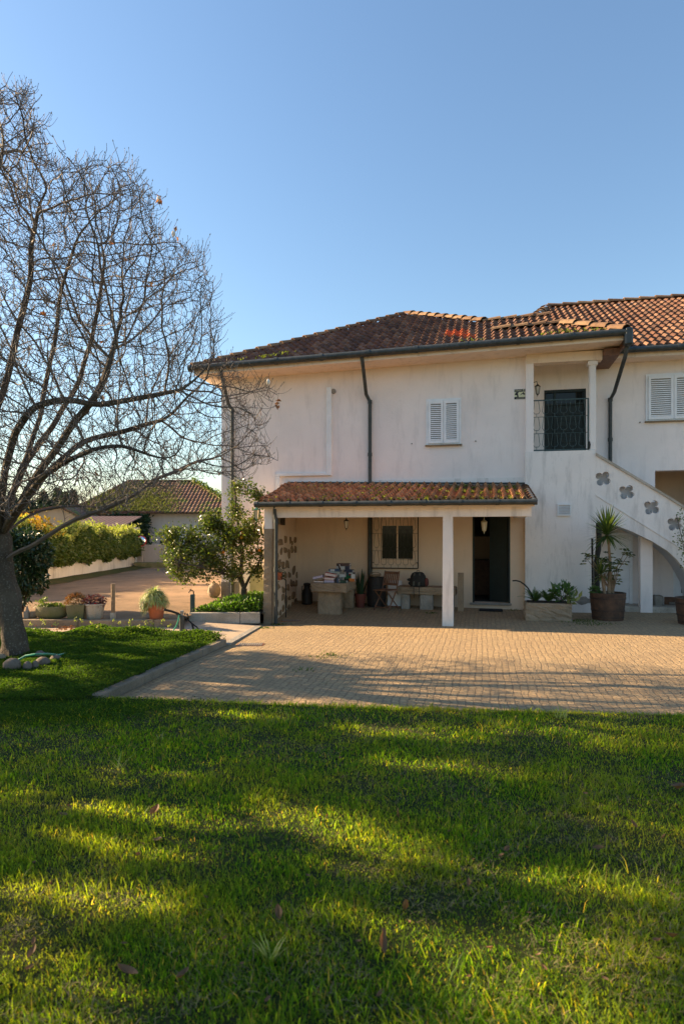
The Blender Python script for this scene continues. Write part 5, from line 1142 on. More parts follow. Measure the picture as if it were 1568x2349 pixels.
for px, py, zz in pts: x, y = ong(px, py, zz); hp.append((x, y, zz))
b.tube(hp, .013, 8); tag(b.build('garden_hose', M['hose_green'], loc=hp[0]), 'green garden hose lying over the stones at the tree', 'hose')
# orange tree ---------------------------------------------------
x, y = ong(560, 1386, .2); ob = Vector((x, y, .16)); YO = y
t = thing('orange_tree', 'orange tree with glossy leaves and a few oranges beside the porch post', 'tree', ob)
b = MB(smooth=True)
def P_(px, py, dy=0.): return at(px, py, YO+dy)
fork = P_(560, 1350); b.tube([ob, P_(559, 1372), fork], [.085, .068, .062], 10)
limbs = [([fork, P_(548, 1325, .1), P_(530, 1310, .2), P_(500, 1285, .3)], .045), ([fork, P_(552, 1320), P_(556, 1270), P_(550, 1220), P_(541, 1170), P_(538, 1110)], .05), ([fork, P_(572, 1325, -.1), P_(588, 1300, -.2), P_(600, 1275, -.3)], .035), ([P_(548, 1325, .1), P_(510, 1315, -.2), P_(460, 1300, -.4), P_(410, 1290, -.5)], .03), ([P_(530, 1310, .2), P_(480, 1270, .4), P_(430, 1240, .3), P_(395, 1225, .2)], .03), ([P_(556, 1270), P_(530, 1240, .1), P_(505, 1205, .2), P_(480, 1180, .2)], .025), ([P_(556, 1260), P_(580, 1225, -.1), P_(595, 1180, -.1), P_(598, 1150, -.1)], .022)]
tips = []
for L, r in limbs:
    b.tube(L, [r*(1-.65*i/(len(L)-1)) for i in range(len(L))], 7)
clus = []
def blob(px, py, dy, rx, ry, rz_, n): c = P_(px, py, dy); clus.append((c, rx, ry, rz_, n))
for a in ((430, 1240, .1, .45, .45, .36, 34), (400, 1290, .0, .30, .4, .34, 24), (385, 1225, .1, .24, .3, .14, 8), (460, 1290, 0, .5, .5, .40, 44), (500, 1240, .1, .5, .5, .42, 46), (490, 1200, .1, .26, .3, .25, 18), (545, 1260, -.1, .5, .5, .5, 38), (550, 1200, .1, .34, .35, .40, 26), (540, 1140, .1, .22, .25, .34, 12), (575, 1130, 0, .16, .2, .26, 7), (595, 1145, .0, .16, .2, .22, 9), (585, 1220, -.2, .30, .3, .40, 24), (590, 1290, -.3, .22, .3, .34, 16), (520, 1315, 0, .42, .4, .16, 14), (430, 1325, 0, .35, .3, .14, 14)): blob(*a)
LC = []; LD = []
for c, rx, ry, rz_, n in clus:
    for _ in range(n):
        d = np.random.default_rng(len(LC)+1).normal(size=3); d /= np.linalg.norm(d); rr = random.uniform(.35, 1)**.6
        q = c+Vector((d[0]*rx*rr, d[1]*ry*rr, d[2]*rz_*rr)); 
        nearest = min(limbs, key=lambda L: min((p-q).length for p in L[0]))[0]; s_ = min(nearest, key=lambda p: (p-q).length)
        mid = s_.lerp(q, .55)+Vector((random.gauss(0, .05), random.gauss(0, .05), random.gauss(0, .05))); b.tube([s_, mid, q], [.009, .006, .003], 4, False)
        out = (q-s_).normalized()
        for _k in range(38):
            f = random.random(); pp = mid.lerp(q, f)+Vector((random.gauss(0, .075), random.gauss(0, .075), random.gauss(0, .07))); LC.append(tuple(pp)); LD.append((out.x*.6+random.gauss(0, .6), out.y*.6+random.gauss(0, .6), .15+random.gauss(0, .5)))
b.build('trunk', M['bark'], t, fix=False)
leaf_obj('crown', M['leaf_orange'], LC, LD, rng.uniform(.05, .085, len(LC)), rng.uniform(.03, .046, len(LC)), t, fold=.18)
for px, py, dy in ((537, 1222, .1), (556, 1222, -.3), (554, 1233, -.25), (577, 1268, -.2), (595, 1262, -.35), (512, 1267, -.2)):
    f = MB(smooth=True); f.ball(P_(px, py, dy), .036, 12, 8); f.build('orange_fruit', M['fruit'], t)
# fallen oranges / nuts on the driveway
k = 0
for px, py in ((444, 1400), (463, 1401), (467, 1403), (470, 1402), (478, 1400), (485, 1397), (492, 1398), (498, 1397), (430, 1412), (424, 1410), (415, 1414), (440, 1403), (452, 1405), (520, 1380), (436, 1409), (406, 1411), (455, 1395)):
    x, y = ong(px, py, .14); f = MB(smooth=True); f.ball((x, y, .14+.022), .024, 9, 6); tag(f.build('fallen_fruit', M['post_wood'], loc=(x, y, .14)), 'shrivelled brown fruit lying on the driveway behind the pale kerb', 'fruit', 'shrivelled fruit on the driveway')
# bed of green leaves beneath
n = 5200; xs = rng.uniform(-3.0, -1.66, n); ys = rng.uniform(12.62, 14.3, n); keep = (xs > -2.95+(ys-12.6)*.25+rng.normal(0, .1, n)); xs, ys = xs[keep], ys[keep]; n = len(xs)
zs = .15+rng.uniform(.0, 1, n)*(.06+.20*np.clip((xs+2.9)/.9, 0, 1)); C = np.stack([xs, ys, zs], 1)
tag(leaf_obj('ground_ivy', M['leaf_bed'], C, rdir(n, .7), rng.uniform(.05, .10, n), rng.uniform(.03, .05, n), loc=(-2.3, 13, .14)), 'bright green leafy bed under the orange tree behind the pale kerb', 'ground cover', kind='stuff')
b = MB(); b.quad((-3.0, 12.56, .150), (-1.6, 12.56, .150), (-1.55, 14.4, .150), (-2.7, 14.4, .150)); tag(b.build('soil', M['soil'], fix=False), kind='structure')
t = thing('clivia', 'strap leaved plant behind the orange tree trunk', 'plant', (ob.x+.1, ob.y+.5, .16)); b = MB()
for k in range(90):
    w = random.uniform(0, 6.28); blade_mb(b, Vector((ob.x+random.gauss(.1, .35), ob.y+.5+random.gauss(0, .12), .16)), (math.cos(w), math.sin(w), 1.5), random.uniform(.3, .5), .03, 1.3, 5)
b.build('foliage', M['leaf_fern'], t, fix=False)
# pale utility wall and plinth at the house corner
b = MB(W); b.box(-6.375, -5.9, VW-.03, VW-.002, .1, .52); b.build('plinth', M['granite_grey'], house)
u0, u1 = ou(573, 14.0), -4.64; M['pale_green'] = simple('pale_green_paint', (.46, .46, .26), (.36, .37, .2), .8)
t = thing('utility_cupboard', 'pale green masonry cupboard behind the orange tree', 'cupboard', W(u0, 14.2, .14)); b = MB(W); b.box(u0, u1, 14.0, VW-.01, .1, .93); b.build('body', M['pale_green'], t); b = MB(W); b.box(u0-.03, u1, 13.97, VW-.01, .93, 1.0); b.build('top_slab', M['concrete'], t)
M['blue'] = simple('blue_plastic', (.01, .20, .38), None, .5); b = MB(W); b.box(u1-.10, u1-.01, 13.95, 13.99, .72, .86, .01); b.build('blue_plate', M['blue'], t)

# ---------------------------------------------------------------- background
# hedge wall
def hx(Y): return -9.72-(Y-20)*.0
b = MB()
Ys = [15.5+.8*i for i in range(19)]
P0 = [(hx(Y), Y) for Y in Ys]
for i in range(len(Ys)-1):
    (xa, ya), (xb, yb_) = P0[i], P0[i+1]; j = .02*math.sin(i*2.1); b.hexa([(xa, ya, -.2), (xb, yb_, -.2), (xb-.3, yb_, -.2), (xa-.3, ya, -.2), (xa, ya, .78+j), (xb, yb_, .78+j), (xb-.3, yb_, .78+j), (xa-.3, ya, .78+j)])
M['old_white'] = plaster('old_limewash', (.66, .58, .47), (.16, .13, .08), .75, 6.0)
t = thing('garden_wall', 'long low stained white wall under the clipped ivy hedge', 'wall', (-9.8, 22, .14)); b.build('masonry', M['old_white'], t, fix=False)
n = 30000; ys = rng.uniform(15.5, 29.8, n); top = 1.62+.16*np.sin(ys*1.1)+.14*np.sin(ys*2.7+1)+.10*np.sin(ys*5.3); bot = .72+.08*np.sin(ys*3.1)+.05*np.sin(ys*7)
f = rng.uniform(0, 1, n); side_ = rng.uniform(0, 1, n) < .62
xs = np.where(side_, -9.72+.22*np.sqrt(np.clip(1-(2*f-1)**2, 0, 1))*1.2+rng.normal(0, .07, n), rng.uniform(-10.4, -9.6, n)); zs = np.where(side_, bot+(top-bot)*f, top+rng.normal(0, .06, n))
C = np.stack([xs, ys, zs], 1); D = np.stack([np.full(n, .8), rng.normal(0, .6, n), rng.normal(-.3, .6, n)], 1)
t = thing('ivy_hedge', 'clipped ivy hedge growing over the white garden wall', 'hedge', (-9.9, 22, .7)); leaf_obj('foliage', M['leaf_ivy'], C, D, rng.uniform(.10, .17, n), rng.uniform(.07, .12, n), t)
b = MB(); 
for i in range(len(Ys)-1): b.box(-10.3, -9.78, Ys[i]+.001, Ys[i+1]-.001, .70, 1.45)
b.build('dense_core', M['leaf_dark'], t, fix=False)
n = 5200; cy = rng.choice(np.array([17.2, 19.0, 20.6, 21.4, 22.6, 23.1, 24.6, 25.2, 25.9, 27.6, 28.5, 29.2]), n); ys = cy+rng.normal(0, .30, n); top = 1.72+.16*np.sin(ys*1.1)+.14*np.sin(ys*2.7+1)+.10*np.sin(ys*5.3)
C = np.stack([rng.uniform(-10.3, -9.45, n), ys, top+np.abs(rng.normal(0, .11, n))], 1); leaf_obj('flowering_top', M['leaf_ivytop'], C, rdir(n, .6), .12, .07, t)
n = 900; C = np.stack([rng.normal(-10.0, .25, n), rng.normal(20.4, .7, n), 1.62+np.abs(rng.normal(0, .28, n))], 1)
t = thing('yellow_shrub', 'shrub with bright yellow autumn leaves above the left end of the hedge', 'shrub', (-10.0, 20.4, .1)); leaf_obj('foliage', M['leaf_yellow'], C, rdir(n, .4), .15, .09, t)
b = MB()
for k in range(7): b.tube([(-10.5, 20.4, .1), (-10.4+random.gauss(0, .1), 20.4+random.gauss(0, .4), 1.2), (-10.2+random.gauss(0, .2), 20.4+random.gauss(0, .6), 1.9)], [.03, .02, .008], 5)
b.build('stems', M['twig'], t, fix=False)
# back wall with block course and mirror
b = MB(); b.box(-9.6, 2, 29.6, 29.85, -.2, 1.18); t = thing('boundary_wall', 'grey stained cement wall closing the driveway', 'wall', (-6, 29.7, .14)); b.build('masonry', plaster('grey_cement', (.34, .32, .30), (.10, .09, .08), .7, 2.2), t)
b = MB(); b.box(-9.6, 2, 29.1, 29.58, .1, .38, .03); b.build('footing', M['mossy_stone'], t)
x_ = (326-784)/FPX*29.3; zc = CAMZ-(1241-1222)/FPX*29.3; t = thing('traffic_mirror', 'round convex traffic mirror with red rim at the end of the hedge', 'mirror', (x_, 29.3, .14))
b = MB(smooth=True); b.tube([(x_, 29.3, .14), (x_, 29.3, zc)], .03, 8); b.build('pole', M['granite_grey'], t)
M['mirror'] = mk('convex_mirror')[0]; q = M['mirror'].node_tree.nodes['Principled BSDF']; q.inputs['Metallic'].default_value = 1; q.inputs['Roughness'].default_value = .03; q.inputs['Base Color'].default_value = (.9, .9, .9, 1)
prof = [(.21*math.sin(a), -.06*math.cos(a)) for a in [math.pi/2*k/8 for k in range(9)]]
b = MB(lambda a, bb, z: Vector((x_+a, 29.18+z, zc+bb)), True); b.lathe(prof[::-1] if False else prof, (0, 0, 0), 24); b.build('mirror_glass', M['mirror'], t)
M['red_paint'] = simple('red_rim', (.55, .02, .015), None, .5); b = MB(smooth=True); b.tube([(x_+.225*math.cos(a), 29.2, zc+.225*math.sin(a)) for a in [2*math.pi*k/24 for k in range(25)]], .02, 8, False); b.build('rim', M['red_paint'], t)
# far house
YF = 40.; S_ = YF/FPX
fx = lambda px: (px-784)*S_
fz = lambda py: CAMZ+(1222-py)*S_
t = thing('neighbour_house', 'distant low house with a mossy hipped tile roof behind the driveway', 'house', (fx(370), YF+3, 0))
b = MB(); ex0, ex1 = fx(154), fx(560); ez0 = fz(1176); zr = 5.35; rx0, rx1, ry = ex0+3.9, ex1-3.3, YF+4.6
rx0, rx1 = (296-784)/FPX*(ry), (442-784)/FPX*ry; zr = CAMZ+(1222-1105)/FPX*ry
b.box(ex0+.6, ex1-.6, YF+.6, YF+8.6, -.3, ez0-.05); b.build('wall', plaster('far_wall', (.50, .46, .42), (.3, .27, .24), .4, 9), t)
M['tile_far2'] = M['tile_far']
def plane3(p, q, r):   # z over (x, y)
    n = (q-p).cross(r-p); return lambda x, y: p.z-(n.x*(x-p.x)+n.y*(y-p.y))/n.z
A, B_, C_, D_ = Vector((ex0, YF, ez0)), Vector((ex1, YF, ez0)), Vector((rx1, ry, zr)), Vector((rx0, ry, zr)); zf = plane3(A, B_, C_)
b = MB(); tiled(b, [(A.x, A.y), (B_.x, B_.y), (C_.x, C_.y), (D_.x, D_.y)], zf, .25, .42, .045, T=I3); 
dk = .04
for P in ([A, B_, C_, D_], [A, D_, Vector((ex0, YF+9.2, ez0))], [B_, Vector((ex1, YF+9.2, ez0)), C_], [D_, C_, Vector((ex1, YF+9.2, ez0)), Vector((ex0, YF+9.2, ez0))]): b.quad(*[(p.x, p.y, p.z-dk) for p in P])
rf = b.build('roof', M['tile_far'], t, fix=False)
b = MB(); ridge(b, tuple(A+Vector((0, 0, .03))), tuple(D_+Vector((0, 0, .05))), .13, .5, I3); ridge(b, tuple(D_+Vector((0, 0, .05))), tuple(C_+Vector((0, 0, .05))), .13, .5, I3); ridge(b, tuple(B_+Vector((0, 0, .03))), tuple(C_+Vector((0, 0, .05))), .13, .5, I3); b.build('ridge_cap', M['tile_far'], rf, fix=False)
n = 6500; C = []
while len(C) < n:
    px = random.gauss(290, 55); py = random.gauss(1152, 20)
    if not (170 < px < 420 and 1108 < py < 1178): continue
    # find roof point by marching
    for k in range(60):
        Y = YF+.1*k; X = (px-784)/FPX*Y; z = CAMZ+(1222-py)/FPX*Y
        if zf(X, Y) >= z-.0 and k > 0: break
    if inpoly(X, Y, [(A.x, A.y), (B_.x, B_.y), (C_.x, C_.y), (D_.x, D_.y)]): C.append((X, Y, zf(X, Y)+random.uniform(.0, .10)))
leaf_obj('roof_moss', M['moss_far'], C, rdir(n, .8), rng.uniform(.08, .18, n), .08, rf)
n = 900; f = rng.uniform(0, 1, n)[:, None]; C = np.array(C_)*(1-f)+np.array(B_)*f+rng.normal(0, .10, (n, 3))+np.array([0, 0, .15]); leaf_obj('hip_creeper', M['leaf_ivy'], C, rdir(n, .6), .16, .09, rf)
n = 4500; C = np.stack([rng.normal(fx(298), 1.0, n), YF+rng.uniform(-.1, .5, n), rng.uniform(.6, ez0-.1, n)], 1); C = C[(C[:, 0] > fx(245)) & (C[:, 0] < fx(340)+rng.normal(0, .12, n))]; leaf_obj('ivy', M['leaf_dark'], C, rdir(len(C)), .2, .13, t)
b = MB(); b.box(fx(362), fx(392), YF+.55, YF+.65, .9, fz(1240)); b.build('window', M['glass'], t)
# shed with red sheet roof
YS_ = 34.; sx = lambda px: (px-784)/FPX*YS_; sz = lambda py: CAMZ+(1222-py)/FPX*YS_
t = thing('shed', 'low cream shed with a dark red sheet roof in front of the far house', 'shed', (sx(220), YS_, 0))
b = MB(); b.box(sx(165), sx(280), YS_, YS_+3, -.2, sz(1209)); b.build('wall', M['cream'], t)
b = MB(); 
x0, x1, n = sx(160), sx(286), 26
for i in range(n):
    xa, xb = x0+(x1-x0)*i/n, x0+(x1-x0)*(i+1)/n; za = .03*(i % 2); b.quad((xa, YS_-.35, sz(1209)+za), (xb, YS_-.35, sz(1209)+.03-za), (xb, YS_+3, sz(1209)+.65+.03-za), (xa, YS_+3, sz(1209)+.65+za))
b.build('roof', simple('red_sheet', (.13, .06, .045), (.09, .045, .035), .7), t, fix=False)
YG = 37.; b = MB(); g_ = lambda px, py: ((px-784)/FPX*YG, CAMZ+(1222-py)/FPX*YG)
b.prism([[g_(60, 1260), g_(190, 1260), g_(190, 1192), g_(140, 1166), g_(60, 1180)]], YG, YG+4); t = thing('barn', 'weathered beige gable building behind the tree trunk', 'barn', (g_(120, 0)[0], YG, 0)); b.build('wall', plaster('barn_wall', (.42, .34, .26), (.2, .16, .12), .6, 1.1), t)
b = MB(); a_, m_, c_ = g_(54, 1178), g_(140, 1163), g_(194, 1190)
b.hexa([(a_[0], YG-.3, a_[1]), (m_[0], YG-.3, m_[1]), (m_[0], YG+4.2, m_[1]), (a_[0], YG+4.2, a_[1]), (a_[0], YG-.3, a_[1]+.1), (m_[0], YG-.3, m_[1]+.1), (m_[0], YG+4.2, m_[1]+.1), (a_[0], YG+4.2, a_[1]+.1)])
b.hexa([(m_[0]+.001, YG-.3, m_[1]), (c_[0], YG-.3, c_[1]), (c_[0], YG+4.2, c_[1]), (m_[0]+.001, YG+4.2, m_[1]), (m_[0]+.001, YG-.3, m_[1]+.1), (c_[0], YG-.3, c_[1]+.1), (c_[0], YG+4.2, c_[1]+.1), (m_[0]+.001, YG+4.2, m_[1]+.1)]); b.build('roof', M['tile_far'], t)
# distant trees
def far_tree(px, py, Y, hw, label, mat='conifer'):
    x = (px-784)/FPX*Y; zt = CAMZ+(1222-py)/FPX*Y; t = thing('distant_tree', label, 'tree', (x, Y, 0), 'distant evergreens beyond the roofs'); n = 1500; f = rng.uniform(0, 1, n)**.7
    zz = 1.0+(zt-1.0)*f; r = hw*(1-f)**.6*(.55+.45*np.sin(zz*2.3+px)**2); w = rng.uniform(0, 6.28, n); rr = np.sqrt(rng.uniform(0, 1, n)); C = np.stack([x+r*rr*np.cos(w), Y+r*rr*np.sin(w), zz], 1)
    leaf_obj('crown', M[mat], C, rdir(n, -.2), .45, .16, t); b = MB(); b.tube([(x, Y, -.3), (x, Y, zt*.8)], [.2, .06], 7); b.build('trunk', M['bark'], t)
for i, (px, py, Y, hw) in enumerate(((100, 1130, 62, 1.5), (133, 1122, 66, 2.2), (150, 1134, 60, 1.6), (168, 1128, 64, 1.4), (70, 1150, 60, 2.2), (115, 1150, 58, 2.0), (30, 1140, 62, 2.4), (-10, 1150, 60, 2.4))):
    far_tree(px, py, Y, hw, ['slim distant evergreen above the barn roof', 'tallest distant evergreen beyond the barn', 'distant evergreen just left of the far roof hip', 'narrow distant evergreen touching the far roof hip', 'broad distant evergreen behind the tree limbs', 'low distant evergreen in front of the tallest one', 'hazy distant evergreen behind the leaning trunk', 'distant evergreen at the picture edge left of the trunk'][i])
# dark shrub behind the trunk
x, y = -6.55, 12.9; t = thing('camellia', 'dark glossy evergreen shrub behind the leaning tree trunk', 'shrub', (x, y, .14))
n = 5200; d = rdir(n); C = np.array([x, y, 1.12])+d*np.array([.52, .6, .72])*(rng.uniform(.35, 1, (n, 1))**.5)*(1+.18*np.sin(d[:, :1]*7+d[:, 2:]*5)); leaf_obj('foliage', M['leaf_dark'], C, d*.5+rdir(n, -.4), rng.uniform(.08, .13, n), .05, t)
b = MB()
for k in range(6): b.tube([(x+random.gauss(0, .06), y, .1), (x+random.gauss(0, .3), y+random.gauss(0, .2), 1.4)], [.03, .012], 6)
b.build('stems', M['bark'], t, fix=False)
# overhead wire
b = MB(smooth=True); P = [atY(px, 1083.5-(px-180)*.036+.00004*(px-340)**2, 33) for px in (-300, -100, 100, 180, 260, 340, 420, 508, 560, 650)]; b.tube(P, .014, 5); tag(b.build('overhead_cable', M['mat_rubber'], loc=P[0]), 'thin overhead cable crossing the sky above the far roof', 'cable')

# ---------------------------------------------------------------- the bare magnolia (space colonisation from hand placed limbs)
tree = thing('magnolia_tree', 'large bare magnolia with grey leaning trunk, dense twigs and furry buds', 'tree', (*ong(38, 1511, .08), .08))
Y0 = ong(38, 1511, .08)[1]
nodes = []; parent = []
def addchain(start, pts, step=.11):
    cur = start
    for q in pts:
        a = nodes[cur]; q = np.array(q); L = np.linalg.norm(q-a); k = max(1, int(L/step))
        for i in range(1, k+1):
            nodes.append(a+(q-a)*i/k+(rng.normal(0, .006, 3) if i < k else 0)); parent.append(cur); cur = len(nodes)-1
    return cur
def q3(px, py, dy=0.): return tuple(atY(px, py, Y0+dy))
nodes.append(np.array(q3(38, 1513))); parent.append(-1)
tr = addchain(0, [q3(30, 1450), q3(22, 1380), q3(10, 1320), q3(4, 1290)]); trA = addchain(tr, [q3(2, 1260)]); trB = addchain(trA, [q3(4, 1225)])
e = {}
e['a'] = addchain(trB, [q3(28, 1200, .1), q3(66, 1140, .2), q3(100, 1095, .3), q3(140, 1055, .5), q3(190, 1012, .6), q3(240, 1000, .7), q3(300, 985, .6), q3(370, 965, .5)])
addchain(trB, [q3(24, 1190, -.2), q3(62, 1130, -.4), q3(88, 1085, -.5), q3(130, 1030, -.6), q3(164, 975, -.7), q3(205, 930, -.8), q3(240, 870, -.8), q3(262, 800, -.7)])
addchain(trB, [q3(10, 1180, .3), q3(40, 1100, .6), q3(66, 1035, .8), q3(92, 960, 1.0), q3(105, 880, 1.1), q3(128, 775, 1.1), q3(135, 690, 1.0), q3(160, 600, .9), q3(180, 540, .8)])
addchain(trB, [q3(0, 1170, -.3), q3(12, 1080, -.5), q3(36, 990, -.7), q3(80, 930, -.9), q3(150, 915, -1.0), q3(230, 930, -1.0), q3(310, 915, -.9), q3(400, 898, -.8)])
addchain(trB, [q3(-6, 1150, .0), q3(-20, 1050, .1), q3(-10, 950, .2), q3(20, 860, .3), q3(40, 760, .3), q3(70, 650, .2), q3(72, 560, .1), q3(90, 470, 0)])
addchain(trB, [q3(-40, 1150, -.2), q3(-100, 1040, -.4), q3(-150, 900, -.5), q3(-170, 760, -.5), q3(-180, 600, -.5)]); addchain(trB, [q3(-30, 1180, .6), q3(-120, 1110, 1.1), q3(-240, 1040, 1.5), q3(-360, 960, 1.6)])
addchain(trA, [q3(-20, 1200, -.2), q3(-60, 1000, -.2), q3(-70, 800, 0), q3(-50, 620, .2), q3(-20, 450, .3), q3(10, 330, .3)])
addchain(trB, [q3(20, 1150, .6), q3(60, 1060, 1.1), q3(120, 980, 1.5), q3(180, 880, 1.8), q3(210, 780, 1.8), q3(230, 680, 1.7), q3(240, 600, 1.6)])
addchain(trB, [q3(30, 1180, -.5), q3(90, 1100, -1.0), q3(150, 1060, -1.4), q3(210, 1030, -1.6), q3(280, 1020, -1.6), q3(360, 1050, -1.5)])
addchain(tr, [q3(34, 1268, -.15), q3(82, 1248, -.3), q3(112, 1228, -.4), q3(150, 1204, -.5), q3(200, 1180, -.6), q3(262, 1160, -.7), q3(320, 1130, -.7), q3(350, 1100, -.7), q3(400, 1085, -.6)])
addchain(trB, [q3(30, 1210, .3), q3(70, 1180, .5), q3(120, 1165, .6), q3(180, 1160, .7), q3(240, 1165, .7)])
n_main = len(nodes)
OUT = [(-420, 1120), (-420, 500), (-330, 330), (-120, 210), (0, 205), (75, 195), (85, 240), (112, 290), (108, 345), (150, 370), (210, 385), (285, 362), (300, 400), (345, 420), (352, 470), (372, 530), (410, 560), (470, 572), (478, 620), (500, 645), (500, 700), (512, 760), (520, 820), (560, 860), (615, 880), (645, 895), (628, 945), (600, 970), (610, 1000), (640, 1060), (590, 1075), (560, 1120), (480, 1095), (430, 1110), (400, 1150), (350, 1140), (300, 1175), (240, 1185), (170, 1180), (120, 1160), (60, 1190), (0, 1200), (-200, 1180)]
Apts = []
while len(Apts) < 11000:
    px, py = random.uniform(-420, 645), random.uniform(195, 1200)
    if not inpoly(px, py, OUT): continue
    if px < -40 and random.random() < .55: continue
    lim = 2.3*math.sqrt(max(.05, 1-((px-60)/640)**2)); dy = random.uniform(-1, 1)*lim
    if px > 430: dy *= .6
    Y = Y0+dy; x_, y_, z_ = atY(px, py, Y); Apts.append((x_, y_, z_))
A = np.array(Apts); pos = np.array(nodes); par = list(parent)
dist = np.full(len(A), 1e9); idx = np.zeros(len(A), int)
for s in range(0, len(pos), 50):
    d = np.linalg.norm(A[:, None]-pos[None, s:s+50], axis=2); m = d.argmin(1); dm = d[np.arange(len(A)), m]; u_ = dm < dist; dist[u_] = dm[u_]; idx[u_] = m[u_]+s
STEP = .075
poslist = [p for p in pos]
for it in range(90):
    if len(A) == 0: break
    act = dist < 1.6
    grp = {}
    ii = idx[act]; dv = A[act]-np.array(poslist)[ii]; dv /= np.linalg.norm(dv, axis=1, keepdims=True)+1e-9
    acc = np.zeros((len(poslist), 3)); cnt = np.zeros(len(poslist)); np.add.at(acc, ii, dv); np.add.at(cnt, ii, 1)
    ks = np.nonzero(cnt)[0]; newp = []
    for k in ks:
        d = acc[k]/cnt[k]
        if par[k] >= 0: pd = poslist[k]-poslist[par[k]]; d = d+.35*pd/(np.linalg.norm(pd)+1e-9)
        d = d+np.array([0, 0, .10])+rng.normal(0, .22, 3); d /= np.linalg.norm(d)+1e-9
        newp.append((k, poslist[k]+d*STEP))
    base_ = len(poslist)
    for k, p in newp: poslist.append(p); par.append(int(k))
    NP = np.array([p for _, p in newp]); 
    for s in range(0, len(NP), 200):
        d = np.linalg.norm(A[:, None]-NP[None, s:s+200], axis=2); m = d.argmin(1); dm = d[np.arange(len(A)), m]; u_ = dm < dist; dist[u_] = dm[u_]; idx[u_] = m[u_]+s+base_
    keep = dist > .095; A = A[keep]; dist = dist[keep]; idx = idx[keep]
nn_ = len(poslist); kids = [[] for _ in range(nn_)]
for i, p in enumerate(par):
    if p >= 0: kids[p].append(i)
RT = .0033; rad = np.zeros(nn_)
order = sorted(range(nn_), key=lambda i: -i)
EX = 2.5
for i in order: rad[i] = RT if not kids[i] else sum(rad[k]**EX for k in kids[i])**(1/EX)
# chains
chains = []; stack = [(0, None)]
while stack:
    s, fr = stack.pop(); ch = ([fr] if fr is not None else [])+[s]; c = s
    while kids[c]:
        ks = sorted(kids[c], key=lambda k: -rad[k]); 
        for k in ks[1:]: stack.append((k, c))
        c = ks[0]; ch.append(c)
    chains.append(ch)
limb = MB(smooth=True); twig = MB(); bud = MB(smooth=False); tipdirs = []
def trunk_r(i):
    r = rad[i]
    p = poslist[i]
    if i < 40: pass
    return r
SC = .135/rad[trA] if rad[trA] > 0 else 1
for ch in chains:
    P = [Vector(poslist[i]) for i in ch]; R = []
    for j, i in enumerate(ch):
        r = rad[i]*(1+(SC-1)*clamp((rad[i]-.012)/.06))
        if j == 0 and len(ch) > 1 and ch[0] in range(nn_) and par[ch[1]] == ch[0] and len(R) == 0 and len(ch) > 1 and ch is not chains[0]: r = min(r, rad[ch[1]]*(1+(SC-1)*clamp((rad[ch[1]]-.012)/.06))*1.05)
        R.append(r)
    if ch is chains[0]:
        for j, i in enumerate(ch):
            z = poslist[i][2]
            if z < 1.4: R[j] = max(R[j], .135)+.055*clamp((.55-z)/.5)**1.5+.0*z
    # smooth
    if len(P) > 3:
        Q = P[:]
        for j in range(1, len(P)-1): Q[j] = P[j]*.5+(P[j-1]+P[j+1])*.25
        P = Q
    mr = max(R); 
    if mr > .03: limb.tube(P, R, (22 if ch is chains[0] else 11) if mr > .06 else 7)
    else: twig.tube(P, R, 4 if mr < .012 else 5, False)
    tipdirs.append((P[-1], (P[-1]-P[max(0, len(P)-3)]).normalized() if len(P) > 1 else Vector((0, 0, 1))))
random.seed(31)
small = [i for i in range(n_main, nn_) if rad[i] < .012]
print('tree nodes', nn_, 'chains', len(chains))
def spur(p, d, L):
    pts = [p]; q = p
    for k in range(3):
        d = (d+Vector((random.gauss(0, .28), random.gauss(0, .28), .30+random.gauss(0, .15)))).normalized(); q = q+d*L/3; pts.append(q)
    return pts, d
tips = list(tipdirs)
for i in random.sample(small, min(len(small), 12000)):
    p = Vector(poslist[i]); d = Vector(rng.normal(size=3)); d.z = abs(d.z)*.6; d.normalize(); pts, d2 = spur(p, d, random.uniform(.10, .26)); twig.tube(pts, [.0034, .003, .0027, .0024], 3, False); tips.append((pts[-1], d2))
for p, d in random.sample(tips, min(len(tips), 11000)):
    d = (d+Vector((0, 0, .6))).normalized(); L = random.uniform(.018, .034); s1 = d.orthogonal().normalized(); s2 = d.cross(s1); w = L*.24; n0 = len(bud.v); m = p+d*L*.4
    bud.v += [tuple(p), tuple(m+s1*w), tuple(m+s2*w), tuple(m-s1*w), tuple(m-s2*w), tuple(p+d*L)]
    for k in range(4): bud.f += [(n0, n0+1+(k+1) % 4, n0+1+k), (n0+5, n0+1+k, n0+1+(k+1) % 4)]
for i_, p_ in enumerate(limb.v):
    x_, y_, z_ = p_
    if z_ < 3.2:
        q_ = .010*math.sin(z_*17+x_*31)+.010*math.sin(z_*7+y_*47)+.008*math.sin(x_*63+y_*57+z_*5); ax = poslist[min(range(0, trB+1, 1), key=lambda k: abs(poslist[k][2]-z_))] if z_ < 1.6 else None
        if ax is not None: dx_, dy_ = x_-ax[0], y_-ax[1]; l_ = math.hypot(dx_, dy_)+1e-6; q_ *= 1.0*(1-clamp((z_-1.0)/.55)); limb.v[i_] = (x_+dx_/l_*q_, y_+dy_/l_*q_, z_)
limb.build('trunk', M['bark'], tree, fix=False); twig.build('twigs', M['twig'], tree, fix=False); bo = bud.build('buds', M['bud'], tree, fix=False); bo['kind'] = 'stuff'
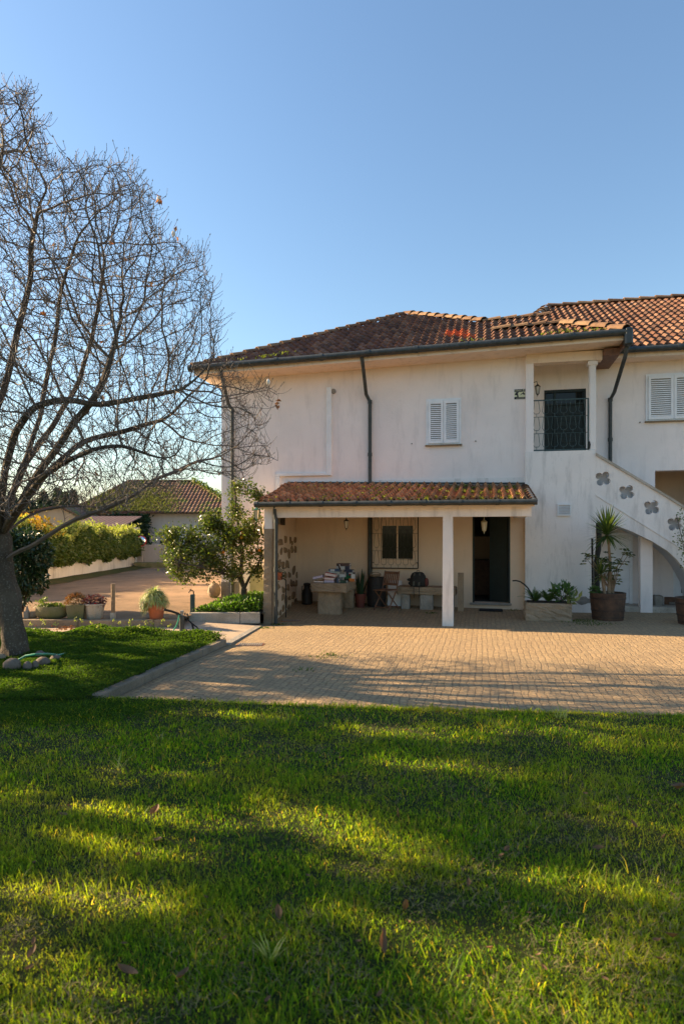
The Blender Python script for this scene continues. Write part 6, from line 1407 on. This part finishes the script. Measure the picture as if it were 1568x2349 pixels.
# white blossoms and last leaves
for px, py in ((615, 878), (398, 538), (364, 458)):
    f = MB(smooth=True); c = atY(px, py, Y0-.2 if px > 500 else Y0); f.lathe([(.006, -.03), (.022, -.005), (.024, .02), (.012, .045), (.004, .05)], c, 10); f.build('blossom', M['blossom'], tree)
    f = MB(); f.tube([c+Vector((0, 0, -.03)), c+Vector((.03, 0, -.12))], .004, 4); f.build('flower_stalk', M['twig'], tree)
C = []; D = []
for px, py in ((640, 925), (636, 928), (645, 921), (366, 456), (372, 459), (360, 461), (402, 535), (405, 541), (100, 714), (345, 650), (352, 655), (240, 780), (265, 560), (218, 1082), (170, 1070), (235, 910), (120, 560), (300, 600)):
    C += [tuple(atY(px+random.gauss(0, 2), py+random.gauss(0, 2), Y0+(-.3 if px > 500 else random.uniform(-.5, .5)))) for _ in range(2)]
leaf_obj('dead_leaves', M['dry'], C, rdir(len(C), -.3), .09, .045, tree)

# ---------------------------------------------------------------- trees added out of view, crowns shaped to shade lawn, paving and driveway
LIT = [(616, 2200, 60, 36, 0), (980, 1692, 170, 17, .06), (1380, 1680, 230, 24, .03), (1480, 1722, 140, 22, .05), (960, 1768, 120, 13, .08), (1110, 1772, 90, 9, .1), (340, 1796, 75, 14, .05), (45, 1842, 60, 22, 0), (700, 1900, 110, 32, .25), (900, 1935, 140, 26, .2), (900, 2000, 130, 36, .1), (1330, 2042, 270, 34, .12), (1490, 1890, 90, 32, .1), (1500, 2060, 90, 110, .2), (370, 1945, 190, 70, .05), (220, 1900, 80, 40, .1), (220, 2090, 240, 40, .05), (70, 2250, 110, 110, 0), (240, 2310, 130, 50, 0), (880, 2130, 110, 34, .15), (1150, 2225, 190, 46, .2), (1380, 2270, 240, 90, .1), (1130, 2310, 140, 40, 0), (185, 1562, 100, 22, .18), (60, 1600, 90, 12, 0), (420, 1500, 80, 12, -.1), (330, 1530, 60, 8, 0), (560, 1650, 120, 9, 0), (1080, 1640, 300, 7, .03), (1250, 1800, 160, 9, .1)]
def lit_at(px, py):
    m = 0
    for cx, cy, rx, ry, a in LIT:
        dx, dy = px-cx, py-cy; c, s_ = math.cos(a), math.sin(a); q = ((dx*c+dy*s_)/rx)**2+((-dx*s_+dy*c)/ry)**2; m = max(m, math.exp(-q*.69))
    return m
PATIO_SHADE = [(520, 1486), (640, 1500), (740, 1520), (850, 1540), (760, 1552), (900, 1576), (700, 1596), (560, 1612), (250, 1614), (300, 1585)]
trunks = [(-9.9, 10.4), (-10.5, 8.2), (-10.8, 6.3), (-10.0, 4.4)]; leafs = [[] for _ in trunks]; ends = [[] for _ in trunks]
te = math.tan(SUN_EL); random.seed(5)
gx = -6.2
while gx < 5.2:
    gy = 1.3
    while gy < 10.0:
        X, Y = gx+random.uniform(-.08, .08), gy+random.uniform(-.04, .04); gy += .09*(.75 if gy < 3.5 else 1)
        if abs(X) > Y*.56+.9: continue
        px, py = CXP+FPX*X/Y, HYP+FPX*CAMZ/Y
        if py > 2349+250: continue
        on_lawn = Y < eY(X) or X < kerbX(Y)
        if on_lawn:
            if X < -1.8 and Y > 9.75: continue
            sh = lit_at(px, min(py, 2345)) < (.36 if py < 2050 else .27)+random.uniform(-.1, .1)
            if Y > 7.0 and X < -1.8: sh = sh and random.random() < (.86 if Y < 9.2 else .45)
        else:
            sh = inpoly(px, py, PATIO_SHADE) and random.random() < .6
        if not sh: continue
        tx = random.uniform(-11.6, -9.2); d = (X-tx)/-SUN_DIR.x; cx, cy, cz_ = X+SUN_DIR.x*d, Y+SUN_DIR.y*d, d*te
        k = min(range(4), key=lambda i: abs(trunks[i][1]-cy)); leafs[k].append((cx, cy, cz_)); ends[k].append((cx, cy, cz_))
    gx += .26
trunks.append((-17.0, 22.0)); leafs.append([]); ends.append([])
gx = -9.4
while gx < -2.8:
    gy = 14.0
    while gy < 28:
        X, Y = gx+random.uniform(-.1, .1), gy+random.uniform(-.08, .08); gy += .11; px, py = CXP+FPX*X/Y, HYP+FPX*(CAMZ-.14)/Y
        q_ = py-1340-.035*(px-200); sh = (-26 < q_ < -12 and 90 < px < 420) or (0 < q_ < 14 and px < 330+12*math.sin(gx*5)) or (22 < q_ < 28 and px < 260) or (-9 < q_ < -5 and px > 200)
        if not sh or random.random() < .2: continue
        tx = random.uniform(-18, -16); d = (X-tx)/-SUN_DIR.x; leafs[4].append((X+SUN_DIR.x*d, Y+SUN_DIR.y*d, d*te+.14))
    gx += .24
labs = ['leafy evergreen tree beyond the picture edge, level with the magnolia trunk', 'tall evergreen beyond the picture edge shading the middle lawn', 'tall evergreen beyond the picture edge beside the near lawn', 'evergreen beyond the picture edge nearest the viewer', 'wide evergreen beyond the picture edge behind the ivy hedge']
for k, (x, y) in enumerate(trunks):
    t = thing('shade_tree', labs[k], 'tree', (x, y, 0)); L = np.array(leafs[k]); m = 20; C = np.repeat(L, m, 0)+rng.normal(0, 1, (len(L)*m, 3))*np.array([.12, .035, .035]); n = len(C)
    D = rdir(n); leaf_obj('crown', M['leaf_dark'], C, D, rng.uniform(.09, .13, n), rng.uniform(.06, .08, n), t)
    b = MB(smooth=True); b.tube([(x, y, -.1), (x+.1, y, 2.2), (x, y+.1, L[:, 2].max()*.85)], [.16, .12, .04], 8)
    for e_ in random.sample(list(leafs[k]), min(30, len(leafs[k]))): b.tube([(x, y, e_[2]*.6), e_], [.03, .01], 5, False)
    b.build('trunk', M['bark'], t, fix=False)

# ---------------------------------------------------------------- grass and clover
def blades(xs, ys, zs, h, w, lean, ang):
    n = len(xs); a = ang; dx, dy = np.cos(a), np.sin(a); sx_, sy_ = -dy*w*.5, dx*w*.5
    b0 = np.stack([xs+sx_, ys+sy_, zs], 1); b1 = np.stack([xs-sx_, ys-sy_, zs], 1); mx, my = xs+dx*lean*.35, ys+dy*lean*.35
    m0 = np.stack([mx+sx_*.8, my+sy_*.8, zs+h*.6], 1); m1 = np.stack([mx-sx_*.8, my-sy_*.8, zs+h*.6], 1); tp = np.stack([xs+dx*lean, ys+dy*lean, zs+h], 1)
    V = np.stack([b0, b1, m1, m0, tp], 1).reshape(-1, 3); i = np.arange(n)[:, None]*5; F = np.concatenate([i, i+1, i+2, i+3, i+3, i+2, i+4], 1).ravel(); S = np.tile([4, 3], n)
    return V, F, S
def vnoise(x, y, s, seed=0): return np.sin(x*s+seed)*np.sin(y*s*1.3+seed*2)+.5*np.sin(x*s*2.7+1+seed)*np.sin(y*s*2.1+2)
npl = 390000; Yr = 1.9+(6.7-1.9)*rng.uniform(0, 1, npl)**1.0; dens = rng.uniform(0, 1, npl) < np.clip(3.2/Yr, .5, 1)
Yr = Yr[dens]; Xr = rng.uniform(-1, 1, len(Yr))*(Yr*.60+.25); wide = rng.uniform(0, 1, len(Yr)) < .24; Xr = np.where(wide, np.sign(Xr)*(Yr*.60+.2+rng.uniform(0, 2.2, len(Yr))), Xr); ok = Yr < 6.50-.107*(Xr+2.44)+rng.normal(0, .03, len(Yr))
lft = Xr < -2.46; ok = ok | lft; Xr, Yr = Xr[ok], Yr[ok]
zr_ = .034+.010*np.sin(Xr*1.3+Yr*.7)+.010*np.sin(Yr*1.9-Xr*.6); pn = vnoise(Xr, Yr, 3.1)+.6*vnoise(Xr, Yr, 9, 4); bare = rng.uniform(0, 1, len(Xr)) < np.clip(.75+.3*pn, .35, 1); Xr, Yr, zr_, pn = Xr[bare], Yr[bare], zr_[bare], pn[bare]
n = len(Xr); hh = rng.gamma(5, .0052, n)*(1+.35*np.clip(pn, -1, 1.4)); hh = np.clip(hh*.85, .012, .07); ww = rng.uniform(.0028, .0055, n)*np.clip(Yr/3.2, 1, 1.7)
V, F, S = blades(Xr, Yr, zr_-.004, hh, ww, hh*rng.uniform(.2, 1.3, n), rng.uniform(0, 6.28, n))
nl = 9000; Yl = rng.uniform(1.9, 6.6, nl); Xl = rng.uniform(-1, 1, nl)*(Yl*.60+.25); ok = ((Yl < 6.52-.107*(Xl+2.44)) | (Xl < -2.46)) & (vnoise(Xl, Yl, 2.3, 7)+.7*vnoise(Xl, Yl, 6.1, 2) > .35); Xl, Yl = Xl[ok], Yl[ok]; nl = len(Xl); hl = rng.uniform(.045, .09, nl)
V2, F2, S2 = blades(Xl, Yl, np.full(nl, .03), hl, rng.uniform(.004, .007, nl), hl*rng.uniform(.3, 1.1, nl), rng.uniform(0, 6.28, nl))
ns = 26000; Ys2 = rng.uniform(1.9, 6.5, ns); Xs2 = rng.uniform(-1, 1, ns)*(Ys2*.60+.25); ok = ((Ys2 < 6.48-.107*(Xs2+2.44)) | (Xs2 < -2.46)) & (vnoise(Xs2, Ys2, 4.3, 3) > -.1); Xs2, Ys2 = Xs2[ok], Ys2[ok]; ns = len(Xs2); hs2 = rng.uniform(.004, .022, ns)
V3, F3, S3 = blades(Xs2, Ys2, np.full(ns, .034)+rng.uniform(0, .015, ns), hs2, np.full(ns, .003), rng.uniform(.03, .07, ns), rng.uniform(0, 6.28, ns))
# grass creeping over the edge of the paving and the kerb
ne = 9000; Xe = rng.uniform(-2.4, 6.0, ne); Ye = 6.50-.107*(Xe+2.44)+np.abs(rng.normal(0, .035, ne))*(1+.8*np.sin(Xe*9)*np.sin(Xe*23)); he = rng.uniform(.015, .06, ne)
V4, F4, S4 = blades(Xe, Ye, np.full(ne, .008), he, np.full(ne, .0055), he*rng.uniform(.3, 1.4, ne), rng.uniform(0, 6.28, ne))
tag(link('thatch', raw_mesh('thatch', V3, F3, S3, island_leaf('dry_thatch', [(.30, .22, .10), (.22, .17, .07), (.16, .15, .05)], .8, .2, (1, 1, .7)))), 'dry straw between the grass blades', 'thatch', kind='stuff')
V, F, S = np.concatenate([V, V2, V4]), np.concatenate([F, F2+len(V), F4+len(V)+len(V2)]), np.concatenate([S, S2, S4])
tag(link('grass', raw_mesh('grass', V, F, S, M['grass'])), 'short patchy green grass of the lawn', 'grass', kind='stuff')
# clover carpet on the island
n = 330000; Xc = rng.uniform(-7.2, -1.75, n); Yc = rng.uniform(6.3, 10.42, n); kx = K0[0]+(K1[0]-K0[0])*(Yc-K0[1])/(K1[1]-K0[1]); xr = np.where(Yc > 9.9, -1.9-(Yc-9.9)*1.6+rng.normal(0, .08, n), kx-.10+rng.normal(0, .03, n)); ok = (Xc < xr) & (Xc > -(Yc*.60+.4)); Xc, Yc = Xc[ok], Yc[ok]; n = len(Xc)
back = .62*np.clip((Yc-9.55)/.4, 0, 1)*(1+.4*np.sin(Xc*3)+.25*np.sin(Xc*7.3)); gap = (np.abs(Yc-9.35-.05*np.sin(Xc*2)) < .10) & (rng.uniform(0, 1, n) < .85) & (Xc < -2.2); Xc, Yc, back = Xc[~gap], Yc[~gap], back[~gap]; n = len(Xc)
zc_ = np.array([lz(a, b_) for a, b_ in zip(Xc, Yc)])+.02+rng.uniform(0, 1, n)*(.035+.14*back)+.018*vnoise(Xc, Yc, 5); sz_ = rng.uniform(.012, .022, n)*(1+1.3*back)
V, F, S = leaves(np.stack([Xc, Yc, zc_], 1), np.stack([rng.normal(0, 1, n), rng.normal(0, 1, n), rng.uniform(-.1, .8, n)], 1), sz_, sz_*.8, .1)
tag(link('clover', raw_mesh('clover', V, F, S, M['leaf_clover'])), 'dense low clover carpet around the tree', 'ground cover', kind='stuff')
n = 40000; Xc = rng.normal(-2.9, .55, n); Yc = rng.normal(6.1, .22, n); ok = (Yc < 6.46); Xc, Yc = Xc[ok], Yc[ok]; n = len(Xc); V, F, S = leaves(np.stack([Xc, Yc, .03+rng.uniform(0, .05, n)], 1), np.stack([rng.normal(0, 1, n), rng.normal(0, 1, n), rng.uniform(-.1, .8, n)], 1), .016, .014, .1)
tag(link('clover', raw_mesh('clover', V, F, S, M['leaf_clover'])), 'clover patch in the lawn at the near end of the kerb', 'ground cover', kind='stuff')
# oxalis stalks along the path
k = 0
for px in (68, 92, 100, 176, 190, 258, 272, 300, 336, 352, 368, 384, 300, 210, 134, 222, 318):
    px += random.uniform(-5, 5); x, y = ong(px, random.uniform(1458, 1466), .08); t = thing('weed_stalk', 'thin weed stalk with a pale yellow green head above the clover', 'weed', (x, y, .08), 'weed stalks above the clover'); h = random.uniform(.16, .28)
    b = MB(); b.tube([(x, y, .08), (x+.01, y, .08+h*.6), (x+random.uniform(-.02, .02), y, .08+h)], .0025, 3); b.build('stem', M['leaf_clover'], t, fix=False)
    C = np.array([x, y, .08+h])+rng.normal(0, .014, (9, 3)); leaf_obj('head', M['leaf_ivytop'], C, rdir(9, .2), .035, .02, t)
# tall weed tufts in the lawn
def tuft(px, py, n, L, wd, label, mat='grass', sp=.02, z=.02):
    x, y = ong(px, py, z); t = thing('grass_tuft', label, 'grass tuft', (x, y, z)); b = MB()
    for k in range(n):
        w = random.uniform(0, 6.28); blade_mb(b, (x+random.gauss(0, sp), y+random.gauss(0, sp), z), (math.cos(w)*.5, math.sin(w)*.5, 1), L*random.uniform(.6, 1.1), wd, 1.0, 5)
    b.build('blades', M[mat], t, fix=False)
M['leaf_lime'] = island_leaf('lime_blade', [(.45, .44, .08), (.52, .44, .14), (.34, .38, .07)], .5, .45)
tuft(616, 2212, 22, .125, .009, 'pale yellow green grass tuft in the near lawn', 'leaf_lime', .012)
tuft(1288, 1652, 16, .17, .012, 'tall lime grass tuft at the edge of the paving', 'leaf_lime'); tuft(272, 1770, 10, .17, .010, 'upright pale weed on the shaded lawn', 'leaf_lime'); tuft(375, 1702, 8, .10, .010, 'small pale weed on the clover patch', 'leaf_lime'); tuft(285, 1810, 60, .11, .007, 'loose clump of longer grass on the left lawn', 'grass', .13); tuft(8, 1790, 26, .13, .008, 'clump of long grass at the left edge of the lawn', 'grass', .05); tuft(1118, 1814, 22, .07, .008, 'small sunlit grass clump right of the lawn centre', 'leaf_lime', .03); tuft(1420, 1752, 10, .08, .006, 'dry pale grass clump near the right side', 'leaf_lime', .03)
# fallen magnolia leaves
def dry_leaf(px, py, L, label, group='dry leaves scattered on the lawn', z=.064, mat='dry', stand=0.):
    L *= .8
    x, y = ong(px, py, z); t = MB(); w = random.uniform(0, 6.28); Mx = Matrix.Translation((x, y, z)) @ Matrix.Rotation(w, 4, 'Z') @ Matrix.Rotation(random.uniform(-.5, .5)+stand, 4, 'Y') @ Matrix.Rotation(random.uniform(-.5, .5), 4, 'X'); T = matT(Mx); m = 7; vs = []
    for i in range(m):
        f = i/(m-1); hw = L*.23*math.sin(math.pi*min(1, f*.96+.03))**.8; cz_ = .16*L*(f-.5)**2*4; vs += [(L*(f-.5), -hw, cz_+hw*.7), (L*(f-.5), 0, cz_), (L*(f-.5), hw, cz_+hw*.6)]
    fs = []
    for i in range(m-1):
        for k in range(2): a = 3*i+k; fs.append((a, a+1, a+4, a+3))
    t.add(vs, fs, T); return tag(t.build('fallen_leaf', M[mat], loc=(x, y, z), fix=False), label, 'leaf', group)
big = [(292, 2232, .12, 'curled pale brown leaf near the lower left of the lawn'), (877, 2165, .10, 'orange brown leaf standing upright in the near lawn'), (930, 2080, .08, 'small rust leaf behind the upright orange leaf'), (355, 1862, .13, 'large flat brown leaf in the shade on the left lawn'), (362, 1928, .09, 'dark curled leaf below the large flat brown leaf'), (910, 1867, .09, 'pale grey leaf standing in the dark band of shade'), (75, 2186, .08, 'pinkish leaf at the left edge of the near lawn'), (420, 2238, .10, 'dark brown leaf right of the curled pale leaf'), (1075, 2026, .06, 'rust red leaf in the middle of the lawn'), (892, 1998, .05, 'bright orange leaf in the sunlit patch'), (1555, 1810, .22, 'dark dry leaf cluster at the right edge'), (1372, 1946, .08, 'dark red leaf in the right band of shade'), (145, 1870, .08, 'pinkish brown leaf in the left lawn'), (1540, 2150, .12, 'tan leaf at the lower right edge'), (1160, 1948, .07, 'brown leaf on the sunlit grass left of the dark red one'), (640, 2095, .09, 'dark leaf lying in the shade at the centre of the lawn'), (1452, 1892, .08, 'reddish leaf near the right side of the lawn'), (315, 1962, .07, 'pale tan leaf under the dark curled one'), (1122, 2175, .05, 'small brown leaf in the shade lower right')]
for i, (px, py, L, lb) in enumerate(big): dry_leaf(px, py, L, lb, stand=.9 if 'upright' in lb or 'standing' in lb else 0)
random.seed(77)
for k in range(60):
    py = random.uniform(1660, 2300)**1.0; px = random.uniform(20, 1550); dry_leaf(px, py, random.uniform(.025, .055), 'tiny brown leaf scrap scattered in the grass')
for k in range(75):
    px = random.gauss(150, 22); py = random.uniform(1436, 1446); dry_leaf(px, py, random.uniform(.05, .09), 'dry brown leaf in the heap along the stone kerb', 'leaf heap along the stone kerb', z=.02+random.uniform(0, .05))
